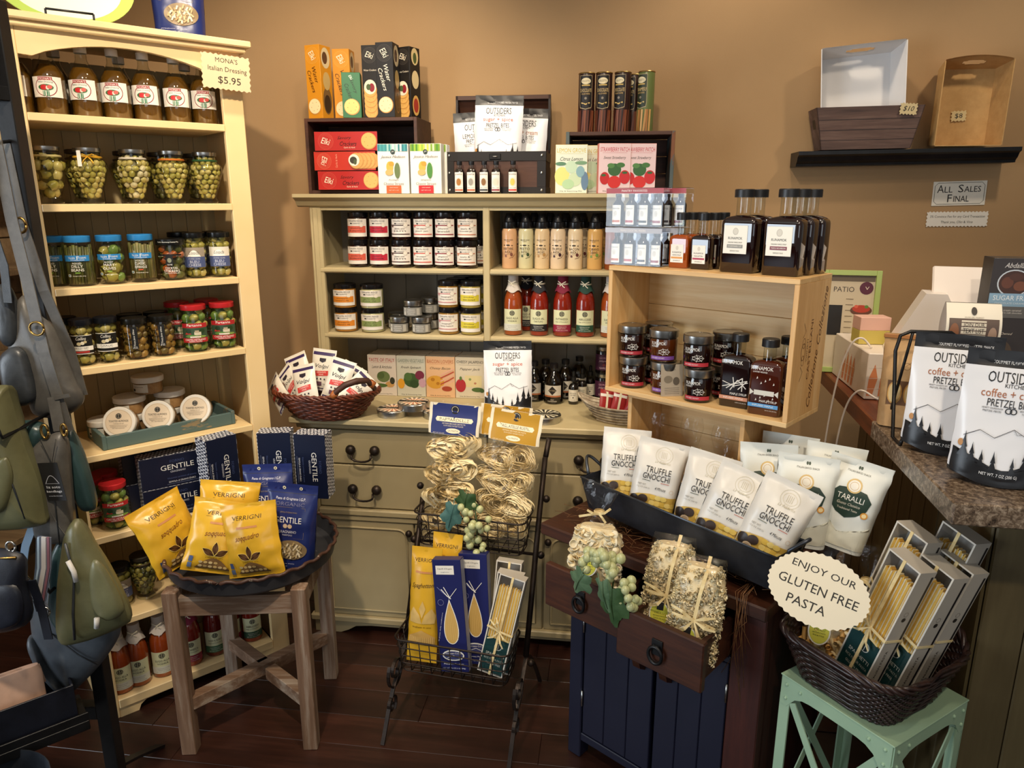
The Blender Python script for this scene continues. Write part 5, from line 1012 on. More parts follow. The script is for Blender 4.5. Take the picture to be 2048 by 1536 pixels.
# aioli squeeze bottles
ab = [(0.0255, 0), (0.0268, 0.003), (0.0268, 0.128), (0.024, 0.137), (0.0225, 0.14)]
def aioli(l1, l2, c, tint):
    it = [('l', [(-.026, .104), (.026, .104)], .0006, '#3a3026'), ('t', 0, .100, .0045, 'TERRAPIN RIDGE', '#2a2018', .034), ('t', 0, .095, .003, 'FARMS', '#2a2018', .014), ('e', 0, .082, .007, .0025, '#2a2018'), ('e', -.014, .082, .003, .0015, '#2a2018'), ('e', .014, .081, .003, .0015, '#2a2018'), ('t', 0, .070, .0085, l1, '#1f1812', .036), ('t', 0, .059, .0085, l2, '#1f1812', .026), ('t', 0, .051, .003, 'garnishing squeeze', '#3a3026', .03), ('e', -.008, .045, .004, .004, tint), ('e', .012, .05, .005, .006, tint), ('l', [(-.026, .05), (-.02, .06), (-.022, .04)], .0014, tint), ('l', [(.004, .037), (.016, .04), (.026, .052)], .0014, tint), ('l', [(-.026, .037), (.026, .037)], .0006, '#3a3026')]
    s = Spec(); mb = MB(); mb.lathe([(0, 0)] + ab, c + '|0.18', 22); s.part('bottle_body', mb); mb = MB(); mb.lathe([(0.0235, 0.139), (0.0242, 0.141), (0.0242, 0.160), (0.019, 0.163), (0.0165, 0.178), (0.012, 0.190), (0.011, 0.192), (0, 0.192)], '#141416|0.25', 20)
    for k in range(16): a = 2 * PI * k / 16; mb.box(-.0245, -.0235, -.001, .001, .143, .158, '#141416|0.25') if False else None
    s.part('twist_cap', mb); mb = MB(); mb.decal(cyl_map(0.0268), it, .005); s.part('print', mb); return s
AI = [('EVERYTHING', 'AIOLI', '#d6a77c', '#7a4a3a'), ('PESTO', 'AIOLI', '#cfc79c', '#3a4a2a'), ('LEMON', 'GARLIC AIOLI', '#d8bc92', '#a8804a'), ('TRUFFLE', 'AIOLI', '#dcc4a4', '#3a2026'), ('BACON', 'AIOLI', '#dcc6a2', '#5a2a26'), ('CUBANO', 'CUBANO', '#d2a562', '#6a8a3a'), ('CHIPOTLE', 'AIOLI', '#8a4420', '#3a1a12')]
for i, (x, q) in enumerate(zip((0.648, 0.707, 0.765, 0.821, 0.882, 0.951, 1.012), AI)):
    sp = aioli(*q); spawn(sp, 'aioli_bottle', '%s aioli squeeze bottle with black twist cap' % q[0].lower(), 'bottle', H, x, 0.262, 1.36, rz=-3 - i, group='aioli squeeze bottles')
    if i < 6: spawn(sp, 'aioli_bottle', 'aioli squeeze bottle in the back row behind the %s one' % q[0].lower(), 'bottle', H, x + 0.022, 0.335, 1.36, rz=-3, group='aioli squeeze bottles')
for x, k, w in ((0.662, 'vodka', 'vodka sauce bottle with white cloth cap on the hutch'), (0.757, 'tartufo', 'truffle sauce bottle with black cloth cap'), (0.841, 'putt', 'puttanesca sauce bottle with crimson cloth cap on the hutch'), (0.923, 'abr', 'abruzzese sauce bottle with green cloth cap on the hutch'), (1.012, 'vodka', 'vodka sauce bottle half hidden behind the pine crate')):
    spawn(SA[k], 'sauce_bottle', w, 'bottle', H, x, 0.262, 1.12, rz=0, group='sauce bottles on the hutch')
spawn(SA['tartufo'], 'sauce_bottle', 'dark capped sauce bottle in the back row of the hutch', 'bottle', H, 0.70, 0.36, 1.12, group='sauce bottles on the hutch')
# ------------------------------------------------------------------ hutch counter
MX = [mixbox('TASTE OF ITALY', 'Lemon & Artichoke', '#b8322f', '#dccfc0', [E_(.005, .075, .026, .022, '#6a7a4a'), E_(-.005, .08, .014, .014, '#55663a'), E_(.03, .045, .018, .012, '#c99a5c'), E_(-.03, .045, .024, .016, '#d8c8a0'), E_(-.01, .04, .03, .008, '#4f6a34'), E_(.04, .06, .01, .014, '#3a3a2a')]), mixbox('GARDEN VEGETABLE', 'Fresh Spinach', '#7d8a7a', '#cfccba', [E_(0, .065, .03, .028, '#3d5a30'), E_(-.012, .078, .016, .016, '#4f6f3a'), E_(.034, .085, .018, .018, '#7a2a44'), E_(.044, .055, .014, .018, '#c9a0b0'), E_(-.04, .05, .014, .020, '#e0a02c'), E_(.012, .05, .018, .016, '#2f4a26')]), mixbox('BACON LOVERS', 'Cheesy Bacon', '#c2683a', '#e6b98c', [E_(-.02, .06, .035, .026, '#d9a03a'), E_(-.03, .07, .008, .007, '#b87a20'), E_(-.01, .055, .007, .006, '#b87a20'), E_(.025, .035, .02, .01, '#a8442c')] + [('l', [(.0, .04 + i * .012), (.03, .055 + i * .012), (.053, .07 + i * .011)], .005, '#b8503c' if i % 2 else '#e8b49a') for i in range(5)]), mixbox('CHEESY JALAPENO', 'Pepper Jack', '#2a2622', '#d9cdb4', [('r', -.02, .045, .045, .09, '#e0cf9a'), E_(0, .075, .005, .005, '#8a9a5a'), E_(.02, .06, .005, .004, '#b87a5a'), E_(-.036, .05, .02, .026, '#b32a34'), E_(-.036, .078, .005, .008, '#5a7a3a'), E_(.03, .035, .024, .009, '#4f6a34'), E_(.046, .032, .009, .008, '#3d5a2a')])]
mw = ['taste of italy', 'garden vegetable', 'bacon lovers', 'cheesy jalapeno']
for i, x in enumerate((0.147, 0.262, 0.377, 0.492)):
    for k in range(3):
        spawn(MX[i], 'dip_mix_box', '%s dip mix box, %s of its row on the hutch counter' % (mw[i], ('front', 'second', 'third')[k]), 'box', H, x + k * .004, 0.292 + k * 0.037, 0.86, group='dip mix boxes on the hutch counter')
spawn(PZ['sugar'], 'pretzel_pouch', 'sugar and spice pretzel pouch standing on the hutch counter', 'pouch', H, 0.665, 0.105, 0.876, rz=4, tilt=-6, roll=-1, group=gP)
t = thing('paper_slip', 'white paper slip lying under the pretzel pouch', 'paper', H, 0.60, 0.05, 0.8606, rz=-8); mb = MB(); mb.grid(lambda a, b: ((a - .5) * .2, (b - .5) * .09, .0015 + .001 * math.sin(6 * a)), 8, 4, '#e6e0d2'); mb.build('sheet', t)
def flat_tin(c1, c2):
    s = Spec(); r, h = 0.057, 0.024; mb = MB(); mb.lathe([(0, 0), (r * .97, 0), (r * .97, h * .55), (r, h * .58), (r, h - .002), (r - .002, h), (0, h - .0006)], 'steel', 36); k = s.part('tin_body', mb); mb = MB()
    it = [('e', 0, 0, r * .92, r * .92, c1, 32)] + [('p', [(0, 0), (r * .9 * math.cos(a - .09), r * .9 * math.sin(a - .09)), (r * .9 * math.cos(a + .09), r * .9 * math.sin(a + .09))], c2) for a in [2 * PI * i / 16 for i in range(16)]] + [('r', -r * .9, -.009, r * .9, .009, '#1c1a18'), ('t', 0, 0, .006, 'BISCOTTI', '#c9bda0', .05)]
    mb.decal(plane_map((0, 0, h - .0005), (1, 0, 0), (0, 1, 0)), it); s.part('lid_print', mb, k); return s
ft = flat_tin('#d8906a', '#f0d8b8'); gt = 'flat round tins on the hutch counter'
for sp, x, y, z, w in ((ft, 0.262, 0.045, 0, 'orange flat tin on the counter beside the wicker basket'), (ft, 0.425, 0.05, 0, 'orange flat tin hidden partly by the ribbon pasta bag'), (ft, 0.335, 0.055, 0.0245, 'orange flat tin resting on two others'), (flat_tin('#2a2a28', '#e0d6b8'), 0.80, 0.045, 0, 'black and cream flat tin beside the gold pasta bag')):
    spawn(sp, 'flat_tin', w, 'tin', H, x, y, 0.86 + z, group=gt)
gw = [(0.034, 0), (0.037, .004), (0.037, .078), (0.034, .092), (0.02, .112), (0.0125, .124), (0.0125, .136)]
def growler():
    it = [('r', -.034, .034, .034, .072, '#c9c2b4'), ('p', [(0, .036), (.016, .053), (0, .070), (-.016, .053)], '#201a18'), ('t', 0, .053, .005, 'BITTERS', '#a89a7a', .022), ('r', -.034, .028, .034, .034, '#a8623a'), ('t', 0, .018, .004, 'OLD', '#d8d0c0', .012), ('t', 0, .012, .0045, 'FASHIONED', '#d8d0c0', .034)]
    s = jar(gw, (0.0145, 0.132, 0.15), '#161418|0.3', None, (0.002, .12, '#120a08|0.08', .97), (0.037, .034, .072, 1.1, None, it)); return s
gs = growler()
for x, y, w in ((0.812, 0.285, 'front, between pouch and dropper bottles'), (0.775, 0.35, 'behind the pretzel pouch'), (0.85, 0.36, 'second row'), (0.90, 0.418, 'at the hutch back'), (0.735, 0.31, 'peeking beside the pretzel pouch')):
    spawn(gs, 'mixer_bottle', 'black cocktail mixer bottle with diamond label, ' + w, 'bottle', H, x, y, 0.86, rz=-4, group='black mixer bottles')
dp = [(0.0175, 0), (0.0185, .003), (0.0185, .062), (0.016, .07), (0.008, .08), (0.008, .088)]
dr = jar(dp, None, '', None, (.001, .075, '#160d0a|0.1', .97), (0.0185, .012, .056, 1.2, '#d9d2c0', [('t', 0, .043, .004, 'BOTANICAL', BK, .022), ('t', 0, .036, .004, 'BITTERS', BK, .018), ('e', 0, .027, .0025, .0025, BK), ('t', 0, .018, .003, '2 FL OZ', BK, .014)])); mb = MB(); mb.lathe([(0.010, .086), (0.010, .102), (0.0055, .104), (0.0065, .112), (0.006, .122), (0, .126)], '#151515|0.4', 14); dr.part('dropper', mb)
for x, y, w in ((0.886, 0.275, 'front'), (0.916, 0.325, 'middle'), (0.945, 0.375, 'rear')): spawn(dr, 'dropper_bottle', 'small black dropper bottle with cream label, %s of three' % w, 'bottle', H, x, y, 0.86, group='dropper bottles')
gj = jar([(0.03, 0), (0.033, .004), (0.033, .085), (0.029, .092)], (0.0305, .088, .102), 'steel', None, (.002, .088, '#140c10|0.15'), (0.033, .015, .075, 1.2, '#4a1f3a', [('t', 0, .062, .007, 'GEORGIA', '#d8a0b8', .036), ('t', 0, .050, .009, 'Jalapeno', '#e0c0cc', .04, 0, .3), ('t', 0, .036, .008, 'O', '#e0705a'), ('t', 0, .024, .007, 'GARLIC', '#e0c0cc', .034)]))
for z, w in ((0, 'lower'), (0.1025, 'upper')): spawn(gj, 'jelly_jar', '%s dark jelly jar with purple label in the hutch corner by the pine crate' % w, 'jar', H, 0.995, 0.36, 0.86 + z, group='purple labelled jars')
# whitewashed boat basket
t = thing('boat_basket', 'small boat-shaped whitewashed twig basket on the hutch counter', 'basket', H, 1.06, 0.06, 0.8606, rz=-14)
def boat(u, v, k=1.0): 
    a = 2 * PI * u; f = 0.55 + 0.45 * v; return (0.15 * f * math.cos(a) * k, 0.062 * f * math.sin(a) * (1 - .25 * abs(math.cos(a))) * k, 0.004 + 0.055 * v + 0.03 * v * math.cos(a) ** 4)
mb = MB(); mb.grid(lambda u, v: boat(u, v), 40, 5, 'wicker_white'); mb.grid(lambda u, v: [boat(u, 0)[0] * v, boat(u, 0)[1] * v, 0.004], 40, 1, 'wicker_white'); mb.build('basket_wall', t)
for k in range(6):
    mb = MB(); mb.tube([boat(i / 40, k / 5, 1.015) for i in range(40)], 0.004, 'wicker_white', 6, True); mb.build('twig_band', t)
for i, (x, rz) in enumerate(((1.005, 20), (1.045, 5), (1.09, -10))):
    sp = bag(0.05, 0.085, 0.016, 'pillow', '#a32a2a|0.3', [('r', -.024, .06, .024, .07, '#e9e2d8'), ('r', -.004, .008, .004, .08, '#e9dfc0')], 0.001, 20 + i, nu=8, nv=12)
    spawn(sp, 'snack_packet', 'small red and white packet in the boat basket, ' + ('first', 'second', 'third')[i], 'packet', H, x, 0.065, 0.885, rz=rz, tilt=-20, roll=12, group='packets in the boat basket')
# wicker basket with salami packs
t = thing('wicker_basket', 'oval brown wicker basket of snack packs with wooden handle on the hutch counter', 'basket', H, 0.035, 0.012, 0.8612, rz=3)
def bk(u, v, k=1.0): a = 2 * PI * u; f = 0.62 + 0.38 * v ** 0.8; return (0.178 * f * math.cos(a) * k, 0.122 * f * math.sin(a) * k, 0.003 + 0.085 * v + 0.006 * math.cos(2 * a) * v)
mb = MB(); mb.grid(lambda u, v: bk(u, v), 48, 6, 'wicker'); mb.grid(lambda u, v: [bk(u, 0)[0] * v, bk(u, 0)[1] * v, 0.003], 48, 1, 'wicker'); mb.build('basket_wall', t)
for k in range(11):
    mb = MB(); mb.tube([(lambda p, s: (p[0] * s, p[1] * s, p[2]))(bk(i / 96, k / 10), 1.02 + 0.022 * math.sin(i / 96 * 2 * PI * 20 + k * PI)) for i in range(96)], 0.0052 if k > 7 else 0.0042, 'wicker', 6, True); mb.build('woven_strand', t)
for ph in (0, 2.1, 4.2):
    mb = MB(); mb.tube([(bk(i / 120, 1)[0] * (1.04 + .02 * math.sin(i / 120 * 2 * PI * 16 + ph)), bk(i / 120, 1)[1] * (1.04 + .02 * math.sin(i / 120 * 2 * PI * 16 + ph)), 0.092 + 0.007 * math.cos(i / 120 * 2 * PI * 16 + ph)) for i in range(120)], 0.0048, 'wicker', 6, True); mb.build('braided_rim', t)
mb = MB(); mb.tube([(0.06, -0.115, 0.092), (0.075, -0.122, 0.118), (0.105, -0.118, 0.140), (0.14, -0.10, 0.150), (0.168, -0.07, 0.145), (0.18, -0.03, 0.105)], [.008, .010, .011, .011, .010, .008], 'crate_brown', 10); mb.build('handle', t)
mb = MB()
for p in ((0.066, -0.118, 0.106), (0.176, -0.048, 0.128)): mb.tube([(p[0] - .006, p[1] - .001, p[2] - .009), (p[0] + .006, p[1] + .001, p[2] + .009)], 0.0125, '#a8602c|0.4', 10)
mb.build('handle_binding', t)
PU = '#3a2a5a'
def volpi(seed):
    it = [('r', -.04, .128, .04, .139, PU), ('r', -.04, .001, .04, .011, PU), ('p', [(-.012, .118), (.012, .118), (.012, .108), (0, .102), (-.012, .108)], '#2a2430'), ('t', 0, .088, .018, 'Volpi', '#1c1a22', .052, 0, .3), ('p', [(-.026, .052), (.026, .058), (.026, .076), (-.026, .070)], '#d8423c'), ('t', 0, .068, .006, 'CHIANTI', '#f6e8dc', .036, 5), ('t', 0, .060, .005, 'WINE', '#f6e8dc', .018, 5), ('e', -.014, .044, .003, .003, '#2a2a34'), ('e', 0, .044, .003, .003, '#2a2a34'), ('e', .014, .044, .003, .003, '#2a2a34'), ('r', -.018, .020, .004, .034, '#6a4a5a'), ('t', .018, .026, .005, 'SALAMI', '#2a2a34', .018)]
    return bag(0.088, 0.15, 0.030, 'pillow', '#efe9da|0.3', it, 0.0015, seed, nu=12, nv=18)
vp = [volpi(31), volpi(32), volpi(33)]
for i, (x, y, z, rz, tl, rl, w) in enumerate(((-0.075, -0.015, 0.905, -8, -36, -62, 'lying over the basket rim beside the bookcase'), (-0.03, 0.045, 0.915, 4, -28, -52, 'behind the one over the rim'), (0.005, -0.005, 0.90, 0, -20, -14, 'standing upright in the middle front'), (0.075, 0.035, 0.915, 0, -18, 16, 'standing upright behind the middle one'), (0.015, 0.085, 0.935, 0, -10, 6, 'tallest at the back of the basket'), (0.115, 0.0, 0.905, 6, -28, 48, 'leaning toward the dip mix boxes'), (0.07, 0.075, 0.90, 4, -20, 30, 'tucked behind toward the mix boxes'), (-0.04, 0.10, 0.92, 0, -14, -24, 'at the back toward the bookcase'))):
    spawn(vp[i % 3], 'salami_pack', 'white and purple salami snack pack, ' + w, 'pack', H, x - .02, y - .03, z, rz=rz, tilt=tl, roll=rl, group='salami snack packs in the wicker basket')
# ------------------------------------------------------------------ pasta geometry
def loft(mb, rings, m, n=28, cap=True):
    """rings: (rx, ry, z, p, cx, cy) superellipse cross-sections"""
    vs = []
    for rg in rings:
        rx, ry, z, p = rg[:4]; cx, cy = (rg[4], rg[5]) if len(rg) > 4 else (0, 0)
        for j in range(n):
            a = 2 * PI * (j + .5) / n; c, s_ = math.cos(a), math.sin(a)
            vs.append((cx + rx * math.copysign(abs(c) ** (2 / p), c), cy + ry * math.copysign(abs(s_) ** (2 / p), s_), z))
    fs = [(i * n + j, i * n + (j + 1) % n, (i + 1) * n + (j + 1) % n, (i + 1) * n + j) for i in range(len(rings) - 1) for j in range(n)]
    mb.add(vs, fs, m, True)
    if cap: mb.add(vs[:n], [tuple(reversed(range(n)))], m); mb.add(vs[-n:], [tuple(range(n))], m)
def nest(mb, c, rx, ry, rz, width, turns, q, m, th=0.0009):
    ax = Vector((q.uniform(-.5, .5), -1, q.uniform(-.4, .4))).normalized(); a, b = frame_from(ax); ph = q.uniform(0, 6)
    for k in range(turns):
        pts = []; f = q.uniform(.45, 1.0); el = q.uniform(.55, 1); of = q.uniform(-.5, .5); p0 = q.uniform(0, 6); n = 22; span = q.uniform(1.0, 1.7) * PI
        tilt = q.uniform(-.35, .35)
        for i in range(n):
            t = p0 + span * i / (n - 1); r = f * (1 + .12 * math.sin(3 * t + ph))
            P = a * (rx * r * math.cos(t)) + b * (rz * r * el * math.sin(t)) + ax * (ry * (of + .3 * math.sin(2 * t + k) + tilt * math.cos(t)))
            pts.append(Vector(c) + P)
        mb.strip(pts, width, m, [ax + Vector((q.uniform(-.25, .25), 0, q.uniform(-.25, .25))) for _ in range(n)], 0)
def spiral(mb, c, L, r, rot, m, turns=3):
    n = 12; P = []
    for i in range(n): P.append(i / (n - 1))
    Q = rot.to_matrix(); A = []; Bv = []
    for t in P:
        a = t * turns * PI; e = Vector((r * math.cos(a), r * math.sin(a), (t - .5) * L)); o = Vector((-r * math.cos(a), -r * math.sin(a), (t - .5) * L)); A.append(Vector(c) + Q @ e); Bv.append(Vector(c) + Q @ o)
    mb.add(A + Bv, [(i, i + 1, n + i + 1, n + i) for i in range(n - 1)], m, True)
def ear(mb, c, r, rot, m):
    Q = rot.to_matrix(); vs = []; n = 9
    for k, (f, z) in enumerate(((0, -.35), (.6, -.25), (1, .12), (1.05, .25), (.85, .2))):
        for j in range(n): vs.append(Vector(c) + Q @ Vector((f * r * math.cos(2 * PI * j / n), f * r * math.sin(2 * PI * j / n), z * r)))
    mb.add(vs, [(i * n + j, i * n + (j + 1) % n, (i + 1) * n + (j + 1) % n, (i + 1) * n + j) for i in range(4) for j in range(n)], m, True)
def rq(q): return Matrix.Rotation(q.uniform(0, 6.28), 4, Vector((q.uniform(-1, 1), q.uniform(-1, 1), q.uniform(-1, 1) + .01)).normalized()).to_quaternion()
def shell_pts(w, d, z0, z1, n, q, top=True):
    out = []
    for i in range(n):
        z = q.uniform(z0, z1); r = q.random(); f = 1 - .25 * max(0, (z - z0) / (z1 - z0) - .75) * 4
        if r < .5: out.append((q.uniform(-w / 2, w / 2) * f, -d / 2 * f, z))
        elif r < .78: out.append((q.choice((-1, 1)) * w / 2 * f, q.uniform(-d / 2, d / 2) * f, z))
        elif r < .9: out.append((q.uniform(-w / 2, w / 2) * f, d / 2 * f, z))
        else: out.append((q.uniform(-w / 2, w / 2) * .8, q.uniform(-d / 2, d / 2) * .8, z1))
    return out
def core(w, d, z0, z1, m):
    mb = MB(); loft(mb, [(w * .42, d * .40, z0, 3), (w * .47, d * .44, z0 + .01, 3), (w * .47, d * .44, z1 - .03, 3), (w * .32, d * .3, z1, 2.5)], m, 16); return mb
# ------------------------------------------------------------------ bags in the round tray
YL = '#d9a92c|0.28'
def verrigni(seed):
    it = [('t', 0, .172, .0115, 'VERRIGNI', '#4a3208', .092), ('l', [(-.045, .162), (.045, .162)], .0007, '#4a3208'), ('r', -.03, .142, .034, .148, '#c98a54'), ('t', 0, .116, .020, 'soqquadro', '#7a3a12', .078, 6, .4)]
    def leafp(u, v, a, L, w): ca, sa = math.cos(a), math.sin(a); return [(u + ca * L * t - sa * w * math.sin(PI * t) * s_, v + sa * L * t + ca * w * math.sin(PI * t) * s_) for s_, rg in ((1, range(0, 9)), (-1, range(8, -1, -1))) for t in [k / 8 for k in rg]]
    for a in (math.radians(x) for x in (28, 90, 152)): it += [('p', leafp(0, .052, a, .042, .0095), '#5a3a1c'), ('l', leafp(0, .052, a, .042, .0095), .0012, '#f0cf6a')]
    it += [('p', [(-.05, .012)] + [(-.05 + .1 * i / 10, .012 + .034 * math.sin(PI * i / 10)) for i in range(1, 10)] + [(.05, .012)], '#7a5a34'), ('t', 0, .047, .004, 'trafilata in oro', '#4a3208', .05)] + [('e', -.035 + (i % 6) * .014, .02 + (i // 6) * .012, .006, .004, ('#d9c08a', '#c9a96a')[i % 2], 8) for i in range(10)]
    it += [('r', -.070, .03, -.058, .046, '#3d4f78'), ('r', -.070, .012, -.058, .027, '#5a6a8a')]
    return bag(0.172, 0.21, 0.065, 'pillow', YL, it, 0.005, seed, nu=22, nv=28)
vg = [verrigni(41), verrigni(42), verrigni(43)]
gV = 'yellow pasta bags in the round tray'
for i, (x, y, z, rz, tl, rl, w) in enumerate(((0.062, -0.145, 0.555, -6, -14, -10, 'standing in front, nearest the tray rim'), (-0.078, -0.125, 0.553, 12, -18, 14, 'leaning with its text slanting upward, left of the front one'), (-0.178, -0.07, 0.556, 58, -18, -12, 'turned sideways toward the bookcase'), (-0.075, -0.025, 0.575, 10, -10, 8, 'in the second row, mostly hidden'))):
    spawn(vg[i % 3], 'pasta_bag', 'yellow pasta bag ' + w, 'bag', TT, x, y, z, rz=rz, tilt=tl, roll=rl, group=gV)
BLU = '#202c66|0.3'
def gragnano(seed):
    G = '#8a7a50'; it = [('r', -.072, .222, .072, .224, '#141c44'), ('e', -.025, .237, .005, .005, '#e6dcb8'), ('e', .025, .237, .005, .005, '#e6dcb8'), ('e', -.025, .237, .0022, .0022, '#4a4a4a'), ('e', .025, .237, .0022, .0022, '#4a4a4a'), ('t', 0, .208, .009, 'Pasta di Gragnano I.G.P.', '#d8d8e4', .088), ('t', 0, .195, .0095, 'ORGANIC', '#6a6a8c', .086), ('l', [(-.046, .186), (.046, .186), (.046, .096), (-.046, .096)], .0007, G, True), ('t', 0, .173, .004, 'SEMOLA DI GRANO DURO', '#8a7a60', .05), ('t', 0, .152, .0165, 'GENTILE', '#f0eee8', .080), ('e', -.007, .134, .0065, .0065, '#d8bfa0'), ('e', .007, .134, .0065, .0065, '#d8bfa0'), ('t', 0, .117, .0085, 'GRAGNANO', '#d8d8e0', .052), ('t', 0, .107, .005, 'NAPOLI', '#d8d8e0', .028), ('e', .012, .062, .046, .030, '#8a7452', 28)]
    q = random.Random(seed); it += [('l', [(x, y), (x + q.uniform(-.008, .008), y + q.uniform(.006, .012))], .0045, ('#e6d8b8', '#c9b48a', '#b39a6a')[k % 3]) for k, (x, y) in enumerate([(.012 + .036 * math.cos(k * 2.4) * math.sqrt(k / 40), .057 + .022 * math.sin(k * 2.4) * math.sqrt(k / 40)) for k in range(40)])]
    it += [('t', -.01, .022, .004, 'prodotto in italia', '#b8bcd0', .07, 0, .3), ('t', -.01, .015, .004, '500 g', '#b8bcd0', .03)]
    return bag(0.15, 0.25, 0.075, 'block', BLU, it, 0.0025, seed, nu=20, nv=26)
bg_ = gragnano(51)
for x, y, z, rz, tl, rl, w in ((0.13, -0.05, 0.5425, -4, -4, 4, 'front one, beside the tray rim'), (0.045, 0.045, 0.565, 2, -6, -1, 'rear one, half hidden')):
    spawn(bg_, 'pasta_bag', 'dark blue pasta bag with round pasta window, ' + w, 'bag', TT, x, y, z, rz=rz, tilt=tl, roll=rl, group='dark blue pasta bags')
t = spawn(bg_, 'pasta_bag', 'dark blue pasta bag standing on top of the bookcase', 'bag', B, 0.475, 0.085, 2.052, rz=-26, group='dark blue pasta bags')
# ------------------------------------------------------------------ cart contents
def header_bag(colr, title, contents, seed):
    def ex(s, S, k):
        mb = MB(); f = lambda u, v, o: S(u, v, o + .001)
        it = [('r', -.068, .265, .068, .345, '#e9dfc6'), ('r', -.060, .2655, .060, .3445, colr), ('e', 0, .330, .0115, .0115, '#16161c'), ('o', 0, .330, .0085, .0085, .001, '#d8cfb4'), ('p', [(-.050, .304), (-.046, .310), (.046, .310), (.050, .304), (.046, .298), (-.046, .298)], '#ece2c4'), ('t', 0, .304, .0072, title, '#4a3a22', .078), ('t', 0, .2935, .0035, 'ARTISAN BRONZE DIE PASTA', '#e6dcc0', .062), ('t', 0, .288, .003, 'SLOW DRIED FOR BEST FLAVOR', '#e6dcc0', .052), ('e', 0, .276, .019, .0065, '#ece2c4'), ('t', 0, .276, .004, 'LA PASTA', '#5a3a22', .026), ('t', -.038, .268, .0025, 'NET WT 17.6 OZ', '#e6dcc0', .03)]
        mb.decal(f, it, .008); s.part('header_card', mb)
        s.part('pasta_nests', contents, None, 'stuff')
    return bag(0.138, 0.35, 0.085, 'block', 'cello', None, 0.004, seed, None, None, 16, 26, 0.008, ex, 'cellophane')
q = random.Random(8); mb = MB()
for lv in range(4):
    for sx in (-1, 1): nest(mb, (sx * .03, -.008, .03 + lv * .064 + (.022 if sx > 0 else 0)), .04, .03, .036, .0155, 20, q, 'pasta')
    nest(mb, (q.uniform(-.01, .01), -.012, .058 + lv * .06), .05, .03, .036, .0155, 14, q, 'pasta')
    nest(mb, (0, .015, .045 + lv * .06), .055, .02, .036, .0155, 14, q, 'pasta')
papp = header_bag('#24306e', 'PAPPARDELLE', mb, 61)
q = random.Random(9); mb = MB()
for lv in range(4):
    for sx in (-1, 1): nest(mb, (sx * .026, -.008, .035 + lv * .060 + (.010 if sx > 0 else 0)), .042, .03, .036, .0045, 64, q, 'pasta')
    nest(mb, (0, .012, .045 + lv * .06), .056, .03, .034, .0045, 24, q, 'pasta')
tagl = header_bag('#b88a1e', 'TAGLIATELLE RUSTIC', mb, 62)
gN = 'header-card pasta bags in the upper wire basket'
for sp_k, w, x, y, z, rz, tl, rl in ((papp, 'clear bag of wide ribbon pasta nests with blue header card', 0.115, 0.296, 0.575, 5, -7, 3), (tagl, 'clear bag of thin tagliatelle nests with gold header card, in front', 0.295, 0.288, 0.572, -2, -7, 5), (tagl, 'gold header pasta bag hidden behind the front tagliatelle bag', 0.268, 0.337, 0.572, 3, -6, 3)):
    t = spawn(sp_k, 'pasta_bag', w, 'bag', CA, x, y, z, rz=rz, tilt=tl, roll=rl, group=gN); t.scale = (1.2, 0.56, 1.2)
# lower basket
def spag_strips(W, z0, z1, y, m='spaghetti', n=26):
    mb = MB(); q = random.Random(4)
    for i in range(n):
        x = -W / 2 + W * (i + .5) / n; dz = q.uniform(-.004, .004); mb.box(x - W / n * .46, x + W / n * .46, y + q.uniform(-.002, 0), y + .012, z0, z1 + dz, m if i % 3 else 'pasta')
    return mb
yb = bag(0.095, 0.36, 0.045, 'pillow', YL, [('t', 0, .322, .011, 'VERRIGNI', '#4a3208', .070), ('l', [(-.035, .313), (.035, .313)], .0007, '#4a3208'), ('r', -.03, .283, .03, .289, '#c98a54'), ('t', 0, .245, .018, 'Spaghettone', '#4a3208', .078, 4, .4), ('p', [(-.04, .13), (-.042, .155), (-.030, .178), (-.008, .155), (0, .128)], '#d8b46a'), ('p', [(0, .128), (.008, .155), (.030, .178), (.042, .155), (.04, .13)], '#d8b46a'), ('p', [(0, .20), (.011, .175), (0, .145), (-.011, .175)], '#d8b46a'), ('t', 0, .117, .005, 'trafilate in oro', '#4a3208', .06), ('p', [(-.042, .06), (-.042, .085), (0, .108), (.042, .085), (.042, .06)], '#c9a058')] + [('l', [(-.036 + i * .006, .061), (-.036 + i * .006, .086)], .0016, '#e6c47a') for i in range(13)], 0.0025, 71, nu=14, nv=26)
gL = 'packs of pasta in the lower wire basket'
spawn(yb, 'spaghetti_bag', 'yellow spaghetti bag at the front of the lower wire basket', 'bag', CA, 0.085, 0.12, 0.222, rz=6, tilt=-10, roll=2, group=gL)
spawn(yb, 'spaghetti_bag', 'yellow spaghetti bag behind, its top under the upper basket', 'bag', CA, 0.13, 0.172, 0.25, rz=2, tilt=-10, roll=2, group=gL)
NB = '#1c2158|0.35'
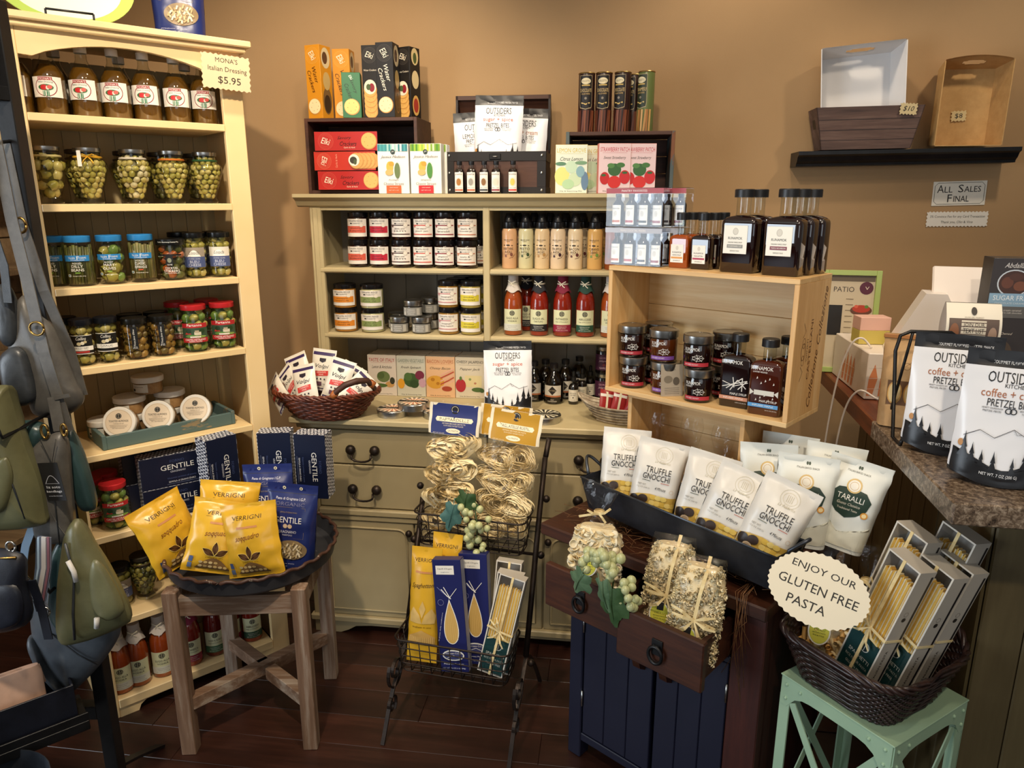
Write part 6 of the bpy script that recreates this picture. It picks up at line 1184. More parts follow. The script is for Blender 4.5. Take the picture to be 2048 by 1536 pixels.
def drop_box():
    W, Hh = 0.088, 0.345; dp = [(.030 * math.sin(t) * (math.sin(t / 2) ** 1.3), .155 + .068 * math.cos(t) + .0) for t in [2 * PI * i / 36 for i in range(36)]]
    it = [('r', -.034, Hh - .045, .022, Hh - .018, '#e6e2d8'), ('t', -.006, Hh - .028, .006, "Capelli d'Angelo", BK, .046), ('t', -.006, Hh - .038, .004, 'spaghettini', '#5a6a7a', .026), ('p', dp, '#c9a258'), ('l', dp, .0022, '#eceae4', True)] + [('l', [(x, .10), (x * .5, .19)], .0008, '#e0c07a') for x in (-.018, -.010, -.003, .005, .012, .019)]
    it += [('l', [(-.022, .255), (-.006, .236), (.004, .228)], .0028, '#eceae4'), ('l', [(-.014, .262), (0, .236), (.006, .226)], .0024, '#eceae4'), ('l', [(.026, .258), (.008, .236), (0, .226)], .0016, '#eceae4'), ('l', [(-.034, .262), (-.012, .24)], .0016, '#7a7fb0'), ('o', -.026, .215, .009, .009, .0008, '#8a8fb8'), ('t', -.032, .14, .004, 'la pasta della tradizione', '#c9c9d8', .09, 78), ('e', 0, .052, .034, .017, '#e6e4dc'), ('e', 0, .052, .030, .013, '#3a3f6e'), ('t', 0, .058, .006, 'Giuseppe Cocco', '#eceae4', .050), ('l', [(-.02, .044), (0, .052), (.02, .044)], .0015, '#eceae4'), ('t', 0, .026, .005, 'Macaroni Product', '#e6e6ea', .062), ('t', 0, .012, .005, 'NET WT 17.6 OZ (1.1LB 500g)', '#e6e6ea', .07)]
    return carton(W, Hh, 0.034, (NB, NB, NB), it, [('r', -.016, .002, .016, Hh - .002, '#8a8a94')], 'pasta_box')
db = drop_box()
spawn(db, 'pasta_box', 'navy angel hair box with teardrop window, in front', 'box', CA, 0.205, 0.09, 0.229, rz=3, tilt=-8, roll=-6, group=gL)
spawn(db, 'pasta_box', 'navy angel hair box with teardrop window, tucked behind', 'box', CA, 0.258, 0.14, 0.23, rz=2, tilt=-8, roll=-4, group=gL)
def gift_box(W=0.078, Hh=0.31, D=0.036, card='#16403c'):
    s = Spec(); mb = MB(); e = .0035
    for a in ((-W / 2, -W / 2 + e, 0, D, 0, Hh), (W / 2 - e, W / 2, 0, D, 0, Hh), (-W / 2 + e, W / 2 - e, 0, D, Hh - e, Hh), (-W / 2 + e, W / 2 - e, 0, D, 0, e), (-W / 2 + e, W / 2 - e, D - .002, D, e, Hh - e)): mb.box(*a, '#b9b2a6|0.6')
    mb.decal(plane_map((W / 2, D / 2, 0), (0, 1, 0)), [('r', D / 2 - .009, .01, D / 2 - .003, Hh - .012, '#18161a'), ('e', -.004, Hh * .62, .0055, .0055, '#2a2622'), ('o', -.004, Hh * .665, .0055, .0055, .0006, '#6a645c'), ('t', -.004, Hh * .22, .006, 'ITALIAN PASTA', '#4a443c', .085, 90)])
    mb.decal(plane_map((0, 0, 0)), [('r', -W / 2, 0, -W / 2 + e, Hh, '#d8d2c6'), ('r', W / 2 - e, 0, W / 2, Hh, '#d8d2c6'), ('r', -W / 2, Hh - e, W / 2, Hh, '#d8d2c6')])
    k = s.part('tray_box', mb); s.part('spaghetti', spag_strips(W - 2 * e - .004, .006, Hh * .88, .006), None, 'stuff')
    mb = MB(); mb.box(-W / 2 + e, W / 2 - e, .0012, .0024, .006, Hh * .36, card); mb.decal(plane_map((0, .0012, 0)), [('e', .006, Hh * .29, .0115, .0115, '#e0dcc8'), ('e', .006, Hh * .29, .0095, .0095, '#1a2a28'), ('l', [(.006, Hh * .265), (.006, Hh * .315)], .0014, '#e0dcc8'), ('t', .002, Hh * .205, .0085, 'SPAGHETTI', '#e0dcc8', .056), ('t', .002, Hh * .155, .006, 'RICE FLOUR PASTA', '#c9c8b4', .060), ('t', .002, Hh * .11, .006, 'GLUTEN FREE', '#e0dcc8', .046)]); s.part('belly_card', mb)
    mb = MB(); mb.box(-W / 2 + e, W / 2 - e, -.0004, .0002, e, Hh - e, 'acrylic'); s.part('window_film', mb)
    mb = MB(); mb.strip([(.002, -.002, Hh + .001), (0, -.003, Hh * .45), (-.001, -.002, 0)], .007, 'raffia', (1, 0, 0), .0012); mb.strip([(-W / 2 - .001, -.0022, Hh * .47), (0, -.004, Hh * .45), (W / 2 + .001, -.0022, Hh * .44)], .006, 'raffia', (0, 0, 1), .0012)
    mb.strip([(W / 2 + .001, 0, Hh * .44), (W / 2 + .0015, D, Hh * .44)], .006, 'raffia', (0, 0, 1), .001)
    for dx, dz in ((-.035, .03), (.035, -.02), (-.03, -.028), (.022, -.045), (-.018, .042)): mb.strip([(0, -.005, Hh * .45), (dx * .5, -.013, Hh * .45 + dz * .65), (dx, -.009, Hh * .45 + dz)], [.002, .006, .003], 'raffia', (0, 0, 1) if abs(dx) > abs(dz) else (1, 0, 0), .001)
    s.part('raffia_bow', mb); return s
gf = gift_box()
spawn(gf, 'spaghetti_box', 'windowed spaghetti gift box with raffia bow in the lower wire basket', 'box', CA, 0.314, 0.085, 0.245, rz=-2, tilt=-8, roll=11, group=gL)
spawn(gf, 'spaghetti_box', 'windowed spaghetti gift box standing behind the one with the bow', 'box', CA, 0.325, 0.124, 0.226, rz=2, tilt=-8, roll=6, group=gL)
spawn(gf, 'spaghetti_box', 'windowed spaghetti gift box at the back under the upper basket', 'box', CA, 0.325, 0.160, 0.24, rz=2, tilt=-10, roll=3, group=gL)
# grape garlands
def leaf(mb, c, L, Wd, rot, m, lobes=3):
    n = 40; Q = rot.to_matrix(); pts = []
    for i in range(n):
        a = 2 * PI * i / n; r = .86 + .17 * math.cos(5 * a) + .05 * math.sin(13 * a); pts.append(Vector((math.sin(a) * r * Wd / 2, 0, -math.cos(a) * r * L / 2 - L / 2)))
    vs = [Vector((0, -.006, -L / 2))] + [p + Vector((0, .006 * abs(p.x) / Wd * 2 - .004 * math.sin(p.z * 40), 0)) for p in pts]
    mb.add([Vector(c) + Q @ v for v in vs], [(0, 1 + i, 1 + (i + 1) % n) for i in range(n)], m, True)
    mb.tube([Vector(c) + Q @ Vector((0, -.003, .012)), Vector(c) + Q @ Vector((0, -.008, -L * .5)), Vector(c) + Q @ Vector((0, -.003, -L * .9))], .0012, m, 5)
from mathutils import Euler
def grapes(name, label, F, x, y, z, balls, leaves, rz=0):
    t = thing(name, label, 'grapes', F, x, y, z, rz); mb = MB(); mb.ball((0, 0, 0), 1, 'grape', n=12); me = mb.mesh('grape')
    for p, r in balls: o = link('grape', me, t); o.location = p; o.scale = (r, r, r * 1.05)
    for c, L, Wd, e, m in leaves: mb = MB(); leaf(mb, c, L, Wd, Euler([R(k) for k in e]), m); mb.build('leaf', t)
    mb = MB(); mb.tube([(0, 0.004, .03), (.005, .008, -.02), (0, .008, -.08)], .002, 'leaf_green', 6); mb.build('stem', t); return t
q = random.Random(12); bl = []
for i in range(34):
    f = i / 33; zz = .05 - .19 * f; w = .042 * (1 - .45 * f); bl.append(((q.uniform(-w, w) + .012 * f, q.uniform(-.018, .012), zz + q.uniform(-.006, .006)), q.uniform(.0095, .0125)))
grapes('grape_cluster', 'green artificial grape bunch hanging over the upper wire basket', CA, 0.232, 0.218, 0.665, bl, [((-.02, -.012, .10), .085, .085, (8, 10, -10), 'leaf_green'), ((-.062, -.006, .06), .10, .07, (0, 12, 8), 'leaf_blue')])
bl = []
for i in range(46):
    a = q.uniform(0, 1); bl.append((((a - .5) * .15, q.uniform(-.02, .02), .035 - .06 * abs(a - .35) + q.uniform(-.03, .02) - (.06 if a > .72 else 0) * q.random()), q.uniform(.010, .013)))
grapes('grape_cluster', 'green artificial grape bunch with dark leaves between the open drawers', CH, 0.235, -0.155, 0.735, bl, [((-.055, -.03, .0), .085, .075, (10, 25, 0), 'leaf_grey'), ((-.005, -.035, .005), .095, .06, (10, -12, 0), 'leaf_grey'), ((.02, -.03, -.005), .12, .085, (10, -4, 0), 'leaf_green')])
# ------------------------------------------------------------------ chest top: straw bed, trough, bags
def cello_pasta(w, h, d, kindf, n, seed, neck, mt='pasta_dry'):
    q = random.Random(seed); s = Spec(); mb = core(w, d, .004, h, mt)
    for p in shell_pts(w * .9, d * .88, .012, h - .01, n, q): kindf(mb, p, q)
    s.part('pasta', mb, None, 'stuff')
    mb = MB(); rg = [(w * .46, d * .44, 0, 3), (w * .5, d * .5, .008, 3), (w * .52, d * .54, h * .4, 2.8), (w * .5, d * .52, h * .8, 2.6)]
    rg += [(w * .30, d * .3, h + .01, 2.2), (.012, .010, h + .035, 2), (.012, .010, h + .042, 2), (w * .22, .018, h + .06, 2), (w * .36, .022, h + .10, 2), (w * .30, .012, h + .125, 2)] if neck else [(w * .46, d * .40, h * .96, 2.6), (w * .44, d * .16, h + .012, 2.6), (w * .42, .002, h + .022, 2.6)]
    loft(mb, rg, 'cello', 24, False); s.part('cellophane', mb)
    mb = MB()
    if neck:
        mb.lathe([(.013, h + .034), (.0155, h + .0385), (.013, h + .043)], 'raffia', 12)
        for dx, dz in ((-.05, -.012), (.03, .02), (-.03, .008), (.02, -.02)): mb.strip([(0, -.014, h + .038), (dx * .5, -.022, h + .038 + dz * .3), (dx, -.02, h + .038 + dz)], .006, 'raffia', (0, 0, 1), .001)
    else:
        zc = h * .48; F_ = -d * .56
        mb.strip([(.012, d * .2, h + .02), (.010, F_ * .75, h * .96), (.004, F_ - .002, h * .75), (0, F_ - .004, zc)], .008, 'raffia', (1, 0, 0), .0012); mb.strip([(-w * .54, 0, zc - .006), (-w * .4, F_ * .9, zc - .004), (0, F_ - .004, zc), (w * .4, F_ * .9, zc - .012), (w * .54, 0, zc - .02)], .007, 'raffia', (0, 0, 1), .0012); mb.strip([(0, F_ - .003, zc), (-.004, F_, h * .2), (-.006, F_ * .8, 0)], .006, 'raffia', (1, 0, 0), .0012)
        for dx, dz in ((-.055, .025), (.045, .018), (-.035, -.03), (.03, -.045), (-.05, .008), (.05, -.012)): mb.strip([(0, F_ - .006, zc), (dx * .5, F_ - .016, zc + dz * .7), (dx, F_ - .010, zc + dz)], [.003, .008, .004], 'raffia', (0, 0, 1), .001)
    s.part('raffia_tie', mb)
    mb = MB(Matrix.Translation((-w * .1, -d * .56 - .006, h * (.55 if neck else .27))) @ Matrix.Rotation(R(-8), 4, 'X')); mb.prism([(.024 * math.cos(2 * PI * i / 24), .031 * math.sin(2 * PI * i / 24)) for i in range(24)], 0, .0008, '#ece8dc'); mb.decal(plane_map((0, 0, 0)), [('e', 0, 0, .021, .028, '#c3c84a', 24), ('p', [(-.021, .004), (-.018, -.014), (-.008, -.026), (.008, -.026), (.018, -.014), (.021, .004)], '#d8d24e'), ('r', -.007, .010, .009, .029, '#1c1c1e'), ('t', 0, .003, .0045, 'TRULLI', '#3a4a22', .024), ('t', 0, -.004, .003, 'ARTISAN PASTA', '#3a4a22', .028), ('t', 0, -.010, .003, 'PUGLIA ITALIA', '#3a4a22', .024)]); s.part('round_label', mb)
    return s
ore = cello_pasta(0.135, 0.20, 0.075, lambda mb, p, q: ear(mb, p, q.uniform(.009, .012), rq(q), ('pasta_dry', '#e6dcc0|0.7')[q.randrange(2)]), 260, 3, True)
fus = cello_pasta(0.118, 0.225, 0.072, lambda mb, p, q: spiral(mb, p, q.uniform(.018, .027), .0046, rq(q), ('pasta_dry', 'pasta')[q.randrange(2)], 5), 620, 4, False)
gD = 'cellophane pasta bags in the chest drawers'
spawn(ore, 'pasta_bag', 'cellophane bag of ear-shaped pasta tied at the neck, in the first drawer', 'bag', CH, 0.108, -0.045, 0.575, rz=28, tilt=-4, roll=2, group=gD)
spawn(fus, 'pasta_bag', 'cellophane bag of spiral pasta beside the grapes, in the second drawer', 'bag', CH, 0.325, -0.045, 0.565, rz=22, tilt=-10, roll=2, group=gD)
spawn(fus, 'pasta_bag', 'cellophane bag of spiral pasta at the outer end of the second drawer', 'bag', CH, 0.42, -0.092, 0.560, rz=22, tilt=-12, roll=4, group=gD)
mb = MB(); q = random.Random(17)
for i in range(212):
    x = q.uniform(-.03, .57); y = q.uniform(.0, .17) - .12 * (x - .0) * .15; a = q.uniform(0, 6.3); L = q.uniform(.03, .09); z = .717 + q.uniform(0, .034)
    if i > 201: x = q.choice((.50, .515, .505)); y = -.025; pts = [(x, .03, .74), (x + q.uniform(-.01, .01), -.026, .735), (x + q.uniform(-.02, .02), -.03, .68 - q.uniform(0, .1)), (x + q.uniform(-.03, .03), -.03, .62 - q.uniform(0, .22))]
    else: pts = [(x, y, z), (x + math.cos(a) * L / 2, y + math.sin(a) * L / 3, z + q.uniform(-.004, .01)), (x + math.cos(a) * L, y + math.sin(a) * L * .6, z + q.uniform(-.008, .004))]
    pts = [(p[0], p[1], max(p[2], .7165) if p[1] > -.02 else p[2]) for p in pts]
    mb.tube(pts, .0007, 'straw', 4)
o = mb.build('straw_bedding'); o.matrix_world = CH.mtx(); o['kind'] = 'stuff'; o['label'] = 'tangled brown straw bedding under the metal trough'; o['category'] = 'straw'
t = thing('metal_trough', 'long dark zinc trough with ring handles holding white pasta bags', 'trough', TR, 0, 0, 0)
Lt, Dt, Ht = 0.60, 0.125, 0.09
for nm, vs in (('front_wall', [(-.01, 0, Ht), (Lt + .0, 0, Ht), (Lt - .02, .015, 0), (.01, .015, 0)]), ('back_wall', [(-.01, Dt, Ht), (Lt, Dt, Ht), (Lt - .02, Dt - .015, 0), (.01, Dt - .015, 0)]), ('end_wall', [(-.01, 0, Ht), (-.01, Dt, Ht), (.01, Dt - .015, 0), (.01, .015, 0)]), ('end_wall', [(Lt, 0, Ht), (Lt, Dt, Ht), (Lt - .02, Dt - .015, 0), (Lt - .02, .015, 0)]), ('base', [(.01, .015, 0), (Lt - .02, .015, 0), (Lt - .02, Dt - .015, 0), (.01, Dt - .015, 0)])):
    mb = MB(); c = Vector((Lt / 2, Dt / 2, Ht)); n = (Vector(vs[1]) - Vector(vs[0])).cross(Vector(vs[2]) - Vector(vs[0])).normalized() * .0015
    if nm == 'base': n = Vector((0, 0, .0015))
    elif n.dot(c - Vector(vs[0])) < 0: n = -n
    a = [Vector(v) for v in vs] + [Vector(v) + n for v in vs]; mb.add(a, [(0, 1, 2, 3), (7, 6, 5, 4), (0, 4, 5, 1), (1, 5, 6, 2), (2, 6, 7, 3), (3, 7, 4, 0)], 'zinc_dark'); mb.build(nm, t)
mb = MB(); mb.tube([(-.01, 0, Ht), (Lt, 0, Ht), (Lt, Dt, Ht), (-.01, Dt, Ht)], .0028, 'zinc', 8, True); mb.build('rolled_rim', t)
for x, sg in ((-.012, -1), (Lt + .002, 1)):
    mb = MB(); mb.tube([(x + sg * .002, .035, Ht - .005)] + [(x + sg * (.006 + .028 * math.sin(PI * i / 10)), .035 + .055 * i / 10, Ht + .01 + .028 * math.sin(PI * i / 10)) for i in range(11)] + [(x + sg * .002, .09, Ht - .005)], .0045, 'zinc', 8); mb.build('handle', t)
def gnocchi(seed):
    K = '#1e1d1f'; it = [('o', .006, .158, .022, .020, .0014, '#c9c3b2'), ('o', .006, .158, .016, .013, .0010, '#d6cfb8')] + [('l', [(.0 + i * .004, .150), (.0 + i * .004, .166)], .001, '#b8b098') for i in range(4)] + [('t', .006, .140, .006, 'La Fabbrica', '#c9c2ac', .04, 0, .3), ('t', 0, .118, .0155, 'TRUFFLE', K, .066), ('t', -.002, .100, .0155, 'GNOCCHI', K, .070), ('l', [(-.036, .088), (-.015, .088)], .0012, '#3a4a34'), ('l', [(.012, .088), (.034, .088)], .0012, '#b8503c'), ('t', -.034, .076, .0045, 'NET WT.', '#8a857c', .022), ('t', -.030, .068, .0045, '17.6 OZ (500 G)', '#8a857c', .034), ('t', .014, .072, .008, '4 Minute', K, .028, 0, .3), ('o', .044, .07, .005, .005, .0007, '#c9a888'), ('p', [(-.062, .004), (-.062, .040), (-.04, .050), (-.01, .055), (.02, .052), (.062, .056), (.062, .004)], '#c9a54c')]
    q = random.Random(seed); it += [('e', .0 + (i % 5) * .0135, .019 + (i // 5) * .0145, .0085, .0068, ('#e3c565', '#d8b44c', '#ecd27c')[i % 3], 12) for i in range(13)] + [('e', -.048, .032, .014, .014, '#2c2320', 14), ('e', -.025, .040, .013, .011, '#3a2c26', 14), ('e', -.032, .022, .011, .008, '#cbb69a', 14), ('e', -.032, .022, .008, .0055, '#a8927a', 12)]
    return bag(0.132, 0.195, 0.07, 'block', '#dcd8d0|0.35', it, 0.0035, seed, nu=20, nv=26)
gn = [gnocchi(81), gnocchi(82), gnocchi(83)]; gG2 = 'truffle gnocchi bags in the trough'
for i, (x, y, z, rz, tl, rl, w) in enumerate(((0.075, 0.075, .034, 44, -13, 4, 'at the end by the hutch drawers'), (0.19, 0.062, .036, 36, -12, 9, 'second from the hutch'), (0.325, 0.080, .036, 32, -13, 12, 'third, behind the tilted one'), (0.405, 0.052, .036, 26, -15, 19, 'leaning over the third bag'), (0.512, 0.065, .036, 24, -14, 20, 'nearest the gluten free sign'))):
    spawn(gn[i % 3], 'gnocchi_bag', 'white truffle gnocchi bag ' + w, 'bag', TR, x, y, z, rz=rz, tilt=tl, roll=rl, group=gG2)
# riser of taralli bags behind the trough
def taralli(seed, bandc):
    it = [('t', 0, .187, .004, 'ITALIAN BAKED SNACK', '#4a4a44', .05), ('e', -.002, .197, .0025, .004, '#3a4a3a', 8), ('e', .003, .197, .0025, .004, '#3a4a3a', 8), ('p', [(-.045, .13), (-.03, .148), (-.018, .150), (.018, .150), (.03, .148), (.045, .13), (.04, .108), (.022, .09), (0, .08), (-.022, .09), (-.04, .108)], bandc), ('e', 0, .157, .0165, .0165, '#d8b878'), ('e', 0, .157, .013, .013, '#f0eadc'), ('o', 0, .157, .009, .009, .0008, '#c9a05a'), ('t', 0, .129, .0125, 'TARALLI', '#f0ece0', .058), ('t', 0, .114, .0065, 'Gusto Classico', '#e0d8c4', .05, 0, .2), ('t', 0, .102, .005, 'Traditional Taste', '#e0d8c4', .044), ('e', .038, .098, .008, .008, '#d8963a'), ('e', .038, .098, .005, .005, '#f0d8a0'), ('p', [(-.062, .01), (-.062, .10), (-.04, .07), (-.01, .045), (.03, .05), (.062, .07), (.062, .01)], '#d9d6c4')]
    return bag(0.135, 0.215, 0.065, 'block', '#e2e4dd|0.4', it, 0.0035, seed, nu=20, nv=26)
tl_ = [taralli(91, '#24392c'), taralli(92, '#24392c'), taralli(93, '#8a4a34')]
t = open_crate('riser_box', 'low dark box behind the trough raising the taralli bags', CH, 0.385, 0.142, 0.716, 0.20, 0.085, 0.19, 'crate_brown', th=0.008)
for i, (x, y, z, rz, tl, rl, w, k) in enumerate(((0.455, 0.20, 0.802, 20, -6, -3, 'white and green taralli bag nearest the pine crates', 0), (0.545, 0.175, 0.802, 22, -5, 2, 'white and green taralli bag, frontmost and fully visible', 1), (0.455, 0.285, 0.808, 18, -4, 2, 'taralli bag at the back beside the pine crates', 0), (0.565, 0.275, 0.81, 20, -4, 4, 'white and rust taralli bag leaning at the back by the counter', 2), (0.615, 0.225, 0.802, 12, -6, 10, 'taralli bag turned aside toward the counter', 1))):
    spawn(tl_[k], 'taralli_bag', w, 'bag', CH, x, y, z, rz=rz, tilt=tl, roll=rl, group='taralli bags behind the trough')
# ------------------------------------------------------------------ pine crates
def pine_crate(name, label, F, x, y, z, W, Hh, D, openf=True, brand=False, th=0.012):
    t = thing(name, label, 'crate', F, x, y, z, 0)
    p = lambda nm, *a, mm='crate_pine': (lambda mb: (mb.box(*a, mm, 0.0008), mb.build(nm, t))[1])(MB())
    p('top_board', 0, W, 0, D, Hh - th, Hh); p('bottom_board', 0, W, 0, D, 0, th); p('end_board', 0, th, 0.001, D, th, Hh - th, mm='crate_pine_v'); e = p('end_board', W - th, W, 0.001, D, th, Hh - th, mm='crate_end')
    for i in range(3): p('back_board', th, W - th, D - 0.008, D, th + (Hh - 2 * th) * i / 3 + .0006, th + (Hh - 2 * th) * (i + 1) / 3 - .0006)
    if brand:
        mb = MB(); mp = plane_map((W + .0002, D / 2, 0), (0, 1, 0)); c = '#6a4320'
        mb.decal(mp, [('t', .045, Hh * .50, .022, 'Collezione Collezione', c, Hh * .85, 80, .4), ('t', .0, Hh * .50, .012, 'CASTELLANI', c, Hh * .42, 90), ('t', -.018, Hh * .50, .006, 'VIGNETI', c, Hh * .16, 90), ('o', -.04, Hh * .5, .012, .02, .0016, c), ('o', -.04, Hh * .56, .008, .012, .0012, c), ('o', -.04, Hh * .44, .008, .012, .0012, c), ('l', [(-.05, Hh * .3), (-.035, Hh * .36), (-.05, Hh * .4)], .0014, c), ('l', [(-.05, Hh * .7), (-.035, Hh * .64), (-.05, Hh * .6)], .0014, c)]); mb.build('branding', e)
    return t
pine_crate('pine_crate', 'open pine wine crate on its side holding honey jars and syrup', CR, 0, 0, 0.0006, 0.52, 0.348, 0.195, True, True)
pine_crate('pine_crate', 'smaller pine crate standing under the larger one, holding cellophane bags', CH, 0.035, 0.195, 0.7156, 0.345, 0.361, 0.17)
# cellophane almonds in the small crate
sn = cello_pasta(0.085, 0.125, 0.06, lambda mb, p, q: mb.ball(p, q.uniform(.006, .009), ('almond', 'cracker')[q.randrange(2)], (1, .8, 1.3), 6, rq(q)), 120, 7, True, 'almond')
for x, y, w in ((0.105, 0.25, 'by the hutch'), (0.20, 0.265, 'in the middle'), (0.30, 0.25, 'nearest the taralli')):
    s_ = spawn(sn, 'snack_bag', 'cellophane snack bag tied with raffia in the small pine crate, ' + w, 'bag', CH, x, y, 0.728, rz=18, group='snack bags in the small pine crate')
    s_.scale = (1.05, 1, 1.18)
# honey jars
hp = [(0.034, 0), (0.0365, .004), (0.0375, .058), (0.035, .066)]
def honey(colr, band):
    it = [('t', -.012, .052, .0085, 'RUNAMOK', '#f0ece4', .040), ('t', -.022, .044, .005, 'HONEY', '#f0ece4', .020), ('r', -.034, .008, .034, .018, band), ('t', -.012, .013, .0035, 'INFUSED HONEY', '#f0e0dc', .036)] + [('l', [(.004, .03), (.004 + .016 * math.cos(k * .9), .03 + .010 * math.sin(k * .9))], .0011, '#d8d4cc') for k in range(7)] + [('o', .004, .030, .013, .007, .0009, '#d8d4cc')]
    return jar(hp, (0.0385, .066, .0865), 'steel', None, (.002, .062, colr, .97), (0.0375, .0, .06, 1.0, None, it))
hj = [(honey('#2a0f08|0.1', '#a8303a'), 0.047, 'dark honey jar with red band by the crate end'), (honey('#5a2a0c|0.1', '#7a4a9a'), 0.148, 'amber honey jar with purple band'), (honey('#200a08|0.1', '#b8323c'), 0.256, 'dark honey jar with crimson band in the crate middle')]
for sp, x, w in hj:
    for z, u in ((.0125, 'lower '), (.0995, 'upper ')): spawn(sp, 'honey_jar', u + w, 'jar', CR, x + (.008 if z < .05 else 0), 0.055 if x < .2 else .045, z, rz=34 - x * 40, group='honey jars in the pine crate')
    if abs(x - .148) > .01:
        for z, u in ((.0125, 'lower '), (.0995, 'upper ')): spawn(sp, 'honey_jar', u + w.split(' by')[0].split(' in')[0] + ' in the back row', 'jar', CR, x + .035, 0.135, z, rz=20, group='honey jars in the pine crate')
t = thing('recipe_card', 'folded tan recipe card leaning between the honey jars', 'card', CR, 0.196, 0.03, 0.013, rz=50, tilt=-8); mb = MB(); mb.box(-.03, .03, 0, .001, 0, .085, '#a89a86'); mb.build('card', t); mb = MB(); mb.decal(plane_map((0, 0, 0)), [('t', -.005, .072, .005, 'Runamok', '#4a4238', .03), ('e', -.01, .045, .012, .010, '#7a6e5c'), ('e', .012, .04, .009, .011, '#5d5244')] + [('l', [(-.02, .022 - k * .005), (.02, .022 - k * .005)], .0008, '#6a6054') for k in range(4)]); mb.build('print', t)
# syrup bottles
def flask(W, D, Hb, Hn, glassc, capc='#17171a|0.4', items=None, label=None, neckc='glass', name='bottle_body'):
    s = Spec(); mb = MB(); a, b = W / 2, D / 2
    vs = []; rg = [(.93, .9, 0), (1, 1, .004), (1, 1, Hb * .84), (.985, .985, Hb * .885), (.93, .93, Hb * .925), (.80, .82, Hb * .962), (.62, .66, Hb * .985), (.40, .55, Hb)]
    for fx, fy, z in rg:
        A, B_ = a * fx, b * fy; r = min(A, B_) * (.38 if fx > .9 else .38 + (.9 - fx) * 1.1)
        for cx, cy, s0 in ((A - r, B_ - r, 0), (-A + r, B_ - r, PI / 2), (-A + r, -B_ + r, PI), (A - r, -B_ + r, 1.5 * PI)): vs += [(cx + r * math.cos(s0 + PI / 2 * i / 7), cy + r * math.sin(s0 + PI / 2 * i / 7), z) for i in range(8)]
    mb.add(vs, [(i * 32 + j, i * 32 + (j + 1) % 32, (i + 1) * 32 + (j + 1) % 32, (i + 1) * 32 + j) for i in range(7) for j in range(32)], glassc, True); mb.add(vs[:32], [tuple(reversed(range(32)))], glassc); s.part(name, mb)
    mb = MB(); r = W * .19; mb.lathe([(r * 1.1, Hb - .003), (r, Hb + .006), (r, Hb + Hn), (r * 1.08, Hb + Hn + .001), (r * 1.08, Hb + Hn + .004)], neckc, 20); s.part('neck', mb)
    mb = MB(); rc = r * 1.38; mb.lathe([(rc, Hb + Hn + .002), (rc, Hb + Hn + .019), (rc - .0015, Hb + Hn + .021), (0, Hb + Hn + .021)], capc, 24); s.part('cap', mb)
    if items: mb = MB(); mb.decal(plane_map((0, -b - .0002, 0)), items, .02); s.part('label', mb)
    return s
DG = 'syrup_dark'
def big(band, bt):
    return flask(0.088, 0.05, 0.135, 0.04, DG, items=[('r', -.034, .045, .026, .112, '#c9c3b4'), ('r', -.0335, .0455, .0255, .1115, '#eae6da'), ('e', -.004, .098, .0065, .008, '#cfcabd'), ('o', -.004, .098, .0065, .008, .0006, '#9a958a'), ('t', -.004, .082, .006, 'RUNAMOK', BK, .036), ('t', -.004, .072, .003, 'ORGANIC MAPLE SYRUP', '#5a564e', .036), ('r', -.024, .059, .016, .067, band), ('t', -.004, .063, .0035, bt, '#ece8dc', .034), ('t', -.004, .052, .003, 'VERMONT MADE', '#5a564e', .024)])
bs1, bs2 = big('#8a8880', 'SUGARMAKERS CUT'), big('#7a2638', 'MAPLE BOURBON')
gB = 'large syrup bottles on the pine crate'; TZ = 0.3486
for sp, x, y, w in ((bs1, 0.342, 0.065, 'grey banded label, front of its row'), (bs1, 0.352, 0.12, 'grey banded label, second of its row'), (bs2, 0.452, 0.06, 'maroon banded label, front of its row'), (bs2, 0.458, 0.113, 'maroon banded label, second of its row'), (bs2, 0.464, 0.166, 'maroon banded label, third of its row')):
    spawn(sp, 'syrup_bottle', 'large dark syrup bottle with ' + w, 'bottle', CR, x, y, TZ, rz=1, group=gB)
def small(fc, band, tag):
    return flask(0.054, 0.032, 0.085, 0.034, fc, items=[('r', -.020, .014, .016, .060, '#eae6da'), ('e', -.002, .051, .004, .0055, '#cfcabd'), ('t', -.002, .040, .004, 'RUNAMOK', BK, .026), ('t', -.002, .033, .003, tag, BK, .024), ('r', -.018, .024, .014, .0285, band), ('t', -.002, .019, .0025, 'SPARKLE', '#5a564e', .02)])
s1, s2 = small('syrup_amber', '#d8943a', 'MAPLE SYRUP'), small(DG, '#a82a4a', 'MAPLE BITTERS')
for sp, x, y, w in ((s1, 0.175, 0.07, 'amber with orange banded label, in front'), (s1, 0.182, 0.11, 'amber, behind the front one'), (s2, 0.236, 0.072, 'dark with crimson banded label, in front'), (s2, 0.244, 0.112, 'dark, second of its row'), (s2, 0.25, 0.15, 'dark, third of its row'), (s1, 0.188, 0.15, 'amber, third of its row')):
    spawn(sp, 'syrup_bottle', 'small flask syrup bottle, ' + w, 'bottle', CR, x, y, TZ, rz=3, group='small flask bottles on the pine crate')
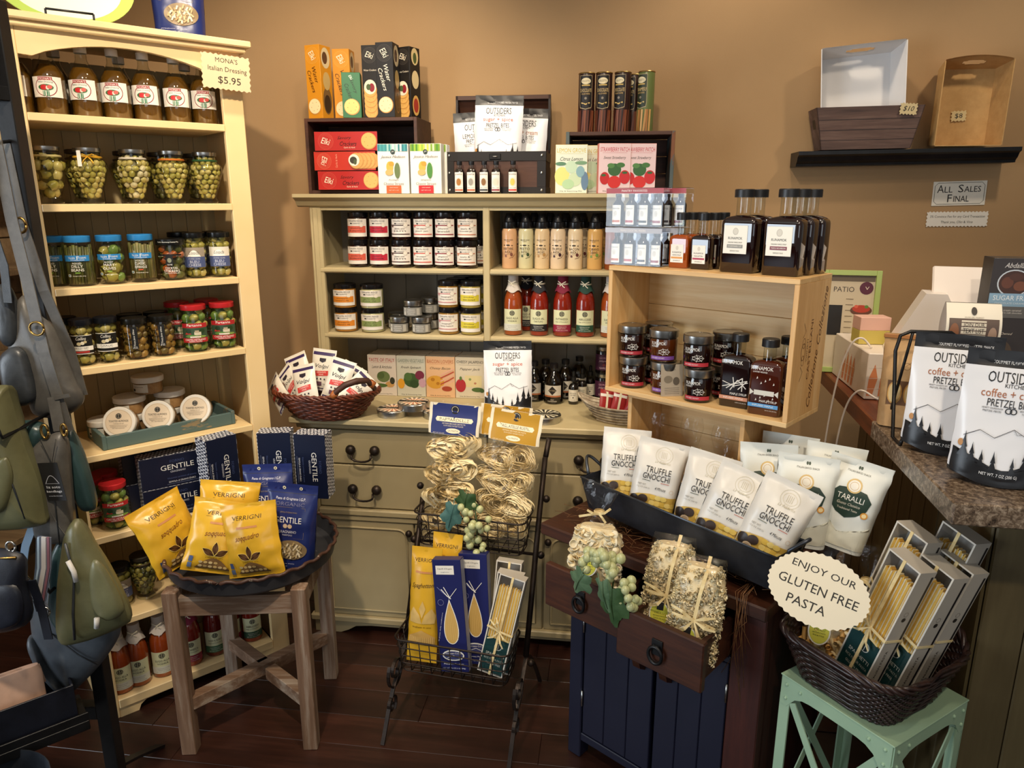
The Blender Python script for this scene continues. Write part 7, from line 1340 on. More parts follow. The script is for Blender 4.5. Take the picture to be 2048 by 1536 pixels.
def tall(band, name, colr):
    vb = [('l', [(-.03 + .01 * k, .052 - .004 * (k % 3)), (.032 - .012 * (k % 4), .072 + .006 * (k % 2))], .0022, '#ded9d0') for k in range(7)] + [('l', [(-.03, .066), (.0, .056), (.034, .068)], .002, '#ded9d0')]
    vc = [('r', -.024, .050, .024, .062, '#d6d2c8'), ('p', [(-.024, .056), (-.034, .064), (-.034, .048)], '#d6d2c8'), ('p', [(.024, .056), (.034, .064), (.034, .048)], '#d6d2c8')] + [('p', [(-.02 + (k % 5) * .010, .035 + (k // 5) * .042 + .006 * (k % 3)), (-.016 + (k % 5) * .010, .037 + (k // 5) * .042 + .006 * (k % 3)), (-.018 + (k % 5) * .010, .042 + (k // 5) * .042 + .006 * (k % 3))], '#d6d2c8') for k in range(10)]
    return flask(0.078, 0.046, 0.135, 0.03, colr, items=[('t', -.008, .116, .0095, 'RUNAMOK', '#f2eee6', .052)] + (vb if name == 'v' else vc + [('t', -.012, .107, .0035, 'LIMITED RELEASE', '#f2eee6', .034)]) + [('t', .012, .036, .006, 'MAPLE SYRUP', '#f2eee6', .042), ('r', -.036, .020, .036, .0295, band), ('t', 0, .0248, .004, 'INFUSED MAPLE', '#f2eee6', .05), ('t', .02, .014, .003, '8.45 FL OZ (250 ML)', '#d8d4cc', .028)])
ta, tb_ = tall('#c98a6a', 'v', DG), tall('#5a9ad0', 'c', 'syrup_amber_dark')
for sp, x, y, w in ((ta, 0.362, 0.062, 'vanilla bean drawing and peach band, in the pine crate'), (tb_, 0.447, 0.045, 'candy drawing and blue band, in the pine crate'), (tb_, 0.468, 0.105, 'candy drawing, behind its twin in the pine crate')):
    spawn(sp, 'syrup_bottle', 'maple syrup bottle with ' + w, 'bottle', CR, x, y, .0126, rz=7, group='syrup bottles in the pine crate')
# acrylic gift packs of mini syrups
def gift_pack(bandc, title):
    s = Spec(); W, Hh, D = .168, .10, .048; mb = MB(); mb.box(-W / 2, W / 2, 0, D, 0, Hh, 'acrylic', .001); k = s.part('clear_box', mb)
    mb = MB(); mb.decal(plane_map((0, -.0004, 0)), [('r', -W / 2, Hh - .014, W / 2, Hh - .001, bandc), ('t', 0, Hh - .0075, .0055, title, '#ece8e4', .075)]); mb.decal(plane_map((0, D / 2, Hh + .0002), (1, 0, 0), (0, 1, 0)), [('r', -W / 2, -D / 2, W / 2, D / 2, bandc)]); s.part('band', mb, k)
    for i, b in enumerate(('#b8603a', '#a8323a', '#2a2a2c', '#8a2a3a')):
        x = -.06 + i * .04; mb = MB(); mb.lathe([(0, .002), (.0155, .002), (.0155, .058), (.007, .07), (.0065, .078)], '#160a08|0.1', 14, (x, D / 2, 0)); mb.lathe([(.008, .076), (.008, .085), (0, .085)], '#17171a|0.4', 12, (x, D / 2, 0)); mb.decal(cyl_map(.0156, 0, (x, D / 2)), [('r', -.0145, .006, .0145, .056, '#e9e5da'), ('t', 0, .047, .004, 'RUNAMOK', BK, .022), ('e', 0, .034, .005, .008, '#c9c2b4'), ('r', -.012, .011, .012, .017, b)], .005); s.part('mini_bottle', mb)
    return s
g_a, g_b = gift_pack('#a84a52', 'PANTRY FAVORITES'), gift_pack('#b8bcc8', 'MAPLE COCKTAIL MIXERS')
spawn(g_b, 'syrup_gift_pack', 'clear gift pack of four mini syrups with grey band, lower', 'box', CR, 0.058, 0.022, TZ, rz=5, group='mini syrup gift packs')
spawn(g_a, 'syrup_gift_pack', 'clear gift pack with pink PANTRY FAVORITES band, stacked on top', 'box', CR, 0.055, 0.026, TZ + .1015, rz=5, group='mini syrup gift packs')
spawn(g_b, 'syrup_gift_pack', 'clear gift pack with grey band in the rear stack, lower', 'box', CR, 0.085, 0.085, TZ, rz=5, group='mini syrup gift packs')
spawn(g_a, 'syrup_gift_pack', 'clear gift pack with pink band in the rear stack, upper', 'box', CR, 0.085, 0.085, TZ + .1015, rz=5, group='mini syrup gift packs')
# ------------------------------------------------------------------ wall ledge, trays and notices
LZ = 1.762
t = thing('wall_ledge', 'black crown-moulded wall shelf holding three gift trays', 'shelf', H, 1.98, 0.35, LZ - .048, roll=-.8)
mb = MB(); pr = [(0, .048), (0, .036), (.012, .030), (.020, .016), (.030, .008), (.032, 0), (.117, 0), (.117, .048)]; mb.prism(pr, -.35, .35, 'black_metal', 'x'); mb.build('moulding', t)
def gift_tray(name, label, x, y, z, W, Hh, D, m, hole, tilt=0, fl=0.03, arch=0, rz=0, roll=0):
    t = thing(name, label, 'tray', H, x, y, z, rz, tilt, roll); a, b = W / 2, W / 2 - fl; th = .003
    def quad(nm, vs, n):
        mb = MB(); n = Vector(n) * th; A = [Vector(v) for v in vs] + [Vector(v) + n for v in vs]; k = len(vs); mb.add(A, [tuple(range(k)), tuple(range(2 * k - 1, k - 1, -1))] + [(i, k + i, k + (i + 1) % k, (i + 1) % k) for i in range(k)], m); return mb.build(nm, t)
    zt, zb = Hh - fl, fl * .4
    quad('tray_bottom', [(-b, D, zb), (b, D, zb), (b, D, zt), (-b, D, zt)], (0, 1, 0))
    quad('side_wall', [(-a, 0, 0), (-b, D, zb), (-b, D, zt), (-a, 0, Hh)], (-1, 0, 0)); quad('side_wall', [(a, 0, 0), (b, D, zb), (b, D, zt), (a, 0, Hh)], (1, 0, 0)); quad('end_wall', [(-a, 0, 0), (a, 0, 0), (b, D, zb), (-b, D, zb)], (0, 0, -1))
    P = lambda u, v: (u * (a + (b - a) * v), D * v, Hh + (zt - Hh) * v + (arch * (1 - u * u) * (1 - v)))
    mb = MB(); us = [-1 + 2 * i / 16 for i in range(17)]
    def inh(u, v): return hole and ((u / .42) ** 2 + ((v - .48) / .2) ** 2) < 1
    nv = 16; vs = [P(u, v / nv) for v in range(nv + 1) for u in us]; fs = [(j * 17 + i, j * 17 + i + 1, (j + 1) * 17 + i + 1, (j + 1) * 17 + i) for j in range(nv) for i in range(16) if not inh((us[i] + us[i + 1]) / 2, (j + .5) / nv)]
    up = [(p[0], p[1], p[2] + th) for p in vs]; mb.add(vs, fs, m); mb.add(up, [tuple(reversed(f)) for f in fs], m); mb.build('handle_wall', t); return t
t = thing('gift_tray', 'wood-plank printed tray with square handle hole on the wall ledge', 'tray', H, 1.846, 0.352, LZ + .002, roll=-.8)
a, b, D, Hh = .171, .143, .108, .135
for nm, vs, n in (('front_wall', [(-b, .012, 0), (b, .012, 0), (a, 0, Hh), (-a, 0, Hh)], (0, 1, 0)), ('back_wall', [(-b, D - .012, 0), (b, D - .012, 0), (a, D, Hh), (-a, D, Hh)], (0, -1, 0)), ('end_wall', [(-b, .012, 0), (-a, 0, Hh), (-a, D, Hh), (-b, D - .012, 0)], (1, 0, 0)), ('end_wall', [(b, .012, 0), (a, 0, Hh), (a, D, Hh), (b, D - .012, 0)], (-1, 0, 0)), ('tray_bottom', [(-b, .012, 0), (b, .012, 0), (b, D - .012, 0), (-b, D - .012, 0)], (0, 0, 1))):
    mb = MB(); n = Vector(n) * .003; A = [Vector(v) for v in vs] + [Vector(v) + n for v in vs]; mb.add(A, [(0, 1, 2, 3), (7, 6, 5, 4), (0, 4, 5, 1), (1, 5, 6, 2), (2, 6, 7, 3), (3, 7, 4, 0)], 'print_planks'); o = mb.build(nm, t)
    if nm == 'front_wall':
        mb = MB(); mb.decal(lambda u, v, d: (u, .012 - .012 * v / Hh - d, v), [('l', [(-.145 - .02 * v / Hh, v), (.145 + .02 * v / Hh, v)], .0014, '#1a110e') for v in (.03, .062, .095)]); mb.build('plank_lines', o)
    if nm == 'end_wall' and vs[0][0] < 0:
        mb = MB(); mb.decal(lambda u, v, d: (-b - (a - b) * v / Hh - d, .054 - u, v), [('r', -.016, .07, .016, .1, '#150d0c')]); mb.build('handle_hole', o)
gift_tray('gift_tray', 'glossy white tray standing on end inside the wood-printed tray', 1.832, 0.366, LZ + .042, 0.262, 0.288, 0.08, '#e9e6e4|0.25', True, 0, .022, roll=-5)
gift_tray('gift_tray', 'brown kraft tray standing on end on the wall ledge', 2.168, 0.365, LZ + .012, 0.205, 0.262, 0.085, 'kraft_box', True, 0, .015, .012)
card('price_tag', 'small wavy price tag reading $10 on the wood-printed tray', H, 1.962, 0.347, 1.888, .052, .034, [('t', 0, 0, .018, '$10', '#2a241c', .034, 0, .25)], '#cdb98a', roll=4, wave=.011, cat='tag')
card('price_tag', 'small wavy price tag reading $8 inside the kraft tray', H, 2.16, 0.446, 1.873, .046, .032, [('t', 0, 0, .017, '$8', '#2a241c', .024)], '#d8c08a', roll=-2, wave=.011, cat='tag')
t = thing('wall_notice', 'framed white notice reading ALL SALES FINAL on the brown wall', 'sign', H, 2.207, 0.4675, 1.62, roll=-1.5); mb = MB(); mb.box(-.087, .087, 0, .0015, -.041, .041, '#e6dfcf'); mb.build('card', t)
mb = MB(); c = .01; w, h = .081, .036; mb.decal(plane_map((0, 0, 0)), [('l', [(-w + c, -h), (w - c, -h), (w, -h + c), (w, h - c), (w - c, h), (-w + c, h), (-w, h - c), (-w, -h + c)], .0014, '#2a2622', True), ('t', -.062, .016, .026, 'A', '#2a2622', .022), ('t', -.036, .0135, .02, 'LL', '#2a2622', .026), ('t', .004, .016, .026, 'S', '#2a2622', .017), ('t', .042, .0135, .02, 'ALES', '#2a2622', .054), ('t', -.03, -.016, .026, 'F', '#2a2622', .014), ('t', .008, -.0185, .02, 'INAL', '#2a2622', .05)]); mb.build('lettering', t)
card('wall_notice', 'wavy paper note about card transaction fee below the framed notice', H, 2.212, 0.4675, 1.532, .2, .05, [('t', 0, .008, .011, '3% Convince Fee for any Card Transaction', '#4a443a', .18, 0, .1), ('t', 0, -.011, .011, 'Thank you, Olio & Vino', '#4a443a', .105, 0, .1)], '#e6dfd2', roll=-.6, wave=.012)
# ------------------------------------------------------------------ black basket on the green stool
SB = Frame((0.616, 1.445, 0.55), -58.9)
t = thing('wicker_basket', 'black woven rectangular basket of gluten free pasta on the green stool', 'basket', SB, 0.125, 0.128, 0.0012)
def rr(v, i, n=64, k=1.0):
    a = 2 * PI * i / n; hx, hy = (.108 + .037 * v) * k, (.106 + .038 * v) * k; p = 5.0; c, s_ = math.cos(a), math.sin(a)
    return (hx * math.copysign(abs(c) ** (2 / p), c), hy * math.copysign(abs(s_) ** (2 / p), s_), .004 + v * (.105 + .055 * max(0, s_) ** 6 * (1 if abs(c) < .75 else .3) + .02 * max(0, -c) ** 8))
mb = MB(); mb.grid(lambda u, v: rr(v, u * 64), 64, 8, 'wicker_dark'); mb.grid(lambda u, v: (rr(0, u * 64)[0] * v, rr(0, u * 64)[1] * v, .004), 64, 1, 'wicker_dark'); mb.build('basket_wall', t)
me = None
for k in range(15):
    mb = MB(); mb.tube([rr(k / 14, i / 2, 64, 1.02 + .018 * math.sin(i * PI / 2 + k * PI)) for i in range(128)], .0042, 'wicker_dark', 5, True); mb.build('woven_strand', t)
for ph in (0, 2.1, 4.2):
    mb = MB(); mb.tube([(lambda p, s_: (p[0] * s_, p[1] * s_, p[2] + .006 + .006 * math.cos(i * .42 + ph)))(rr(1, i / 2), 1.03 + .02 * math.sin(i * .42 + ph)) for i in range(128)], .0055, 'wicker_dark', 6, True); mb.build('braided_rim', t)
t = thing('pasta_sign', 'scalloped oval sign reading ENJOY OUR GLUTEN FREE PASTA on the basket', 'sign', SB, 0.088, -0.03, 0.262, rz=32, tilt=-22, roll=13)
mb = MB(); mb.prism([((.1 + .0016 * math.cos(40 * 2 * PI * i / 192)) * math.cos(2 * PI * i / 192), (.074 + .0016 * math.cos(40 * 2 * PI * i / 192)) * math.sin(2 * PI * i / 192)) for i in range(192)], -.0008, .0008, '#efe3c8'); mb.build('card', t)
mb = MB(); mb.decal(plane_map((0, -.0008, 0)), [('t', .0, .036, .019, 'ENJOY OUR', '#2e2a24', .128), ('t', .0, .0, .019, 'GLUTEN FREE', '#2e2a24', .160), ('t', -.012, -.036, .019, 'PASTA', '#2e2a24', .078)]); mb.build('lettering', t)
gf2 = gift_box(.082, .315, .045)
for i, (x, y, z, rz, tl, rl, w) in enumerate(((0.118, 0.062, .03, -12, -8, 12, 'in front with the bow facing forward'), (0.09, 0.135, .06, -12, -8, 11, 'behind the front one, top just showing'), (0.155, 0.115, .02, -12, -8, 12, 'second of the row showing its grey side'), (0.165, 0.168, .02, -12, -8, 12, 'third of the row showing its grey side'), (0.15, 0.205, .07, -12, -6, 12, 'tallest at the counter end'))):
    spawn(gf2, 'spaghetti_box', 'gluten free spaghetti box ' + w, 'box', SB, x, y, z + .008, rz=rz, tilt=tl, roll=rl, group='gluten free spaghetti boxes in the black basket')
pen = cello_pasta(0.10, 0.15, 0.07, lambda mb, p, q: mb.tube([Vector(p) + (v := rq(q) @ Vector((0, 0, .018))), Vector(p) - v], .0055, ('pasta', '#d8a860|0.5')[q.randrange(2)], 6, caps=False), 150, 6, True, 'pasta')
for x, y, rz, tl, w in ((0.03, 0.10, 30, -12, 'behind the oval sign'), (0.06, 0.185, 20, -6, 'further back beside the taralli')):
    spawn(pen, 'pasta_bag', 'crinkled clear bag of gluten free pasta ' + w, 'bag', SB, x, y, .012, rz=rz, tilt=tl, group='clear gluten free pasta bags')
# ------------------------------------------------------------------ counter top
for x, y, rz, rl, w in ((0.118, 0.125, -13, 2, 'nearest on the sales counter'), (0.085, 0.30, -12, 1, 'behind it on the sales counter, against the wire stand')):
    spawn(PZ['cream'], 'pretzel_pouch', 'coffee and cream pretzel pouch ' + w, 'pouch', CT, x, y, .0145, rz=rz, tilt=-4, roll=rl, group=gP)
t = thing('wire_stand', 'black wire display stand behind the pretzel pouches on the counter', 'stand', CT, 0.055, 0.375, .0042)
mb = MB(); mb.tube([(-.05, -.06, .012), (-.05, -.055, .0), (-.05, .0, .0), (-.062, .02, .20), (-.055, .022, .235), (-.035, .022, .245), (.05, .022, .245), (.065, .022, .235), (.062, .02, .20), (.05, 0, 0), (.05, -.055, 0), (.05, -.06, .012)], .0042, 'black_metal', 8); mb.build('front_frame', t)
mb = MB(); mb.tube([(-.03, .022, .243), (-.03, .11, 0), (.03, .11, 0), (.03, .022, .243)], .0035, 'black_metal', 8); mb.build('back_leg', t)
def kx(s, S, k):
    mb = MB(); mb.decal(lambda u, v, o: S(u, v, o), [('r', -.03, .055, .03, .115, '#6a4a30'), ('e', -.014, .085, .016, .028, '#c99a54'), ('e', -.014, .085, .013, .025, '#d9c08c'), ('e', .018, .085, .013, .026, '#b8843e'), ('e', .018, .085, .010, .022, '#cfae74'), ('l', [(-.03, .055), (.03, .055), (.03, .115), (-.03, .115)], .002, '#8a6a42', True), ('o', .006, .15, .008, .008, .0008, '#7a5a34'), ('l', [(-.008, .14), (.02, .165)], .0008, '#7a5a34')], .006); s.part('window_print', mb, k)
    mb = MB(); mb.box(-.052, .052, -.004, .004, .213, .222, '#a8703c|0.6', .001); s.part('tin_tie', mb)
kb = bag(0.098, 0.225, 0.06, 'block', 'kraft', None, .0025, 97, extra=kx)
spawn(kb, 'biscotti_bag', 'brown kraft biscotti bag with window, on the counter edge', 'bag', CT, 0.048, 0.49, .0008, rz=-18, tilt=-2, group=None)
t = thing('tissue_box', 'orange and white patterned box at the back of the counter', 'box', CT, 0.035, 0.73, .0, rz=2); mb = MB(); mb.box(0, .13, 0, .32, 0, .13, '#e9ddd0|0.4', .002); mb.build('carton', t)
for mp in (plane_map((0, .16, 0), (0, -1, 0)), plane_map((.065, 0, 0))): mb = MB(); mb.decal(mp, [('p', [(-.06 + .03 * i, .01), (-.045 + .03 * i, .01), (-.035 + .03 * i, .06), (-.045 + .03 * i, .1), (-.058 + .03 * i, .06)], '#d8885a') for i in range(4)] + [('l', [(-.06, .03 + .03 * i), (.06, .035 + .03 * i)], .001, '#f0e8dc') for i in range(3)]); mb.build('pattern_print', t)
t = thing('tea_box', 'small pink and yellow box on the patterned box', 'box', CT, 0.04, 0.86, .1312, rz=6); mb = MB(); mb.box(0, .085, 0, .06, 0, .04, '#cdbb5e|0.5', .001); mb.build('lower_half', t); mb = MB(); mb.box(0, .085, 0, .06, .0402, .078, '#e6b8a8|0.5', .001); mb.build('upper_half', t)
t = thing('poster_frame', 'lime green frame with printed patio menu against the wall', 'frame', CT, 0.06, 1.06, .0, rz=-4, tilt=-5); W, Hh = .17, .325
for a in ((-W / 2, -W / 2 + .016, -.006, .02, 0, Hh), (W / 2 - .016, W / 2, -.006, .02, 0, Hh), (-W / 2 + .016, W / 2 - .016, -.006, .02, Hh - .016, Hh), (-W / 2 + .016, W / 2 - .016, -.006, .02, 0, .016)): mb = MB(); mb.box(*a, '#a9be6e|0.4', .001); mb.build('frame_side', t)
mb = MB(); mb.box(-W / 2 + .016, W / 2 - .016, .004, .014, .016, Hh - .016, '#cdbfa4'); mb.decal(plane_map((0, .004, 0)), [('r', -.068, .29, .068, .308, '#6a5c4a'), ('t', -.02, .265, .016, 'PATIO', '#4a3f36', .06), ('e', .045, .27, .02, .02, '#5a2238'), ('t', .047, .27, .01, 'V', '#e6dcc8', .012), ('e', .035, .20, .032, .016, '#6a4030'), ('e', .035, .205, .026, .012, '#b8402c'), ('e', .02, .212, .006, .005, '#d8644a'), ('e', .05, .212, .006, .005, '#5f8a3a'), ('r', -.06, .12, -.02, .215, '#1c1a1a')] + [('l', [(-.012, .235 - k * .018), (.01, .235 - k * .018)], .0016, '#6a5c4a') for k in range(8)]); mb.build('poster', t)
t = thing('tablet_stand', 'white angled tablet stand of the till, seen from behind', 'tablet', CT, 0.19, 0.78, .1312, rz=-12)
mb = MB(); mb.prism([(-.10, 0), (.10, 0), (.10, .03), (.03, .165), (-.02, .165)], -.05, .05, '#ece4dd|0.35'); mb.build('stand_body', t); t2 = t
mb = MB(Matrix.Translation((.12, 0, .15)) @ Matrix.Rotation(R(-38), 4, 'X')); mb.box(-.12, .14, -.006, .006, -.03, .10, '#efe6e0|0.3', .004); mb.build('tablet', t)
t = thing('display_riser', 'dark brown display box behind the pretzel pouches', 'box', CT, 0.13, 0.47, 0.0008, rz=0); mb = MB(); mb.box(0, .4, 0, .24, 0, .165, '#4a3324|0.5', .002); mb.build('case', t)
t = thing('text_list_card', 'curved white stand-up card reading JOIN OUR TEXT LIST', 'sign', CT, 0.20, 0.545, .1665, rz=-8)
def tc_(u, v): return (-.058 + .116 * u, -.036 * math.sin(PI * min(1, v * .95)) * 1 + .0, .132 * v)
mb = MB(); mb.grid(tc_, 4, 14, '#ece3d0'); mb.grid(lambda u, v: (tc_(u, v)[0], -tc_(u, v)[1], tc_(u, v)[2]), 4, 14, '#ece3d0'); mb.build('card', t)
for x in (-.058, .058):
    mb = MB(); mb.add([(x, -.036 * math.sin(PI * .95 * i / 12), .132 * i / 12) for i in range(13)] + [(x, .036 * math.sin(PI * .95 * i / 12), .132 * i / 12) for i in range(12, -1, -1)], [tuple(range(26))], '#bfb9b4'); mb.build('side_flap', t)
mb = MB(); mb.decal(lambda u, v, o: (u, -.036 * math.sin(PI * .95 * v / .132) - o - .0006, v), [('r', -.052, .025, .052, .098, '#5d4a40'), ('r', -.026, .045, .026, .094, '#d8cdb8'), ('e', -.04, .065, .010, .022, '#8a5a3c'), ('e', .04, .06, .009, .02, '#a88a74'), ('t', 0, .083, .011, 'JOIN OUR', '#2a2420', .044), ('t', 0, .070, .011, 'TEXT LIST', '#2a2420', .044), ('l', [(-.02, .062), (.02, .062)], .0008, '#4a4038'), ('t', 0, .055, .005, 'for specials and events', '#6a5c50', .04), ('t', 0, .034, .008, 'OLIO & VINO', '#e0d6c4', .06), ('e', 0, .115, .006, .009, '#3a3430'), ('t', 0, .101, .003, 'OLIVE OIL MARKET', '#8a7c6a', .04)], .01); mb.build('front_print', t)
t = thing('logo_card', 'small brown arched card in front of the text list card', 'card', CT, 0.245, 0.49, .1665, rz=-6); mb = MB(); mb.prism([(-.03, 0), (.03, 0)] + [(.03 * math.cos(PI * i / 12), .02 + .035 * math.sin(PI * i / 12)) for i in range(13)], 0, .0015, '#4a3a2a'); mb.decal(plane_map((0, 0, 0)), [('t', 0, .02, .012, 'Abdallah', '#c9b48a', .046, 0, .4)]); mb.build('card', t)
ch_ = carton(.10, .235, .07, ('#3b3535', '#2c2726', '#4a4038'), [('t', 0, .218, .012, 'Abdallah', '#e6e0d8', .05, 0, .4), ('e', 0, .175, .036, .033, '#cfd6dc', 26), ('e', 0, .175, .033, .030, '#4a2f26', 26), ('e', -.014, .176, .013, .014, '#6a4030'), ('e', .014, .168, .014, .012, '#7a4a34'), ('e', .004, .19, .016, .009, '#55352a'), ('r', -.049, .118, .049, .150, '#8fb0c8'), ('t', 0, .139, .012, 'SUGAR FREE', '#eef2f4', .080), ('t', 0, .126, .004, 'CHOCOLATE CARAMELS', '#dce6ec', .07), ('r', -.049, .09, .049, .118, '#6a6866'), ('t', 0, .109, .005, 'soft cream caramel', '#e6e0d8', .05), ('t', 0, .102, .005, 'dipped in milk chocolate', '#e6e0d8', .055), ('t', -.01, .05, .008, 'Family Owned', '#d8d0c4', .05, 0, .4), ('t', -.01, .03, .005, 'Since 1909', '#d8d0c4', .03)], None, 'chocolate_box')
for x, y, w in ((0.305, 0.60, 'blue banded sugar free chocolate box on the brown riser'), (0.415, 0.61, 'chocolate box beside the sugar free one, at the picture edge')): spawn(ch_, 'chocolate_box', w, 'box', CT, x, y, .166, rz=-4, group='chocolate boxes')
for k, (pts, w) in enumerate(((((.06, .80, .132), (.03, .80, .16), (.0, .80, .13), (-.02, .82, .0), (-.03, .83, -.25), (-.02, .84, -.6)), 'looping over the patterned box'), (((.10, .70, .0045), (.05, .66, .02), (.01, .70, .03), (-.012, .74, -.06), (-.02, .76, -.3), (-.01, .78, -.62)), 'running down behind the pine crates'))):
    t = thing('charging_cable', 'white charging cable ' + w, 'cable', CT); P_ = []
    for i in range(len(pts) - 1):
        p0, p1, p2, p3 = (Vector(pts[max(0, min(len(pts) - 1, j))]) for j in (i - 1, i, i + 1, i + 2))
        for s_ in range(6): u = s_ / 6; P_.append(.5 * ((2 * p1) + (p2 - p0) * u + (2 * p0 - 5 * p1 + 4 * p2 - p3) * u * u + (3 * p1 - p0 - 3 * p2 + p3) * u ** 3))
    mb = MB(); mb.tube(P_ + [Vector(pts[-1])], .0028, '#e6ddd4|0.4', 8); mb.build('cord', t)
# ------------------------------------------------------------------ handbag rack
K = Frame((-1.03, 1.66, 0), 0)
t = thing('display_rack', 'black metal handbag rack with square post and angled feet', 'rack', K)
mb = MB(); mb.box(-.062, -.026, -.03, .006, 0.06, 2.0, 'black_metal', .002); mb.build('post', t)
mb = MB(); mb.tube([(-.044, -.012, 1.985), (-.35, -.012, 1.985)], .012, 'black_metal', 8); mb.build('top_bar', t)
mb = MB(); mb.box(-.6, -.062, -.028, .004, .27, .31, 'black_metal', .002); mb.build('cross_bar', t)
for s_ in (-1, 1): mb = MB(); mb.strip([(-.044, -.012, .11), (-.04, -.012 + s_ * .08, .07), (-.03, -.012 + s_ * .2, .004)], .03, 'black_metal', (1, 0, 0), .008); mb.build('foot', t)
for z, y in ((1.72, -.09), (1.12, -.2), (.9, -.14), (.72, -.14)): mb = MB(); mb.tube([(-.044, -.03, z), (-.05, y, z - .01), (-.05, y - .008, z + .012)], .004, 'black_metal', 6); mb.build('hook', t)
def smooth(pts, n=4):
    out = []; N = len(pts)
    for i in range(N):
        p0, p1, p2, p3 = (Vector(pts[(i + k) % N]) for k in (-1, 0, 1, 2))
        for s_ in range(n): u = s_ / n; out.append(.5 * ((2 * p1) + (p2 - p0) * u + (2 * p0 - 5 * p1 + 4 * p2 - p3) * u * u + (3 * p1 - p0 - 3 * p2 + p3) * u ** 3))
    return out
def puff(mb, pts, y, d, m, back=True, wr=.004):
    P = smooth(pts); c = sum(P, Vector((0, 0))) / len(P); n = len(P); rg = [1, .97, .9, .78, .6, .38, .18]
    for sd in ((-1, 1) if back else (-1,)):
        vs = []
        for s_ in rg:
            for p in P: q_ = c + (p - c) * s_; vs.append((q_.x, y + sd * (d * (1 - s_ ** 4) ** .5 + wr * noise.noise(Vector((q_.x * 22, q_.y * 14, d * 90))) * (1 - s_ ** 6)), q_.y))
        vs.append((c.x, y + sd * d, c.y)); fs = [(i * n + j, i * n + (j + 1) % n, (i + 1) * n + (j + 1) % n, (i + 1) * n + j) for i in range(len(rg) - 1) for j in range(n)] + [((len(rg) - 1) * n + j, (len(rg) - 1) * n + (j + 1) % n, len(vs) - 1) for j in range(n)]
        mb.add(vs, fs, m, True)
def hbag(name, label, parts, straps=(), seams=()):
    t = thing(name, label, 'handbag', K, 0, 0, 0)
    for nm, y, pts, d, m in parts: mb = MB(); puff(mb, pts, y, d, m); mb.build(nm, t)
    for nm, y, pts, w, m in straps: mb = MB(); P = [(a, (y[i] if isinstance(y, list) else y), b) for i, (a, b) in enumerate(pts)]; mb.strip(P, w, m, (1, 0, 0), .003); mb.build(nm, t)
    for nm, pts, r, m in seams: mb = MB(); mb.tube(pts, r, m, 6); mb.build(nm, t)
    return t
ring = lambda x, y, z, a, b: [(x + a * math.cos(2 * PI * i / 13), y, z + b * math.sin(2 * PI * i / 13)) for i in range(14)]
hbag('handbag', 'slouchy charcoal leather handbag hanging highest with long buckled straps', [('body', -.03, [(-.071, 1.391), (-.044, 1.352), (-.011, 1.311), (.018, 1.194), (.031, 1.158), (.019, 1.128), (-.031, 1.103), (-.083, 1.109), (-.095, 1.146), (-.119, 1.277), (-.107, 1.334)], .03, 'leather_grey'), ('front_pocket', -.062, [(-.125, 1.246), (-.094, 1.278), (-.067, 1.269), (-.058, 1.223), (-.058, 1.164), (-.082, 1.142), (-.12, 1.152)], .022, 'leather_dark'), ('side_gusset', -.05, [(-.115, 1.40), (-.09, 1.42), (-.075, 1.37), (-.085, 1.29), (-.115, 1.28), (-.125, 1.33)], .02, 'leather_dark')],
     [('strap', [-.06, -.062, -.07, -.085, -.09], [(-.053, 1.72), (-.046, 1.557), (-.029, 1.428), (-.008, 1.271), (.022, 1.09)], .026, 'leather_grey'), ('strap', [-.03, -.03, -.035, -.02, -.02], [(-.055, 1.72), (-.046, 1.545), (-.018, 1.401), (.01, 1.263), (.024, 1.155)], .024, 'leather_grey'), ('strap', -.075, [(-.075, 1.70), (-.085, 1.55), (-.07, 1.46), (-.075, 1.38)], .018, 'leather_dark'), ('strap_loop', -.094, [(.005, 1.168), (.04, 1.175)], .008, 'leather_grey')], [('buckle', ring(-.012, -.09, 1.325, .016, .015), .0025, 'brass'), ('d_ring', ring(-.10, -.08, 1.425, .010, .014), .003, 'steel'), ('slider', ring(-.04, -.045, 1.545, .012, .016), .003, 'brass')])
hbag('handbag', 'olive leather backpack at the picture edge in front of the charcoal bag', [('body', -.15, [(-.071, 1.213), (-.053, 1.191), (-.043, 1.088), (-.025, .995), (-.022, .911), (-.032, .886), (-.13, .876), (-.23, .886), (-.22, 1.179)], .05, 'leather_olive'), ('front_pocket', -.198, [(-.07, 1.062), (-.048, 1.062), (-.046, 1.011), (-.08, .941), (-.155, .941), (-.144, 1.057)], .012, 'leather_olive')], [('strap', -.15, [(-.06, 1.19), (-.06, 1.13), (-.045, 1.05)], .012, 'leather_dark')], [('seam', [(-.068, -.19, 1.19), (-.07, -.205, 1.09), (-.048, -.197, 1.0), (-.04, -.19, .92)], .002, 'leather_dark')])
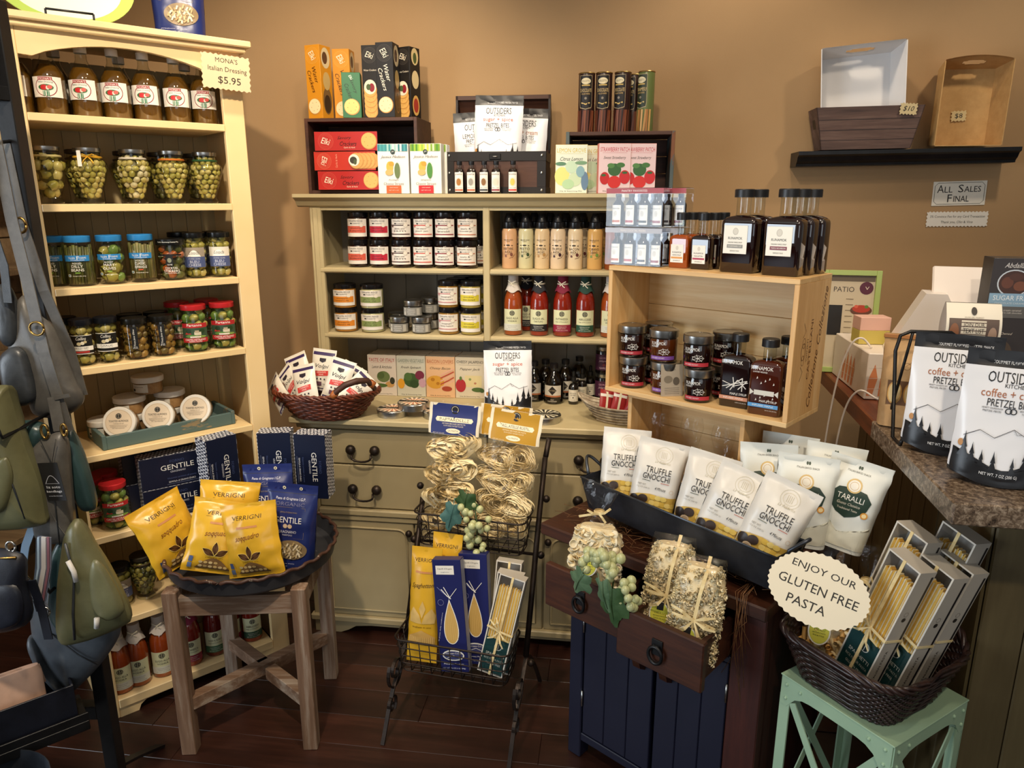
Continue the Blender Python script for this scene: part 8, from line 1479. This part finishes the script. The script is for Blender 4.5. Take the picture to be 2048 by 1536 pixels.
hbag('handbag', 'grey crossbody bag with teal flap and hanging black swing tag', [('body', -.105, [(-.022, 1.08), (.022, 1.088), (.02, 1.0), (.008, .84), (.010, .827), (-.045, .817), (-.073, .827), (-.081, .853), (-.065, 1.0), (-.057, 1.05)], .03, 'leather_grey'), ('flap', -.09, [(-.10, 1.10), (-.064, 1.115), (-.025, 1.092), (-.058, 1.03), (-.098, 1.05)], .025, 'leather_teal'), ('flap', -.06, [(.006, 1.085), (.026, 1.03), (.042, .904), (.026, .88), (.002, .891), (-.006, .955)], .022, 'leather_teal')],
     [('strap', [-.09, -.105], [(.0, 1.17), (.012, 1.095)], .026, 'leather_grey')], [('ring', ring(-.012, -.12, 1.098, .008, .016), .0028, 'brass'), ('ring', ring(.028, -.115, 1.100, .006, .014), .0028, 'brass'), ('tag_cord', [(-.018, -.132, 1.085), (.006, -.14, 1.03), (.02, -.135, 1.085)], .0009, '#151515'), ('seam', [(.0, -.136, 1.02), (-.004, -.137, .93), (-.01, -.136, .83)], .0015, 'leather_dark')])
t = thing('swing_tag', 'black swing tag with silver arch logo on the grey crossbody bag', 'tag', K, .006, -.143, .942, rz=-14, roll=-7); mb = MB(); mb.box(-.027, .027, 0, .001, 0, .09, '#1b1a1c|0.5'); mb.build('card', t); mb = MB(); mb.decal(plane_map((0, 0, 0)), [('l', [(-.018 + .036 * i / 10, .042 + .018 * math.sin(PI * i / 10)) for i in range(11)], .0016, '#b8b8bc'), ('l', [(-.02, .041), (.02, .041)], .0008, '#b8b8bc'), ('t', 0, .033, .006, 'liz soto', '#e0e0e2', .038), ('t', 0, .022, .007, 'handbags', '#f0f0f2', .042), ('t', 0, .012, .003, 'www.lizsoto.com', '#c9c9cc', .038)]); mb.build('print', t)
hbag('handbag', 'olive green sling backpack with striped strap and zip pocket', [('body', -.115, [(-.02, .80), (.0, .86), (.029, .885), (.055, .825), (.083, .759), (.118, .64), (.092, .604), (-.011, .562), (-.062, .57), (-.045, .70)], .034, 'leather_olive'), ('zip_pocket', -.152, [(.072, .80), (.095, .78), (.125, .691), (.118, .66), (.082, .645), (.055, .68), (.058, .755)], .014, 'leather_olive'), ('side_panel', -.10, [(-.05, .80), (-.02, .82), (-.03, .70), (-.055, .58), (-.085, .62), (-.07, .70)], .022, 'leather_teal')],
     [('striped_strap', -.155, [(-.028, .86), (-.04, .783), (-.066, .70), (-.062, .672)], .030, '#6f7687'), ('strap_stripe', -.158, [(-.028, .86), (-.04, .783), (-.066, .70), (-.062, .672)], .010, '#c9c4c0'), ('strap_stripe', -.1585, [(-.018, .86), (-.029, .783), (-.055, .70)], .005, '#8a5f6a'), ('strap_stripe', -.1585, [(-.04, .86), (-.052, .783), (-.078, .70)], .004, '#a9c0d4')], [('zipper', [(.012, -.149, .84), (.022, -.151, .76), (.004, -.151, .66), (-.005, -.147, .59)], .003, 'leather_dark'), ('zipper_pull', [(.016, -.156, .80), (.028, -.16, .775), (.03, -.16, .75)], .006, '#cfcac4'), ('zipper_pull', [(.068, -.166, .66), (.066, -.169, .635)], .006, '#b8b4ae'), ('ring', ring(-.055, -.16, .672, .012, .012), .0025, 'steel')])
hbag('handbag', 'slate grey tote hanging lowest in front of the sauce bottles', [('body', -.04, [(-.168, .665), (-.085, .70), (.043, .60), (.045, .56), (.030, .518), (-.024, .445), (-.099, .371), (-.115, .374), (-.148, .43), (-.178, .518), (-.175, .60)], .032, 'leather_slate'), ('side_panel', -.05, [(-.185, .53), (-.165, .53), (-.14, .44), (-.11, .375), (-.135, .39), (-.17, .46)], .03, 'leather_slate')], [('strap', -.06, [(-.14, .66), (-.12, .74), (-.10, .85)], .016, 'leather_slate'), ('strap', -.12, [(-.075, .87), (-.10, .82), (-.118, .76)], .018, '#8fa6bb')], [('seam', [(-.168, -.055, .60), (-.10, -.077, .55), (-.05, -.077, .50), (-.01, -.068, .465)], .002, 'leather_dark'), ('wire_clip', [(-.118, -.122, .76), (-.125, -.12, .735), (-.10, -.12, .725), (-.118, -.122, .76)], .002, 'steel')])
hbag('handbag', 'navy zip pouch with silver ring at the picture edge', [('body', -.2, [(-.15, .838), (-.055, .84), (-.056, .77), (-.06, .676), (-.136, .644), (-.20, .663)], .025, 'leather_navy'), ('pocket', -.222, [(-.16, .76), (-.062, .775), (-.066, .69), (-.136, .66), (-.19, .67)], .012, 'leather_navy')], [('strap', -.19, [(-.05, .77), (-.038, .69), (-.035, .62)], .02, 'leather_navy')], [('zipper', [(-.15, -.215, .835), (-.058, -.213, .838)], .003, 'brass'), ('ring', ring(-.075, -.2, .858, .010, .012), .0025, 'steel')])
t = thing('storage_box', 'open navy box holding the pink wallet, low beside the rack', 'box', K, -.2, -.15, .33, rz=40)
for a in ((-.16, .14, -.05, -.045, 0, .1), (-.16, .14, .045, .05, 0, .1), (.135, .14, -.045, .045, 0, .1), (-.16, -.155, -.045, .045, 0, .1), (-.155, .135, -.045, .045, 0, .006)): mb = MB(); mb.box(*a, 'leather_navy', .001); mb.build('panel', t)
t = thing('wallet', 'pale pink leather wallet standing in the navy box', 'wallet', K, -.2, -.15, .337, rz=40); mb = MB(); loft(mb, [(.085, .016, 0, 5), (.086, .017, .01, 5), (.086, .015, .14, 5), (.08, .010, .155, 4)], 'leather_pink', 28); mb.build('body', t); mb = MB(); mb.tube([(-.082, -.0, .15), (.0, -.0, .156), (.082, 0, .15), (.088, 0, .10)], .003, 'leather_pink', 6); mb.build('zipper', t)
t = thing('rack_shelf', 'black tray shelf under the navy box', 'shelf', K, -.2, -.15, .30, rz=40); mb = MB(); mb.box(-.2, .16, -.065, .065, 0, .028, 'black_metal', .002); mb.build('ledge', t); mb = MB(); mb.box(-.2, .16, -.065, -.06, .028, .05, 'black_metal', .001); mb.build('lip', t)
t = thing('metal_pail', 'ribbed grey metal pail with copper handle ring in the lower corner', 'pail', K, -.15, -.32, 0)
mb = MB(); mb.lathe([(0, 0), (.10, 0)] + [(.10 + .03 * i / 12 + (.002 if i % 2 else 0), .02 + .30 * i / 12) for i in range(13)] + [(.128, .32), (.098, .01)], 'zinc', 32); mb.build('body', t); mb = MB(); mb.tube([(.03 + .035 * math.cos(2 * PI * i / 20), -.128, .24 + .04 * math.sin(2 * PI * i / 20)) for i in range(20)], .005, '#a06a4a|0.35|0.9', 8, True); mb.build('handle_ring', t)
t = thing('acrylic_sign', 'pale blue edged clear sign holder clipped to the rack post', 'sign', K, -.06, -.045, 1.80, rz=-30, tilt=0); mb = MB(); mb.box(-.10, .03, 0, .004, 0, .22, '#c9d3ee|0.15', .001); mb.build('panel', t); mb = MB(); mb.box(-.06, .02, -.004, .03, .0, .03, 'black_metal', .002); mb.build('clip', t)
# rustic shelf behind the rack
t = thing('rustic_shelf', 'weathered wooden shelf unit against the side wall behind the handbags', 'shelf', H, -1.28, 0.0, 0)
for i, z in enumerate((.40, .68, 1.02, 1.34, 1.66)): mb = MB(); mb.box(0, .22, -.5, .42, z, z + .022, 'rustic', .002); mb.build('board', t)
for y in (-.5, -.04, .40): mb = MB(); mb.box(0, .02, y, y + .02, 0, 1.9, 'black_metal', .002); mb.build('upright', t)
for i in range(8): mb = MB(); mb.box(-.012, -.002, -.5, .42, .2 + i * .21, .405 + i * .21, 'rustic', .002); mb.build('back_plank', t)
